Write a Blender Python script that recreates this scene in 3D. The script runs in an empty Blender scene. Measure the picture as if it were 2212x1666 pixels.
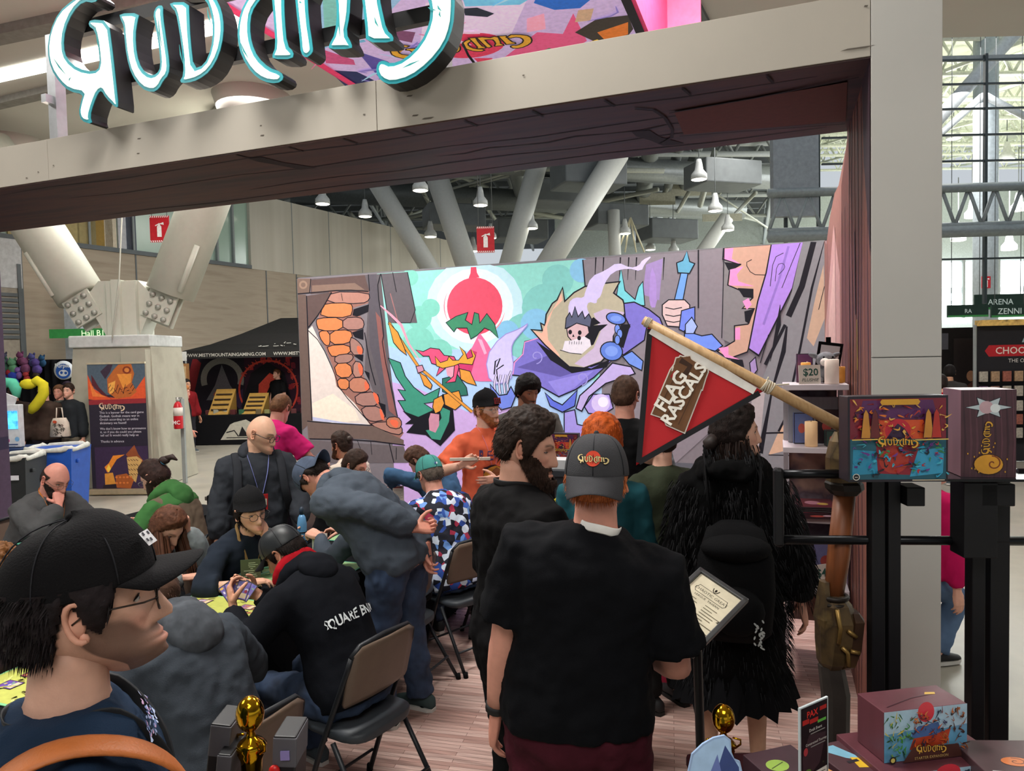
import bpy, bmesh, math, random
import numpy as np
from mathutils import Vector, Matrix, noise as mnoise
random.seed(7); rng = np.random.RandomState(7)
R = math.radians
SC = bpy.context.scene
COL = SC.collection

# ------------------------------------------------------------------ camera, world, light, exposure
W0, H0, FPX = 2212, 1666, 1536.0
CAMZ, YAW, PITCH, ROLL = 2.05, R(20.5), R(2.35), R(1.26)
_f = Vector((-math.sin(YAW) * math.cos(PITCH), math.cos(YAW) * math.cos(PITCH), -math.sin(PITCH)))
_r0 = Vector((math.cos(YAW), math.sin(YAW), 0)); _u0 = _r0.cross(_f)
CR = _r0 * math.cos(ROLL) - _u0 * math.sin(ROLL)
CU = _u0 * math.cos(ROLL) + _r0 * math.sin(ROLL)
CF = _f; CO = Vector((0, 0, CAMZ))
cd = bpy.data.cameras.new('camera'); cam = bpy.data.objects.new('camera', cd); COL.objects.link(cam)
cam.matrix_world = Matrix(((CR.x, CU.x, -CF.x, 0), (CR.y, CU.y, -CF.y, 0), (CR.z, CU.z, -CF.z, CAMZ), (0, 0, 0, 1)))
cd.sensor_width = 36; cd.lens = FPX / W0 * 36; cd.clip_start = .05; cd.clip_end = 400
SC.camera = cam
SC.view_settings.view_transform = 'Standard'; SC.view_settings.look = 'None'
SC.view_settings.gamma = 1; SC.view_settings.use_curve_mapping = False
SC.view_settings.exposure = 0.0
wd = bpy.data.worlds.new('World'); SC.world = wd; wd.use_nodes = True
wd.node_tree.nodes['Background'].inputs[0].default_value = (.86, .93, 1, 1)
wd.node_tree.nodes['Background'].inputs[1].default_value = .66
def area(name, loc, size, power, col=(1, .97, .92), rot=(0, 0, 0), sy=None):
    l = bpy.data.lights.new(name, 'AREA'); l.energy = power; l.size = size; l.color = col
    if sy: l.shape = 'RECTANGLE'; l.size_y = sy
    o = bpy.data.objects.new(name, l); COL.objects.link(o); o.location = loc; o.rotation_euler = rot
    return o
area('hall_light', (-5.4, 5.0, 6.3), 1.4, 420)            # the hall's overhead lamps
area('hall_light', (-.4, 6.2, 6.3), 1.2, 330)
area('hall_light', (-2.6, 2.6, 6.3), 1.6, 300)
area('hall_light', (1.0, -3.0, 6.3), 3.5, 300)
area('hall_light', (-7.5, 0.0, 6.3), 3.0, 260)
area('hall_light', (-9.5, 11, 6.2), 4.0, 520)
area('hall_light', (5.5, 7.5, 6.2), 3.0, 220)
area('hall_light', (2.0, 24, 9.5), 8.0, 1200)

def ray(px, py): return (CF + CR * ((px - W0 / 2) / FPX) - CU * ((py - H0 / 2) / FPX))
def at(px, py, d): return CO + ray(px, py) * d
def onz(px, py, z): v = ray(px, py); return CO + v * ((z - CAMZ) / v.z)
def onY(px, py, Y): v = ray(px, py); return CO + v * (Y / v.y)
def onX(px, py, X): v = ray(px, py); return CO + v * (X / v.x)
def cw(r, f, z=0):                    # camera-relative right / forward on the ground -> world
    return Vector((r * math.cos(YAW) - f * math.sin(YAW), r * math.sin(YAW) + f * math.cos(YAW), z))
def pd(px, d): return cw((px - W0 / 2) / FPX * d, d)

# ------------------------------------------------------------------ colours and materials
def lin(c):
    if isinstance(c, str):
        c = c.lstrip('#'); c = [int(c[i:i + 2], 16) / 255 for i in (0, 2, 4)]
    return tuple((x / 12.92 if x <= .04045 else ((x + .055) / 1.055) ** 2.4) for x in c[:3])
MC = {}
def M(col, rough=.6, metal=0, var=.12, ns=12, bump=0, bs=60, emit=0, spec=.4, stretch=None, key='', trans=0):
    k = (str(col), rough, metal, var, ns, bump, bs, emit, spec, str(stretch), key, trans)
    if k in MC: return MC[k]
    m = bpy.data.materials.new('mat'); m.use_nodes = True; nt = m.node_tree; N = nt.nodes; L = nt.links
    b = N['Principled BSDF']; c = lin(col)
    b.inputs['Roughness'].default_value = rough; b.inputs['Metallic'].default_value = metal
    b.inputs['Specular IOR Level'].default_value = spec if rough < .79 else .12
    if trans: b.inputs['Transmission Weight'].default_value = trans; b.inputs['IOR'].default_value = 1.1
    tc = N.new('ShaderNodeTexCoord'); mp = N.new('ShaderNodeMapping'); L.new(tc.outputs['Object'], mp.inputs[0])
    if stretch: mp.inputs['Scale'].default_value = stretch
    n = N.new('ShaderNodeTexNoise'); n.inputs['Scale'].default_value = ns; n.inputs['Detail'].default_value = 4
    L.new(mp.outputs[0], n.inputs[0])
    r = N.new('ShaderNodeValToRGB'); L.new(n.outputs[0], r.inputs[0])
    r.color_ramp.elements[0].position = .3; r.color_ramp.elements[1].position = .72
    r.color_ramp.elements[0].color = (*[x * (1 - var) for x in c], 1)
    r.color_ramp.elements[1].color = (*[min(1, x * (1 + var)) for x in c], 1)
    L.new(r.outputs[0], b.inputs['Base Color'])
    if emit:
        L.new(r.outputs[0], b.inputs['Emission Color']); b.inputs['Emission Strength'].default_value = emit
    if bump:
        n2 = N.new('ShaderNodeTexNoise'); n2.inputs['Scale'].default_value = bs; n2.inputs['Detail'].default_value = 6
        L.new(mp.outputs[0], n2.inputs[0]); bp = N.new('ShaderNodeBump'); bp.inputs['Strength'].default_value = bump
        bp.inputs['Distance'].default_value = .01
        L.new(n2.outputs[0], bp.inputs['Height']); L.new(bp.outputs[0], b.inputs['Normal'])
    MC[k] = m; return m
def MV(rough=.6, emit=0, spec=.3, var=.1, ns=25, bump=0, bs=80, sss=0, sheen=0, metal=0, coat=0):
    """printed or dyed surface: colour from the mesh's own colour attribute"""
    k = ('V', rough, emit, spec, var, ns, bump, bs, sss, metal, coat)
    if k in MC: return MC[k]
    m = bpy.data.materials.new('mat'); m.use_nodes = True; nt = m.node_tree; N = nt.nodes; L = nt.links
    b = N['Principled BSDF']; b.inputs['Roughness'].default_value = rough; b.inputs['Specular IOR Level'].default_value = spec
    b.inputs['Metallic'].default_value = metal; b.inputs['Coat Weight'].default_value = coat
    a = N.new('ShaderNodeAttribute'); a.attribute_name = 'Col'
    tc = N.new('ShaderNodeTexCoord')
    n = N.new('ShaderNodeTexNoise'); n.inputs['Scale'].default_value = ns; n.inputs['Detail'].default_value = 5; L.new(tc.outputs['Object'], n.inputs[0])
    mr = N.new('ShaderNodeMapRange'); mr.inputs[1].default_value = .3; mr.inputs[2].default_value = .7
    mr.inputs[3].default_value = 1 - var; mr.inputs[4].default_value = 1 + var; L.new(n.outputs[0], mr.inputs[0])
    mx = N.new('ShaderNodeMix'); mx.data_type = 'RGBA'; mx.blend_type = 'MULTIPLY'; mx.inputs[0].default_value = 1
    L.new(a.outputs[0], mx.inputs[6]); L.new(mr.outputs[0], mx.inputs[7])
    L.new(mx.outputs[2], b.inputs['Base Color'])
    if emit: L.new(mx.outputs[2], b.inputs['Emission Color']); b.inputs['Emission Strength'].default_value = emit
    if sss: b.inputs['Subsurface Weight'].default_value = sss; b.inputs['Subsurface Radius'].default_value = (.012, .005, .003)
    if bump:
        n2 = N.new('ShaderNodeTexNoise'); n2.inputs['Scale'].default_value = bs; n2.inputs['Detail'].default_value = 5; L.new(tc.outputs['Object'], n2.inputs[0])
        bp = N.new('ShaderNodeBump'); bp.inputs['Strength'].default_value = bump; bp.inputs['Distance'].default_value = .006
        L.new(n2.outputs[0], bp.inputs['Height']); L.new(bp.outputs[0], b.inputs['Normal'])
    MC[k] = m; return m
def MR(cols, ns=6, rough=.5, kind='noise', stretch=None, key='', emit=0, detail=4, bump=0, spec=.4, metal=0, pos=None):
    """several colours through a noise, voronoi or wave pattern"""
    k = ('R', tuple(cols), ns, rough, kind, str(stretch), key, emit, bump)
    if k in MC: return MC[k]
    m = bpy.data.materials.new('mat'); m.use_nodes = True; nt = m.node_tree; N = nt.nodes; L = nt.links
    b = N['Principled BSDF']; b.inputs['Roughness'].default_value = rough; b.inputs['Specular IOR Level'].default_value = spec; b.inputs['Metallic'].default_value = metal
    tc = N.new('ShaderNodeTexCoord'); mp = N.new('ShaderNodeMapping'); L.new(tc.outputs['Object'], mp.inputs[0])
    if stretch: mp.inputs['Scale'].default_value = stretch
    if kind == 'voronoi':
        n = N.new('ShaderNodeTexVoronoi'); n.inputs['Scale'].default_value = ns
        sp = N.new('ShaderNodeSeparateColor'); L.new(n.outputs['Color'], sp.inputs[0]); out = sp.outputs[0]
    elif kind == 'wave':
        n = N.new('ShaderNodeTexWave'); n.inputs['Scale'].default_value = ns; n.inputs['Distortion'].default_value = 6; n.inputs['Detail'].default_value = 3; out = n.outputs['Fac']
    else:
        n = N.new('ShaderNodeTexNoise'); n.inputs['Scale'].default_value = ns; n.inputs['Detail'].default_value = detail; out = n.outputs[0]
    L.new(mp.outputs[0], n.inputs['Vector'])
    r = N.new('ShaderNodeValToRGB'); L.new(out, r.inputs[0]); e = r.color_ramp.elements
    lo, hi = (0, 1) if kind != 'noise' else (.3, .7)
    for i, c in enumerate(cols):
        p = pos[i] if pos else lo + (hi - lo) * i / max(1, len(cols) - 1)
        if i < 2: e[i].position = p; e[i].color = (*lin(c), 1)
        else: x = e.new(p); x.color = (*lin(c), 1)
    if kind == 'voronoi': r.color_ramp.interpolation = 'CONSTANT'
    L.new(r.outputs[0], b.inputs['Base Color'])
    if emit: L.new(r.outputs[0], b.inputs['Emission Color']); b.inputs['Emission Strength'].default_value = emit
    if bump:
        bp = N.new('ShaderNodeBump'); bp.inputs['Strength'].default_value = bump; bp.inputs['Distance'].default_value = .01
        L.new(out, bp.inputs['Height']); L.new(bp.outputs[0], b.inputs['Normal'])
    MC[k] = m; return m

# ------------------------------------------------------------------ mesh builder
class MB:
    def __init__(s): s.v = []; s.f = []; s.c = []; s.m = []; s.sm = []
    def add(s, vs, fs, col=None, mi=0, smooth=False):
        o = len(s.v); s.v.extend([tuple(p) for p in vs]); c = lin(col) if col is not None else (.8, .8, .8)
        for f in fs: s.f.append(tuple(i + o for i in f)); s.m.append(mi); s.sm.append(smooth); s.c.append(c)
        return o
    def addc(s, vs, fs, vcols, mi=0, smooth=True):     # per-vertex linear colours
        o = len(s.v); s.v.extend([tuple(p) for p in vs])
        for f in fs: s.f.append(tuple(i + o for i in f)); s.m.append(mi); s.sm.append(smooth); s.c.append([tuple(vcols[i]) for i in f])
    def box(s, c, d, col=None, mi=0, mat=None, bev=0):
        x, y, z = (q / 2 for q in d)
        if bev:
            b = min(bev, x * .9, y * .9, z * .9); vs = []; fs = []
            bm = bmesh.new(); bmesh.ops.create_cube(bm, size=1)
            for q in bm.verts: q.co = Vector((q.co.x * d[0], q.co.y * d[1], q.co.z * d[2]))
            bmesh.ops.bevel(bm, geom=bm.edges[:], offset=b, segments=2, affect='EDGES', profile=.5)
            bm.verts.index_update(); vs = [q.co.copy() for q in bm.verts]; fs = [[q.index for q in f.verts] for f in bm.faces]; bm.free()
        else:
            vs = [Vector((i, j, k)) for i in (-x, x) for j in (-y, y) for k in (-z, z)]
            fs = [(0, 1, 3, 2), (4, 6, 7, 5), (0, 4, 5, 1), (2, 3, 7, 6), (0, 2, 6, 4), (1, 5, 7, 3)]
        if mat is not None: vs = [mat @ q for q in vs]
        s.add([q + Vector(c) for q in vs], fs, col, mi)
    def tube(s, path, rad, n=10, col=None, mi=0, smooth=True, cap=True, up=None, closed=False):
        P = [Vector(p) for p in path]; k = len(P)
        if not hasattr(rad, '__len__'): rad = [rad] * k
        vs = []; t0 = None; u = None
        for i in range(k):
            if closed: t = (P[(i + 1) % k] - P[i - 1])
            else: t = (P[min(i + 1, k - 1)] - P[max(i - 1, 0)])
            if t.length < 1e-9: t = t0 or Vector((0, 0, 1))
            t.normalize()
            if u is None:
                a = Vector(up) if up else (Vector((0, 0, 1)) if abs(t.z) < .9 else Vector((1, 0, 0)))
                u = (a - t * a.dot(t)).normalized()
            else: u = (u - t * u.dot(t)); u = u.normalized() if u.length > 1e-6 else t.orthogonal().normalized()
            w = t.cross(u); r = rad[i]; ra, rb = r if hasattr(r, '__len__') else (r, r)
            for j in range(n):
                a = 2 * math.pi * j / n; vs.append(P[i] + u * (ra * math.cos(a)) + w * (rb * math.sin(a)))
            t0 = t
        fs = []
        for i in range(k if closed else k - 1):
            for j in range(n):
                a, b = i * n + j, i * n + (j + 1) % n; i2 = ((i + 1) % k) * n
                fs.append((a, b, i2 + (j + 1) % n, i2 + j))
        if cap and not closed: fs.append(tuple(range(n - 1, -1, -1))); fs.append(tuple(range((k - 1) * n, k * n)))
        s.add(vs, fs, col, mi, smooth)
    def cyl(s, a, b, r, r2=None, n=16, col=None, mi=0): s.tube([a, b], [r, r if r2 is None else r2], n, col, mi)
    def lathe(s, prof, c=(0, 0, 0), n=20, col=None, mi=0, smooth=True, mat=None):
        vs = []
        for r, z in prof:
            for j in range(n):
                a = 2 * math.pi * j / n; q = Vector((r * math.cos(a), r * math.sin(a), z)); vs.append((mat @ q if mat is not None else q) + Vector(c))
        fs = [(i * n + j, i * n + (j + 1) % n, (i + 1) * n + (j + 1) % n, (i + 1) * n + j) for i in range(len(prof) - 1) for j in range(n)]
        if prof[0][0] > 1e-6: fs.append(tuple(range(n - 1, -1, -1)))
        if prof[-1][0] > 1e-6: fs.append(tuple(range((len(prof) - 1) * n, len(prof) * n)))
        s.add(vs, fs, col, mi, smooth)
    def ell(s, c, r, n=14, col=None, mi=0, mat=None):
        vs = []; m = n // 2
        for i in range(m + 1):
            t = math.pi * i / m
            for j in range(n):
                a = 2 * math.pi * j / n; q = Vector((r[0] * math.sin(t) * math.cos(a), r[1] * math.sin(t) * math.sin(a), r[2] * math.cos(t)))
                vs.append((mat @ q if mat is not None else q) + Vector(c))
        s.add(vs, [(i * n + j, i * n + (j + 1) % n, (i + 1) * n + (j + 1) % n, (i + 1) * n + j)[::-1] for i in range(m) for j in range(n)], col, mi, True)
    def loft(s, rings, col=None, mi=0, smooth=True):
        n = len(rings[0]); vs = [p for r in rings for p in r]
        fs = [(i * n + j, i * n + (j + 1) % n, (i + 1) * n + (j + 1) % n, (i + 1) * n + j) for i in range(len(rings) - 1) for j in range(n)]
        fs += [tuple(range(n - 1, -1, -1)), tuple(range((len(rings) - 1) * n, len(rings) * n))]
        s.add(vs, fs, col, mi, smooth)
    def prism(s, pts, v, col=None, mi=0, side=None):      # polygon (3D points) extruded by vector v
        n = len(pts); P = [Vector(p) for p in pts]; Q = [p + Vector(v) for p in P]
        s.add(P + Q, [tuple(range(n)), tuple(range(2 * n - 1, n - 1, -1))], col, mi)
        s.add(P + Q, [(i, i + n, (i + 1) % n + n, (i + 1) % n) for i in range(n)], side or col, mi)
    def build(s, name, mat, parent=None, loc=None, rot=None, mods=None):
        me = bpy.data.meshes.new(name); me.from_pydata(s.v, [], s.f)
        for q in (mat if isinstance(mat, (list, tuple)) else [mat]): me.materials.append(q)
        me.polygons.foreach_set('material_index', s.m); me.polygons.foreach_set('use_smooth', s.sm)
        at_ = me.color_attributes.new('Col', 'FLOAT_COLOR', 'CORNER'); buf = []
        for f, c in zip(s.f, s.c):
            if isinstance(c, list):
                for q in c: buf.extend((q[0], q[1], q[2], 1))
            else: buf.extend((c[0], c[1], c[2], 1) * len(f))
        at_.data.foreach_set('color', buf); me.update()
        o = bpy.data.objects.new(name, me); COL.objects.link(o)
        if parent is not None: o.parent = parent
        if loc is not None: o.location = loc
        if rot is not None: o.rotation_euler = rot
        return o
def tag(o, label=None, cat=None, group=None, kind=None):
    if label: o['label'] = label
    if cat: o['category'] = cat
    if group: o['group'] = group
    if kind: o['kind'] = kind
    return o
def struct(o): o['kind'] = 'structure'; return o
def empty(name, loc=(0, 0, 0), rz=0, label=None, cat=None, group=None):
    o = bpy.data.objects.new(name, None); COL.objects.link(o); o.empty_display_size = .1
    o.location = loc; o.rotation_euler = (0, 0, rz); return tag(o, label, cat, group)
def copy_tree(o, parent=None):
    c = o.copy(); COL.objects.link(c); c.parent = parent
    for ch in list(o.children): copy_tree(ch, c)
    return c

# ------------------------------------------------------------------ flat print: layered polygons on a plane
def offs(pts, d):
    n = len(pts); out = []
    ar = sum(pts[i][0] * pts[(i + 1) % n][1] - pts[(i + 1) % n][0] * pts[i][1] for i in range(n)); sg = 1 if ar > 0 else -1
    for i in range(n):
        p0, p1, p2 = (Vector(pts[i - 1]), Vector(pts[i]), Vector(pts[(i + 1) % n]))
        e1 = (p1 - p0); e2 = (p2 - p1)
        if e1.length < 1e-9 or e2.length < 1e-9: out.append(tuple(p1)); continue
        e1.normalize(); e2.normalize()
        n1 = Vector((-e1.y, e1.x)) * sg; n2 = Vector((-e2.y, e2.x)) * sg
        b = n1 + n2; L = b.length
        b = n1 if L < .3 else b / L
        k = 1 / max(.5, b.dot(n1)); q = p1 + b * d * k; out.append((q.x, q.y))
    return out
def smoothp(pts, it=1, closed=True):
    for _ in range(it):
        o = []; n = len(pts)
        for i in range(n if closed else n - 1):
            a, b = pts[i], pts[(i + 1) % n]
            o.append((a[0] * .75 + b[0] * .25, a[1] * .75 + b[1] * .25)); o.append((a[0] * .25 + b[0] * .75, a[1] * .25 + b[1] * .75))
        if not closed: o = [pts[0]] + o + [pts[-1]]
        pts = o
    return pts
def strokep(pts, w):
    L = []; Rr = []; n = len(pts)
    for i, p in enumerate(pts):
        a = Vector(pts[max(0, i - 1)]); b = Vector(pts[min(n - 1, i + 1)]); t = (b - a)
        if t.length < 1e-9: t = Vector((1, 0))
        t.normalize(); q = Vector((-t.y, t.x)) * (w[i] if hasattr(w, '__len__') else w) / 2
        L.append((p[0] + q.x, p[1] + q.y)); Rr.append((p[0] - q.x, p[1] - q.y))
    return L, Rr
class Art:
    """collects coloured flat shapes in 2D; emit(mapping) lays them on a surface, each a hair in front of the last"""
    def __init__(s): s.sh = []; s.iw = 1
    def poly(s, col, pts, sm=0): s.sh.append((col, smoothp(list(pts), sm) if sm else list(pts), None)); return s
    def line(s, col, pts, w, sm=0):
        pts = smoothp(list(pts), sm, False) if sm else list(pts)
        if hasattr(w, '__len__') and len(w) != len(pts):
            w = list(np.interp(np.linspace(0, 1, len(pts)), np.linspace(0, 1, len(w)), w))
        s.sh.append((col, *strokep(pts, w))); return s
    def ink(s, col, pts, w=3, sm=0, ol='14141f'):      # shape with a dark outline
        p = smoothp(list(pts), sm) if sm else list(pts)
        s.sh.append((ol, offs(p, -w * s.iw), None)); s.sh.append((col, p, None)); return s
    def ell(s, col, c, rx, ry=None, n=20, ol=None, w=3, rot=0):
        ry = ry or rx; ca, sa = math.cos(rot), math.sin(rot)
        p = [(c[0] + rx * math.cos(2 * math.pi * i / n) * ca - ry * math.sin(2 * math.pi * i / n) * sa, c[1] + rx * math.cos(2 * math.pi * i / n) * sa + ry * math.sin(2 * math.pi * i / n) * ca) for i in range(n)]
        return s.ink(col, p, w, ol=ol) if ol else s.poly(col, p)
    def rect(s, col, x0, y0, x1, y1): return s.poly(col, [(x0, y0), (x1, y0), (x1, y1), (x0, y1)])
    def text(s, col, txt, c, size, align='CENTER', rot=0, flip=True, sx=1, bold=0, shear=0):
        vs, fs = textmesh(txt, align, bold, shear); ca, sa = math.cos(rot), math.sin(rot); k = -1 if flip else 1
        s.sh.append((col, [(c[0] + (x * ca * sx - y * sa) * size, c[1] + (x * sa * sx + y * ca) * size * 1) if not flip else
                           (c[0] + (x * sx * ca + y * sa) * size, c[1] + (x * sx * sa - y * ca) * size) for x, y in vs], ('F', fs))); return s
    def shapes(s, col, polys, fn):
        for p in polys: s.poly(col, [fn(q) for q in p])
        return s
    def emit(s, mb, fn, nrm, step=.0004, mi=0):
        nrm = Vector(nrm)
        for i, (col, a, b) in enumerate(s.sh):
            o = nrm * (step * (i + 1))
            if b is None:
                tri = tess(a); mb.add([Vector(fn(*p)) + o for p in a], orient(tri, a, fn, nrm), col, mi)
            elif isinstance(b, tuple) and b and b[0] == 'F':
                if a: mb.add([Vector(fn(*p)) + o for p in a], orient(b[1], a, fn, nrm), col, mi)
            else:
                n = len(a); P = a + b
                mb.add([Vector(fn(*p)) + o for p in P], orient([(j, j + 1, n + j + 1, n + j) for j in range(n - 1)], P, fn, nrm), col, mi)
def orient(fs, pts, fn, nrm):
    for f in fs:
        a, b, c = (Vector(fn(*pts[f[k]])) for k in (0, 1, 2)); q = (b - a).cross(c - a)
        if q.length > 1e-12: return fs if q.dot(nrm) > 0 else [tuple(reversed(g)) for g in fs]
    return fs
from mathutils.geometry import tessellate_polygon
def tess(pts):
    return [tuple(t) for t in tessellate_polygon([[Vector((p[0], p[1], 0)) for p in pts]])]
TXT = {}
def textmesh(txt, align='CENTER', bold=0, shear=0):
    k = (txt, align, bold, shear)
    if k in TXT: return TXT[k]
    cu = bpy.data.curves.new('t', 'FONT'); cu.body = txt; cu.align_x = align; cu.resolution_u = 2; cu.offset = bold; cu.shear = shear; cu.size = 1
    o = bpy.data.objects.new('t', cu); me = o.to_mesh()
    vs = [(v.co.x, v.co.y) for v in me.vertices]; fs = [tuple(p.vertices) for p in me.polygons]
    o.to_mesh_clear(); bpy.data.objects.remove(o); bpy.data.curves.remove(cu)
    TXT[k] = (vs, fs); return TXT[k]
def plane_fn(o, ex, ey):
    o, ex, ey = Vector(o), Vector(ex), Vector(ey)
    return lambda x, y: o + ex * x + ey * y
def print_on(name, art, fn, nrm, parent=None, mat=None, step=.0004, label=None):
    mb = MB(); art.emit(mb, fn, nrm, step); o = mb.build(name, mat or MV(.5), parent)
    if label: o['label'] = label
    return o
# ------------------------------------------------------------------ the setting
def W(o, parent):                       # parent an object whose mesh is already in world coordinates
    o.parent = parent
    o.matrix_parent_inverse = (Matrix.Translation(parent.location) @ parent.rotation_euler.to_matrix().to_4x4()).inverted(); return o
YF, YL, YB, XS, XP = 3.88, 5.10, 7.52, .43, .73
ZU, ZT, ZW, XL = 3.455, 3.76, 3.10, -5.67
CONC = MR(['8d897e', 'a19c8f', '97938a'], 1.4, .45, key='conc', bump=.05, spec=.5)
mb = MB(); mb.box((0, 25, -.06), (140, 110, .1)); struct(mb.build('floor', CONC))
# printed wood-look vinyl over the booth floor
def wood_floor():
    m = bpy.data.materials.new('mat'); m.use_nodes = True; nt = m.node_tree; N = nt.nodes; L = nt.links; b = N['Principled BSDF']
    tc = N.new('ShaderNodeTexCoord'); mp = N.new('ShaderNodeMapping'); L.new(tc.outputs['Object'], mp.inputs[0]); mp.inputs['Rotation'].default_value = (0, 0, R(0))
    br = N.new('ShaderNodeTexBrick'); br.inputs['Scale'].default_value = 1; br.inputs['Brick Width'].default_value = .55; br.inputs['Row Height'].default_value = .032
    br.inputs['Mortar Size'].default_value = .0012; br.inputs['Color1'].default_value = (*lin('a8857b'), 1); br.inputs['Color2'].default_value = (*lin('c8aba1'), 1); br.inputs['Mortar'].default_value = (*lin('5f443e'), 1)
    mp.inputs['Rotation'].default_value = (0, 0, R(-8))
    L.new(mp.outputs[0], br.inputs['Vector'])
    mp2 = N.new('ShaderNodeMapping'); mp2.inputs['Rotation'].default_value = (0, 0, R(-8)); mp2.inputs['Scale'].default_value = (2.2, 34, 1); L.new(tc.outputs['Object'], mp2.inputs[0])
    n = N.new('ShaderNodeTexNoise'); n.inputs['Scale'].default_value = 1; n.inputs['Detail'].default_value = 5; L.new(mp2.outputs[0], n.inputs[0])
    mr = N.new('ShaderNodeMapRange'); mr.inputs[1].default_value = .3; mr.inputs[2].default_value = .7; mr.inputs[3].default_value = .68; mr.inputs[4].default_value = 1.25; L.new(n.outputs[0], mr.inputs[0])
    mx = N.new('ShaderNodeMix'); mx.data_type = 'RGBA'; mx.blend_type = 'MULTIPLY'; mx.inputs[0].default_value = 1; L.new(br.outputs[0], mx.inputs[6]); L.new(mr.outputs[0], mx.inputs[7])
    L.new(mx.outputs[2], b.inputs['Base Color']); b.inputs['Roughness'].default_value = .42; return m
mb = MB(); mb.box((-3.3, 5.0, -.003), (8.2, 5.3, .01)); tag(mb.build('vinyl_floor', wood_floor()), kind='structure')

WHITE = M('aaa398', .55, var=.03, ns=2)
WOODP = MR(['1d1214', '331d1e', '45271f', '291819'], 1.6, .6, kind='noise', stretch=(.5, 5, 5), key='beam', detail=6)
# --- entrance arch: lintel with panels, brown printed underside, right post, left post
mb = MB(); mb.box(((-8.2 + XS) / 2, (YF + YL) / 2 + .01, (ZU + ZT) / 2), (8.2 + XS, YL - YF - .02, ZT - ZU)); li = struct(mb.build('trim_1', WHITE))
px_seams = [-8.2, onY(105, 350, YF).x, onY(815, 260, YF).x, XS]
for a, b in zip(px_seams, px_seams[1:]):
    mb = MB(); mb.box(((a + b) / 2, YF, (ZU + ZT) / 2), (b - a - .004, .012, ZT - ZU), bev=.002); o = mb.build('panel', WHITE); W(o, li)
mb = MB(); mb.box(((-8.2 + XS) / 2, (YF + YL) / 2, ZU - .004), (8.2 + XS, YL - YF, .008)); W(mb.build('underside_print', WOODP), li)
art = Art()
for y0, x0, x1 in ((4.02, -6, .2), (4.35, -5.5, -.3), (4.7, -4, .1), (4.95, -6, .3), (4.5, -2.2, -.4)):
    art.line('170d10', [(x0 + (x1 - x0) * i / 9, y0 + .03 * math.sin(i * 2.1 + y0 * 7)) for i in range(10)], [.004, .02, .008, .024, .01, .02, .006])
for px, py in ((560, 330), (1370, 275)):
    c = onz(px + 50, py + 20, ZU); art.poly('150c10', [(c.x - .13, c.y - .2), (c.x - .02, c.y - .19), (c.x + .02, c.y - .02), (c.x + .15, c.y + .2), (c.x + .01, c.y + .19), (c.x - .05, c.y + .03), (c.x - .12, c.y - .1)])
for i in range(9): x = -3.4 + i * .42; art.line('170d10', [(x, 3.9), (x + .03, 4.02)], .016)
art.line('170d10', [(-.75, 4.1), (-.62, 4.2), (-.6, 4.7), (-.72, 4.85)], .02, 1); art.poly('5e3022', [(-.55, 4.25), (.35, 4.15), (.4, 4.85), (-.55, 4.7)]); art.line('170d10', [(-.58, 4.25), (-.1, 4.2), (.4, 4.1)], .015); art.line('170d10', [(-.58, 4.72), (.4, 4.9)], .015)
W(print_on('grain_print', art, lambda x, y: (x, y, ZU - .0085), (0, 0, -1), mat=MV(.7)), li)
art = Art()                                            # scuffs and screw holes on the fascia
for px, py, w in ((302, 300, 10), (300, 332, 8), (565, 272, 5), (568, 293, 9), (788, 248, 5), (886, 208, 12), (898, 250, 12), (925, 256, 22), (60, 385, 6), (85, 372, 4), (118, 358, 4), (1132, 164, 4), (1870, 15, 5), (1850, 106, 40)):
    q = onY(px, py, YF); art.poly('5d564e', [(q.x - w * .0018, q.z - .003), (q.x + w * .001, q.z - .006), (q.x + w * .002, q.z + .002), (q.x - w * .001, q.z + .004)])
W(print_on('scuff_marks', art, lambda x, z: (x, YF - .0063, z), (0, -1, 0), mat=MV(.8)), li)
POSTW = M('b3b1ac', .5, var=.03, ns=2)
mb = MB(); mb.box(((XS + XP) / 2, (YF + YL) / 2, 2.1), (XP - XS, YL - YF, 4.2)); po = struct(mb.build('trim_2', POSTW))
zj = onY(1950, 772, YF).z
for z0, z1 in ((.0, zj), (zj, 4.2)):
    mb = MB(); mb.box(((XS + XP) / 2, YF - .005, (z0 + z1) / 2), (XP - XS - .002, .012, z1 - z0 - .005), bev=.002); W(mb.build('panel', POSTW), po)
art = Art(); SW = lambda px, py: (onX(px, py, XS).y, onX(px, py, XS).z)
art.poly('7a4a3f', [(YF, 0), (YL, 0), (YL, 3.45), (YF, 3.45)])
for i in range(7): y = YF + .1 + i * .16; art.line(['4a2a2c', '94604e', '5b3838'][i % 3], [(y + .04 * math.sin(k * 1.3 + i), k * .43) for k in range(9)], [.01, .05, .02, .06, .015, .05])
art.poly('3a2630', [(YF, 2.5), (YF + .25, 3.0), (YF + .35, 3.45), (YF, 3.45)])
art.line('c9a64a', [SW(1853, 690), SW(1854, 800)], .03); art.line('2d1d22', [SW(1848, 500), SW(1850, 680)], .03)
W(print_on('wood_print', art, lambda y, z: (XS - .001, y, z), (-1, 0, 0), mat=MV(.6)), po)
q = onY(16, 900, YL); XLP = q.x
mb = MB(); mb.box((XLP - .15, (YF + YL) / 2, 2.1), (.3, YL - YF, 4.2)); lp = struct(mb.build('trim_3', POSTW))
art = Art(); art.poly('4a3d52', [(YF, 0), (YL, 0), (YL, 3.45), (YF, 3.45)]); art.poly('2d2942', [(YF, 1.15), (YL, 1.2), (YL, 1.33), (YF, 1.3)])
W(print_on('wood_print', art, lambda y, z: (XLP + .001, y, z), (1, 0, 0), mat=MV(.6)), lp)
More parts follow.
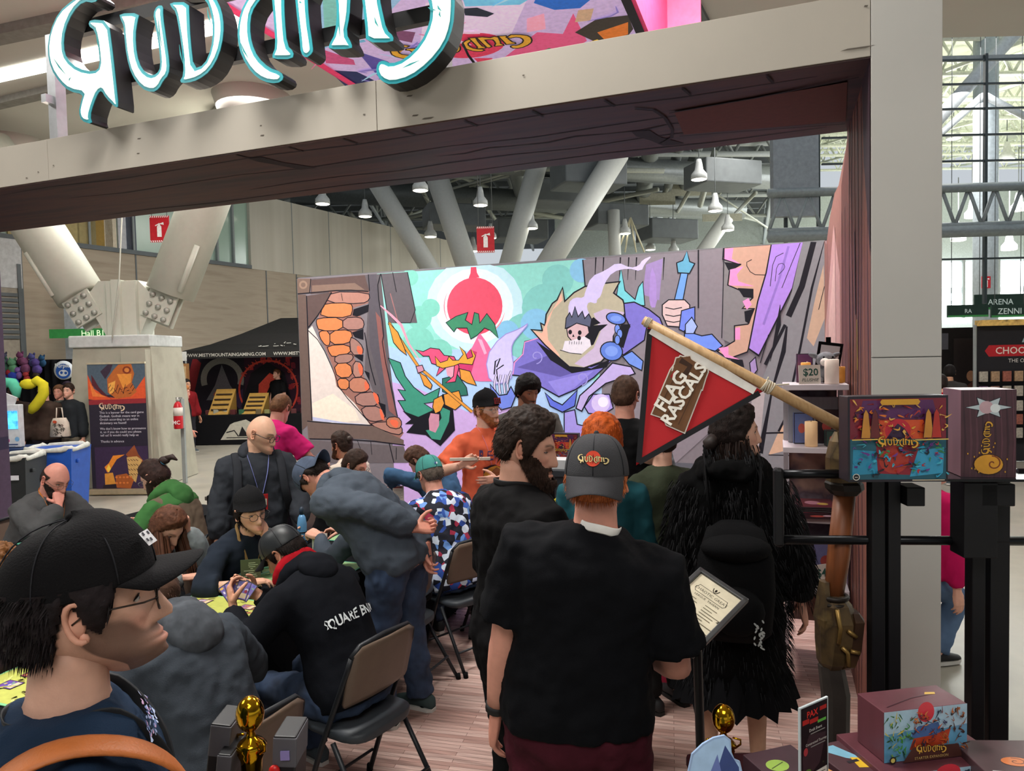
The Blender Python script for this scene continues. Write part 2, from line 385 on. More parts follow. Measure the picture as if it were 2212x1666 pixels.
# side wall behind the right post
tp = [SW(1836, 287), SW(1826, 330), SW(1812, 400), SW(1803, 418), SW(1793, 470), SW(1785, 530)]
pts = [(YL, 0)] + [(YL, tp[0][1])] + [p for p in tp if YL < p[0] < YB] + [(YB, ZW), (YB, 0)]
mb = MB(); mb.prism([(XS, y, z) for y, z in pts], (.06, 0, 0)); sw = struct(mb.build('wall_right', M('6d5458', .6, var=.08)))
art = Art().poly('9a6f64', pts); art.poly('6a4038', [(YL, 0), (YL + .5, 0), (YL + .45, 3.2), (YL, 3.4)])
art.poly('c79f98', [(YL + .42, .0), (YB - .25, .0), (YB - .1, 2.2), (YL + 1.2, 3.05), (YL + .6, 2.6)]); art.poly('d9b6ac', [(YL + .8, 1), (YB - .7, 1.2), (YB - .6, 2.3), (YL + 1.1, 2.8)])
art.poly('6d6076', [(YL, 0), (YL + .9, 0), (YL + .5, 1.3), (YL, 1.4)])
for y in (5.25, 5.5, 6.1, 7.0): art.line('4a3033', [(y, 0), (y + .05, 1.2), (y - .03, 2.2), (y + .02, 3.0)], [.01, .03, .01, .02])
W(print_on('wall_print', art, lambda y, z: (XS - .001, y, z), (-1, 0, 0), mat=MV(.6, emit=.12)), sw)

# --- back wall with its printed mural (traced flat shapes on a stretched-fabric frame)
mb = MB(); mb.box(((XL + .45) / 2, YB + .06, ZW / 2), (.45 - XL, .1, ZW)); bw = struct(mb.build('wall_back', M('c9c9c9', .5)))
for (c, d) in (((XL + .008, YB, ZW / 2), (.016, .03, ZW)), ((.442, YB, ZW / 2), (.016, .03, ZW)), (((XL + .45) / 2, YB, ZW - .006), (.45 - XL, .03, .012))):
    mb = MB(); mb.box(c, d); W(mb.build('frame_rail', M('9a9da0', .35, .8)), bw)
def c2(x, y): return (640 + x / 3.787, 560 + y / 3.787)
def c3(x, y): return (1050 + x / 3.873, 520 + y / 3.873)
def c4(x, y): return (1480 + x / 2.776, 500 + y / 2.776)
A = Art(); A.iw = 1.7; K = '16161f'
def T(f, *p): return [f(p[i], p[i + 1]) for i in range(0, len(p), 2)]
A.poly('7b757b', [(600, 560), (1820, 480), (1900, 1500), (600, 1500)])                      # wooden wall ground
A.poly('8fd6cb', T(c2, 660, 120, 910, 100, 1000, 98, 1742, 46) + [(1260, 560), (1266, 620), (1300, 700), (1280, 1200), (880, 1200), (858, 1000)] + T(c2, 740, 700, 700, 400, 665, 250))
A.poly('a9c8ee', T(c2, 700, 690, 900, 760, 1300, 740, 1742, 700) + [(1300, 830), (1300, 1200), (860, 1200)] + T(c2, 790, 1050))
A.poly('c4a6dc', T(c2, 760, 1000, 1000, 1060, 1400, 1250, 1742, 1200) + [(1300, 1200), (860, 1200)])
A.ell('c0e4ee', c2(1460, 380), 105, 100); A.ell('dcf0f4', c2(1460, 385), 84, 82)
for x, y, r in ((1010, 480, 26), (1000, 680, 34), (1100, 400, 20), (930, 150, 18), (1170, 760, 28)): A.ell('7cc8b8', c2(x, y), r)
for x, y, r in ((500, 560, 52), (330, 800, 50), (600, 330, 34)): A.ell('7fc6c0', c3(x, y), r)
for x, y, r in ((420, 700, 34), (180, 760, 24), (800, 250, 26)): A.ell('84bfe2', c3(x, y), r)
A.poly('db4a66', T(c2, 1428, 66, 1472, 64, 1478, 110, 1500, 150, 1410, 155, 1425, 115)); A.ell('e0506a', c2(1460, 385), 60, 62, n=32)
for a0, a1 in ((.2, 1.1), (2.6, 3.6)): A.line('e88a9a', [(c2(1460, 385)[0] + 66 * math.cos(a), c2(1460, 385)[1] + 66 * math.sin(a)) for a in np.linspace(a0, a1, 8)], [.5, 3, .5])
# broken brick window on the left
A.poly('5e585d', T(c2, 120, 160, 590, 128, 690, 120, 740, 600, 800, 1150, 830, 1300, 720, 1320, 560, 900, 590, 300, 120, 280))
A.poly('57525a', T(c2, 590, 125, 655, 122, 665, 250, 720, 640, 700, 700, 800, 1100, 825, 1285, 745, 1260, 600, 700))
A.poly('d8cdc6', T(c2, 95, 580, 130, 545, 180, 650, 250, 800, 330, 970, 350, 1060, 420, 1110, 520, 1230, 625, 1360, 400, 1350, 130, 1320))
A.poly('e6dccb', T(c2, 130, 1180, 300, 1100, 480, 1230, 520, 1320, 300, 1340, 140, 1310)); A.poly('b9bedb', T(c2, 130, 1290, 420, 1340, 600, 1352, 420, 1348, 140, 1322))
bricks = [('a97b6e', (280, 270, 590, 275, 600, 330, 540, 362, 250, 355)), ('cf7f50', (240, 365, 440, 360, 462, 400, 440, 475, 200, 470, 215, 400)), ('cf7f50', (175, 485, 375, 480, 378, 580, 190, 585, 165, 520)), ('a2786f', (385, 485, 520, 475, 556, 520, 540, 575, 385, 575)),
          ('cf7f50', (190, 590, 270, 590, 275, 700, 240, 705, 195, 640)), ('cf7f50', (278, 590, 440, 580, 460, 640, 420, 690, 280, 695)), ('cf7f50', (255, 710, 430, 700, 445, 770, 300, 800, 270, 760)), ('9c766c', (440, 640, 490, 660, 545, 720, 540, 780, 450, 780)),
          ('9c766c', (320, 790, 450, 775, 468, 810, 420, 850, 320, 850)), ('cf7f50', (310, 860, 440, 850, 460, 960, 340, 970)), ('a97b6e', (470, 835, 540, 850, 545, 960, 465, 965)), ('cf7f50', (335, 980, 430, 980, 428, 1065, 350, 1060)), ('b77a63', (436, 978, 560, 968, 605, 1050, 560, 1090, 440, 1080)),
          ('a2786f', (480, 1105, 660, 1085, 685, 1195, 500, 1200)), ('a2786f', (530, 1210, 690, 1205, 735, 1310, 620, 1330, 560, 1290)), ('a97b6e', (610, 1340, 830, 1330, 875, 1410, 830, 1440, 650, 1375)), ('b5745a', (740, 1300, 830, 1290, 865, 1340, 840, 1390, 745, 1370))]
A.poly('94695f', T(c2, 270, 265, 595, 265, 590, 360, 460, 400, 555, 500, 460, 640, 545, 760, 470, 800, 545, 940, 605, 1060, 690, 1200, 740, 1310, 880, 1420, 840, 1480, 620, 1380, 480, 1180, 330, 1040, 300, 880, 170, 560, 190, 440))
for col, p in bricks: A.ink(col, T(c2, *p), 1.1, 1)
for p in ((495, 700, 545, 730, 540, 785, 500, 770), (500, 845, 545, 870, 545, 950, 520, 950), (560, 985, 605, 1040, 580, 1080, 560, 1060), (620, 1080, 670, 1110, 680, 1190, 655, 1180), (690, 1210, 728, 1310, 700, 1320, 680, 1240), (760, 1310, 840, 1320, 830, 1385, 780, 1360)): A.poly('e5694a', T(c2, *p), 1)
for p in ((470, 410, 595, 370, 590, 430, 500, 470, 460, 460), (455, 600, 550, 570, 550, 660, 480, 640), (555, 910, 600, 930, 600, 1000), (470, 790, 550, 780, 545, 840), (670, 1170, 730, 1190, 735, 1300)): A.poly(K, T(c2, *p))
A.poly('5c4a47', T(c2, 120, 170, 560, 130, 600, 265, 380, 255, 120, 285)); A.poly('7d675c', T(c2, 130, 215, 480, 195, 560, 250, 130, 268)); A.poly('6f5c52', T(c2, 0, 160, 118, 160, 112, 280, 0, 280)); A.ell('8a7464', c2(58, 210), 9); A.ell('6f5c52', c2(58, 210), 5)
A.poly('63534d', T(c2, 0, 290, 80, 290, 100, 600, 130, 1320, 30, 1400, 0, 800)); A.poly('5a4a48', T(c2, 90, 300, 290, 270, 200, 420, 100, 560))
A.poly('6b5a54', T(c2, 90, 1330, 400, 1355, 640, 1370, 880, 1480, 880, 1525, 560, 1470, 100, 1470)); A.poly('675f62', T(c2, 100, 1480, 880, 1530, 920, 1666, 120, 1666) + [(890, 1200), (670, 1200)])
A.poly('605a60', T(c2, 690, 120, 910, 105, 990, 520, 800, 522, 755, 520)); A.line('9a6a6a', T(c2, 770, 280, 830, 500), [2, 6, 2]); A.poly('8a5a56', T(c2, 650, 430, 690, 480, 770, 1050, 820, 1290, 760, 1240, 690, 800))
for p, w in (((0, 285, 120, 275, 400, 250, 590, 265), 2.2), ((85, 300, 100, 700, 130, 1320), 2.2), ((90, 1325, 240, 1340, 630, 1360), 2), ((110, 1470, 560, 1480, 890, 1522), 2.4), ((290, 270, 200, 430, 100, 560), 2.2), ((95, 580, 200, 680, 330, 970, 350, 1060, 620, 1360), 1.6), ((560, 600, 600, 850, 650, 1030), 2), ((590, 125, 600, 260), 1.6), ((690, 120, 660, 240, 720, 600, 700, 700, 830, 1290), 1.8), ((695, 120, 760, 520, 995, 520, 910, 105), 1.6), ((790, 110, 820, 270), 1.6), ((120, 160, 110, 280), 1.6), ((760, 1500, 800, 1666), 2), ((610, 1490, 620, 1600), 1.2), ((500, 1480, 540, 1590), 1.2), ((370, 280, 380, 340), 1), ((820, 1540, 818, 1640), 1.4)):
    A.line(K, T(c2, *p), w, 1)
# figure with spear and green cape: loose coloured shapes
A.poly('e06a9a', T(c2, 1260, 960, 1330, 850, 1440, 720, 1500, 600, 1560, 680, 1620, 780, 1640, 1000, 1500, 1000)); A.poly('c43a6c', T(c2, 1300, 900, 1420, 740, 1480, 760, 1420, 980)); A.poly('f3a9c8', T(c2, 1485, 650, 1520, 660, 1560, 770, 1540, 780))
A.ink('3f8a68', T(c2, 1230, 520, 1310, 470, 1400, 440, 1380, 500, 1440, 540, 1460, 440, 1490, 450, 1500, 530, 1560, 450, 1620, 530, 1650, 640, 1590, 580, 1540, 560, 1480, 620, 1430, 650, 1400, 560, 1310, 560, 1290, 590), .9)
A.line('f09ab0', T(c2, 690, 380, 780, 460, 860, 540, 920, 690, 1020, 840), [2, 5, 6, 4, 1])
A.ink('3d8f79', T(c2, 760, 815, 850, 850, 890, 960, 960, 1050, 1050, 1120, 1170, 1060, 1150, 1160, 1040, 1180, 1130, 1240, 1000, 1290, 900, 1260, 840, 1160, 900, 1160, 840, 1070, 900, 1080, 820, 960), 1.1)
A.poly(K, T(c2, 870, 1240, 1000, 1290, 1130, 1230, 1200, 1100, 1280, 1180, 1300, 1400, 1180, 1530, 1060, 1440, 900, 1420, 960, 1350, 890, 1350, 940, 1310))
A.ink('3d8f79', T(c2, 1170, 1200, 1260, 1240, 1250, 1330, 1180, 1480, 1110, 1470, 1060, 1400, 1130, 1390, 1190, 1300), 1); A.poly('c58aa0', T(c2, 1100, 1260, 1170, 1270, 1170, 1360, 1140, 1420, 1090, 1400, 1085, 1310))
A.ink('d8923e', T(c2, 1130, 1150, 1190, 1120, 1210, 1180, 1180, 1240, 1140, 1260, 1120, 1210), 1); A.ink('2e6f60', T(c2, 1200, 980, 1320, 950, 1390, 1050, 1400, 1110, 1300, 1120, 1200, 1080), 1); A.ink('d8923e', T(c2, 1210, 1110, 1330, 1080, 1360, 1180, 1300, 1230, 1220, 1190), 1)
A.ink('d8923e', T(c2, 1340, 900, 1420, 920, 1470, 1030, 1400, 1010, 1350, 980), 1); A.poly('d89ab0', T(c2, 1225, 890, 1290, 870, 1310, 930, 1270, 970, 1235, 950))
A.ink('e0527a', T(c2, 985, 745, 1040, 760, 1100, 730, 1170, 740, 1210, 790, 1290, 800, 1330, 880, 1300, 1000, 1230, 1010, 1290, 960, 1300, 860, 1230, 880, 1150, 950, 1180, 870, 1110, 850, 1090, 790, 1040, 790), 1)
A.ink('d8a03e', T(c2, 1140, 800, 1180, 850, 1240, 830, 1250, 800, 1280, 830, 1330, 830, 1370, 780, 1340, 720, 1380, 760, 1400, 820, 1450, 800, 1430, 730, 1465, 790, 1440, 860, 1340, 850, 1290, 870, 1200, 890, 1150, 870), .9)
A.line(K, T(c2, 760, 520, 1000, 880, 1440, 1250), 7); A.line('d8923e', T(c2, 760, 520, 1000, 880, 1440, 1250), 5); A.ink('d8923e', T(c2, 757, 520, 830, 600, 880, 720, 900, 780, 850, 740, 800, 680), 1)
A.ink('c58aa0', T(c2, 985, 880, 1030, 870, 1045, 910, 1000, 930), 1); A.ink('d8923e', T(c2, 1010, 930, 1060, 960, 1110, 1030, 1100, 1060, 1050, 1030), 1)
# skeleton king: fur, robe, skull, crown, smoke
A.poly('857e86', T(c3, 808, 160, 1743, 95) + [(1560, 530), (1570, 900), (1460, 1000), (1300, 900)] + T(c3, 1300, 700, 1100, 560, 830, 400))
for x in (920, 985, 1125, 1195, 1260, 1490): A.line(K, T(c3, x, 140, x - 10, 330), [3, 1])
A.line(K, T(c3, 810, 160, 832, 400), 2.6); A.poly('a488c8', T(c3, 1400, 180, 1440, 300, 1430, 560, 1370, 560, 1360, 330), 1); A.poly('9a84b8', T(c3, 1310, 450, 1340, 200, 1480, 150, 1450, 500)); A.poly('a488c8', T(c3, 1380, 190, 1430, 330, 1420, 560, 1360, 540), 1)
A.ink('74c9d4', T(c3, 1130, 240, 1160, 420, 1250, 500, 1280, 390, 1310, 350, 1325, 540, 1170, 530, 1090, 500), 1.2)
A.ink('7a72c8', T(c3, 230, 1030, 310, 960, 330, 850, 450, 820, 640, 990, 880, 1060, 1050, 1000, 900, 1140, 750, 1240, 610, 1300, 450, 1210, 330, 1130, 230, 1120), 1.6); A.poly('5f57a0', T(c3, 260, 1060, 520, 960, 720, 1110, 620, 1140, 400, 1090)); A.poly('8f86dc', T(c3, 520, 1180, 900, 1090, 740, 1230, 610, 1300))
A.line('e493cc', T(c3, 225, 1120, 240, 1020, 310, 950, 325, 850, 440, 815), 2.4); A.poly(K, T(c3, 420, 840, 640, 990, 880, 1070, 1040, 990, 1010, 1060, 720, 1110, 540, 1000))
for cx, cy in ((420, 970), (800, 1150)): A.line('9d95d8', [(c3(cx, cy)[0] + t * 2.6 * math.cos(t * 1.3), c3(cx, cy)[1] + t * 2.6 * math.sin(t * 1.3)) for t in np.linspace(1, 6, 22)], 2.2)
fur = T(c3, 620, 980, 500, 870, 390, 750, 480, 760, 465, 700, 500, 720, 510, 620, 560, 530, 600, 500, 640, 405, 655, 520, 740, 440, 830, 390, 930, 370, 1110, 350, 1060, 440, 1140, 500, 1170, 600, 1120, 640, 1060, 760, 1060, 900, 960, 1010, 820, 1060, 700, 1050)
A.ink('b3ac96', fur, 1.8); A.poly('efb49f', T(c3, 620, 978, 500, 870, 395, 752, 470, 775, 520, 640, 600, 510, 632, 440, 640, 500, 560, 580, 510, 720, 520, 830, 610, 950)); A.poly('c3b2cf', T(c3, 900, 610, 1000, 570, 1160, 600, 1060, 800, 1050, 900, 960, 1005, 820, 1058, 740, 1030, 900, 900, 960, 760))
A.poly(K, T(c3, 830, 700, 900, 640, 960, 690, 900, 710, 1020, 700, 950, 760, 900, 870, 830, 900))
A.poly('cfc4ee', T(c3, 690, 640, 690, 520, 740, 475, 820, 480, 830, 430, 880, 300, 1000, 250, 1100, 180, 1210, 230, 1280, 210, 1310, 160, 1395, 125, 1330, 190, 1300, 260, 1190, 230, 1060, 260, 990, 360, 960, 470, 930, 490, 925, 530, 860, 510, 840, 560, 880, 640), 1)
A.ink('5a5f78', T(c3, 668, 730, 675, 650, 700, 610, 720, 650, 745, 560, 770, 645, 805, 600, 825, 660, 860, 620, 880, 660, 870, 720, 770, 690), 1.2); A.ink('d3b2b8', T(c3, 680, 740, 760, 695, 850, 720, 860, 770, 800, 830, 720, 835, 690, 800), 1.2); A.poly('dfd9e4', T(c3, 640, 915, 660, 840, 720, 835, 820, 800, 870, 830, 880, 880, 800, 950, 700, 945, 620, 910)); A.line(K, T(c3, 620, 915, 700, 940, 800, 950), 1.6)
for x, y in ((705, 765), (785, 770), (780, 815)): A.ell(K, c3(x, y), 4, 5)
A.poly(K, T(c3, 730, 780, 742, 805, 722, 805))
for i in range(6): A.line(K, T(c3, 700 + i * 20, 840 + (i % 2) * 6, 698 + i * 20, 868), 1)
A.ink('7a72c8', T(c3, 1160, 530, 1240, 520, 1360, 580, 1450, 650, 1470, 700, 1340, 720, 1320, 830, 1150, 950, 1100, 900, 1210, 720, 1170, 640), 1.6); A.poly(K, T(c3, 1130, 700, 1210, 700, 1150, 900, 1080, 860))
for cx, cy, rx, ry in ((1088, 652, 20, 11), (1050, 925, 23, 19)): A.ell('5f7fd6', c3(cx, cy), rx, ry, ol=K, w=1.4, rot=.25); A.ell('7c9be8', c3(cx, cy), rx * .6, ry * .6)
for x0, y0 in ((1100, 740), (1120, 780), (1100, 830)): A.ell('6f8ee0', c3(x0, y0), 5, 9, ol=K, w=1)
A.ink('6f90e0', T(c3, 1150, 970, 1220, 930, 1310, 1010, 1300, 1080, 1200, 1030), 1.4); A.ink('b9a9de', T(c3, 880, 1220, 1060, 1030, 1210, 1060, 1240, 1110, 1000, 1190, 860, 1300, 800, 1420, 760, 1400, 790, 1300), 1.6)
A.ink('a896dc', T(c3, 830, 1390, 900, 1290, 1030, 1290, 1060, 1400, 980, 1450, 860, 1440), 1.4); A.ell('cfc0ee', c3(960, 1360), 20); A.ell('eee6fa', c3(980, 1350), 11); A.ink('5f6fd6', T(c3, 500, 1280, 560, 1340, 640, 1380, 760, 1260, 740, 1380, 640, 1430, 540, 1380), 1.4)
A.ink('9f93e0', T(c3, 660, 1440, 740, 1420, 760, 1540, 840, 1560, 900, 1666, 660, 1666), 1.4); A.ink('c9c2f0', T(c3, 0, 980, 130, 800, 290, 740, 360, 690, 280, 780, 215, 860, 210, 940, 230, 1050, 200, 1180, 40, 1200), 1.2, 1, ol='9a8ed0')
A.line(K, T(c3, 70, 1120, 80, 1010, 120, 985, 90, 1060), 3); A.line(K, T(c3, 100, 1180, 90, 1080, 150, 1040), 2.6)
for x in (80, 120, 160, 190): A.line(K, T(c3, x, 1280, x - 10, 1200, x + 8, 1120), 5); A.line('d6cdf0', T(c3, x, 1280, x - 10, 1200, x + 8, 1120), 3)
A.line(K, T(c3, 175, 1200, 190, 1140, 212, 1090), 4.4); A.line('d6cdf0', T(c3, 175, 1200, 190, 1140, 212, 1092), 2.4); A.ink('6f84dc', T(c3, 40, 1210, 110, 1300, 180, 1290, 210, 1230, 245, 1300, 210, 1390, 130, 1410, 60, 1330), 1.4)
A.ink('6f9fe0', T(c3, 1640, 250, 1690, 250, 1640, 520, 1580, 500), 1.2); A.ink('63a5c4', T(c3, 1680, 90, 1700, 180, 1740, 195, 1700, 270, 1610, 265, 1600, 190, 1650, 170), 1.4)
A.ink('d2b8b8', T(c3, 1480, 540, 1530, 500, 1660, 500, 1700, 540, 1700, 640, 1640, 720, 1520, 710, 1480, 620), 1.4)
for y in (560, 620, 670): A.line(K, T(c3, 1500, y, 1570, y + 14, 1640, y), 2)
A.ink('6f84e0', T(c3, 1640, 590, 1743, 560, 1743, 800, 1620, 740), 1.3); A.ink('6f8ee8', T(c4, 0, 600, 100, 630, 160, 620, 220, 685, 180, 715, 90, 690, 0, 660), 1.4); A.ink('9fb4f0', T(c4, 5, 560, 40, 520, 70, 570, 50, 610, 5, 610), 1.2)
# right end: planks, pink-edged plaster, violet beam
A.poly('807d80', T(c4, 230, 100, 520, 80, 480, 280, 380, 720, 230, 650)); A.ink('c09a88', T(c4, 235, 102, 518, 82, 480, 260, 430, 560, 370, 720, 260, 760, 200, 720, 300, 660, 300, 570, 380, 560, 420, 460, 350, 460, 410, 400, 330, 350, 260, 320, 270, 240, 340, 200, 230, 165), 1.6)
for p in ((235, 105, 290, 100, 280, 165, 340, 200, 230, 165), (270, 230, 350, 210, 310, 260, 320, 300, 415, 330, 265, 325), (345, 420, 380, 400, 400, 440, 370, 470), (300, 580, 330, 575, 330, 650, 300, 650), (200, 700, 260, 690, 260, 740, 330, 770, 240, 755)): A.poly('e68fc4', T(c4, *p))
for p in ((235, 185, 340, 195, 260, 235), (315, 340, 410, 345, 410, 400, 350, 395), (355, 480, 415, 465, 385, 555, 360, 540), (270, 765, 345, 770, 355, 815, 290, 800)): A.poly(K, T(c4, *p))
A.line(K, T(c4, 400, 170, 360, 190, 400, 260, 480, 262), 1.6, 1); A.ink('a583d8', T(c4, 520, 80, 705, 62, 640, 340, 440, 740, 385, 700, 440, 420, 490, 250), 1.8)
A.line('8a6fc0', T(c4, 620, 90, 560, 300, 470, 560), 5); A.line(K, T(c4, 590, 130, 530, 160, 510, 330), 1.4, 1); A.line(K, T(c4, 560, 260, 600, 220, 590, 190, 550, 200, 540, 300), 1.2, 1); A.line(K, T(c4, 690, 70, 640, 190, 580, 340), 1.4)
A.poly('7e7f84', T(c4, 705, 62, 850, 50) + [(1800, 1300), (1500, 1300)] + T(c4, 380, 1100, 520, 740, 640, 360)); A.poly('b59b86', T(c4, 830, 200, 850, 520, 770, 690, 730, 640, 780, 400)); A.poly('c9a88e', T(c4, 500, 1340, 690, 900, 640, 1200, 700, 1290)); A.poly('a8a0a2', T(c4, 400, 1000, 480, 950, 440, 1350, 380, 1300))
A.ink('9a86b8', T(c4, 390, 790, 420, 760, 430, 830, 400, 870), 1.3)
for p, w in (((770, 60, 700, 330, 620, 510), 13), ((840, 60, 760, 340, 690, 700, 600, 1120, 560, 1200), 5), ((610, 570, 590, 720, 520, 960, 450, 1330), [4, 10, 4, 12]), ((600, 560, 520, 720, 480, 800), 7), ((460, 1210, 650, 1205), 3.5), ((500, 1340, 700, 1345), 2), ((80, 110, 80, 460), 3), ((235, 100, 220, 640), 1.8), ((835, 330, 800, 470), 1.6), ((655, 1000, 560, 1200), 4), ((380, 700, 440, 740), 1.6)):
    A.line(K, T(c4, *p), w)
A.line(K, T(c4, 570, 440, 560, 560, 510, 780), [1, 10, 1]); A.line(K, T(c4, 500, 620, 450, 790), 2)
# clip shapes to the wall by mapping onto its plane
def mural_fn(px, py):
    q = onY(px, py, YB - .022); return (min(max(q.x, XL + .012), .43), YB - .022, min(max(q.z, .0), ZW - .01))
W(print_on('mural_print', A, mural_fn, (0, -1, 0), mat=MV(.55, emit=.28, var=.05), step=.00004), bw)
# ------------------------------------------------------------------ the hall around the booth
def cwb(mb, r, f, z0, z1, wr, wf, col=None, mi=0):      # box in camera-aligned ground axes
    mb.box(cw(r, f, (z0 + z1) / 2), (wr, wf, z1 - z0), col, mi, mat=Matrix.Rotation(YAW, 3, 'Z'))
ZS = 6.4
SOFF = M('cbc8c0', .8, var=.03, ns=.5); STEEL = M('8d9290', .5, var=.06); DSTEEL = M('63686a', .55, var=.1, ns=3)
mb = MB(); pts = [cw(-45, -25), cw(45, -25), cw(45, 10.2), cw(6, 10.2), cw(2, 14), cw(-6, 17), cw(-45, 22)]
mb.prism([(p.x, p.y, ZS) for p in pts], (0, 0, .6)); so = struct(mb.build('ceiling', SOFF))
# linear light in the soffit, recess edges and a drum
def zline(mb, a, b, w, z, th=.04, col=None):
    p, q = onz(*a, z), onz(*b, z); d = (q - p).normalized(); n = Vector((-d.y, d.x, 0)) * w / 2
    mb.prism([p + n, q + n, q - n, p - n], (0, 0, th), col)
for a, b in (((-250, 222), (150, 132)), ((160, 130), (245, 110)), ((255, 108), (340, 90)), ((350, 87), (450, 64)), ((460, 62), (620, 26))):
    mb = MB(); zline(mb, a, b, .3, ZS - .03); o = mb.build('light_strip', M('fffdf2', .5, var=0, emit=5)); W(o, so)
mb = MB(); zline(mb, (-300, 300), (300, 160), .2, ZS - .1, .1); zline(mb, (-300, 150), (500, -20), .25, ZS - .12, .12); W(mb.build('soffit_step', M('8f8d88', .8)), so)
zline(mb := MB(), (1485, -20), (1560, 120), .1, ZS - .06, .06); W(mb.build('soffit_step', DSTEEL), so)
c = onz(545, 234, ZS - .2); mb = MB(); mb.lathe([(.48, ZS - .42), (.5, ZS - .4), (.62, ZS)], (c.x, c.y, 0), 28); W(mb.build('drum', SOFF), so)
c = onz(25, 324, ZS - .2); mb = MB(); mb.lathe([(.45, ZS - .3), (.55, ZS)], (c.x, c.y, 0), 24); W(mb.build('drum', SOFF), so)
# dark trussed roof beyond
mb = MB(); mb.prism([cw(-50, 18, 14), cw(8, 18, 14), cw(13, 30, 14), cw(27, 62, 14), cw(27, 80, 14), cw(-50, 80, 14)], (0, 0, .3)); dk = struct(mb.build('ceiling_2', M('5b5f60', .8, var=.15, ns=.4)))
def truss(name, a, b, h, n, r=.09, mat=None, parent=None):
    a, b = Vector(a), Vector(b); up = Vector((0, 0, h)); mb = MB()
    mb.tube([a, b], r, 6); mb.tube([a + up, b + up], r, 6)
    for i in range(n):
        p = a.lerp(b, i / n); q = a.lerp(b, (i + .5) / n) + up; s_ = a.lerp(b, (i + 1) / n); mb.tube([p, q], r * .6, 5); mb.tube([q, s_], r * .6, 5)
    o = mb.build(name, mat or STEEL)
    return W(o, parent) if parent else o
for i, f in enumerate((27, 32, 38, 46)): truss('roof_truss', cw(-26, f, 10.2 + i * .35), cw(.43 * (f + 3), f + 3, 10.2 + i * .35), 1.5, 22, .12, parent=dk)
for i, r in enumerate((-14, -7, -1, 4.5, 9.5)): truss('roof_truss', cw(r, 24, 11.2), cw(r * 1.9 + 4, 62, 11.2), 1.6, 16, .11, parent=dk)
for i in range(16):
    mb = MB(); f = 25 + i * 2.2; mb.box(cw(.215 * f - 17, f, 13.3), (34 + .43 * f, .25, .35), mat=Matrix.Rotation(YAW, 3, 'Z')); W(mb.build('purlin', DSTEEL), dk)
for r0, f0, r1, f1, z, rad in ((-8, 26, 12, 32, 9.7, .5), (-10, 33, 13, 40, 9.9, .55), (5, 24, 9, 50, 10.3, .4), (6.2, 24, 10.2, 50, 10.4, .22), (7, 24, 11, 50, 10.5, .22), (0, 25, 1.5, 48, 10.2, .4)):
    mb = MB(); mb.tube([cw(r0, f0, z), cw(r1, f1, z)], rad, 12); W(mb.build('duct', M('777c7c', .45, .3, var=.1)), dk)
for px, py, f in ((1200, 420, 29), (1330, 470, 31), (1120, 500, 33), (1440, 500, 33), (1560, 380, 27), (980, 470, 30), (1270, 380, 26)):
    c = at(px, py, f); mb = MB(); mb.box(c, (2.4, 1.6, .9), mat=Matrix.Rotation(YAW + .3, 3, 'Z'), bev=.05); W(mb.build('air_handler', DSTEEL), dk)
# pale roof lights between the beams
for px, py, w, h in ((1490, 410, 1.1, .5), (1262, 440, 1.3, .4), (1285, 490, 1.6, .3), (1165, 395, 1.2, .5), (1420, 430, .9, .5), (1560, 470, 1.0, .3)):
    c = at(px, py, 36); mb = MB(); mb.box(c, (w * 2, .05, h * 1.2), mat=Matrix.Rotation(YAW, 3, 'Z')); W(mb.build('louvre_panel', M('a9a795', .6)), dk)
LST = M('a3a69c', .5, var=.1)
for k in range(46):                               # braces, hangers and pipes between the trusses
    f = random.uniform(26, 44); r = random.uniform(-.26, .36) * f; z = random.uniform(9.2, 12.4); v = random.choice([cw(1, .15), cw(.12, 1), cw(.7, .7), cw(-.7, .7)]); mb = MB()
    mb.tube([cw(r, f, z), cw(r, f, z) + v * random.uniform(3, 9) + Vector((0, 0, random.choice([0, 0, 1.6, -1.2])))], random.uniform(.05, .13), 6); W(mb.build('brace', LST), dk)
# high-bay lamps hanging under the trusses
lamps = [(1038, 444, 24), (1510, 388, 22), (1545, 456, 25), (1572, 498, 28), (1148, 494, 27), (1227, 530, 30), (789, 468, 26), (697, 441, 24), (930, 512, 28), (1022, 543, 31), (1405, 540, 34), (908, 412, 22), (1455, 545, 33), (1060, 515, 30), (1350, 505, 30)]
lampb = None
for i, (px, py, f) in enumerate(lamps):
    c = at(px, py, f)
    if lampb is None:
        lampb = empty('pendant_lamp'); mb = MB(); mb.lathe([(.07, .62), (.1, .5), (.13, .3), (.24, .16), (.25, 0)], n=16); mb.build('lamp_housing', M('c8cac8', .4), lampb)
        mb = MB(); mb.lathe([(0, -.02), (.2, -.012), (.235, .002)][::-1], n=16); mb.build('lens', M('fff6e2', .4, var=0, emit=7), lampb)
        mb = MB(); mb.tube([(0, 0, .6), (0, 0, 2.2)], .015, 5); mb.build('cord', DSTEEL, lampb); o = lampb
    else: o = copy_tree(lampb)
    o.location = c; tag(o, 'round white high-bay lamp hanging among the roof trusses', 'lamp', 'high-bay lamps under the dark roof')
# far leaning roof columns
for a, b, f, r in (((805, 380), (965, 640), 26, .34), ((940, 370), (1030, 640), 27, .42), ((1165, 340), (1080, 640), 27, .38), ((1335, 330), (1140, 640), 25, .42), ((1570, 470), (1480, 600), 30, .3), ((1325, 455), (1330, 600), 30, .26)):
    p, q = at(*a, f), at(*b, f); mb = MB(); mb.tube([p, q], r, 18); struct(mb.build('trim_4', M('c4c5c0', .5, var=.03)))
# pale wire frame under the roof
mb = MB(); t0 = at(1362, 470, 30)
for dx in (-28, -12, 12, 30): mb.tube([t0, at(1362 + dx, 545, 30)], .035, 5)
W(mb.build('wire_cone', M('cfc7a8', .5)), dk)
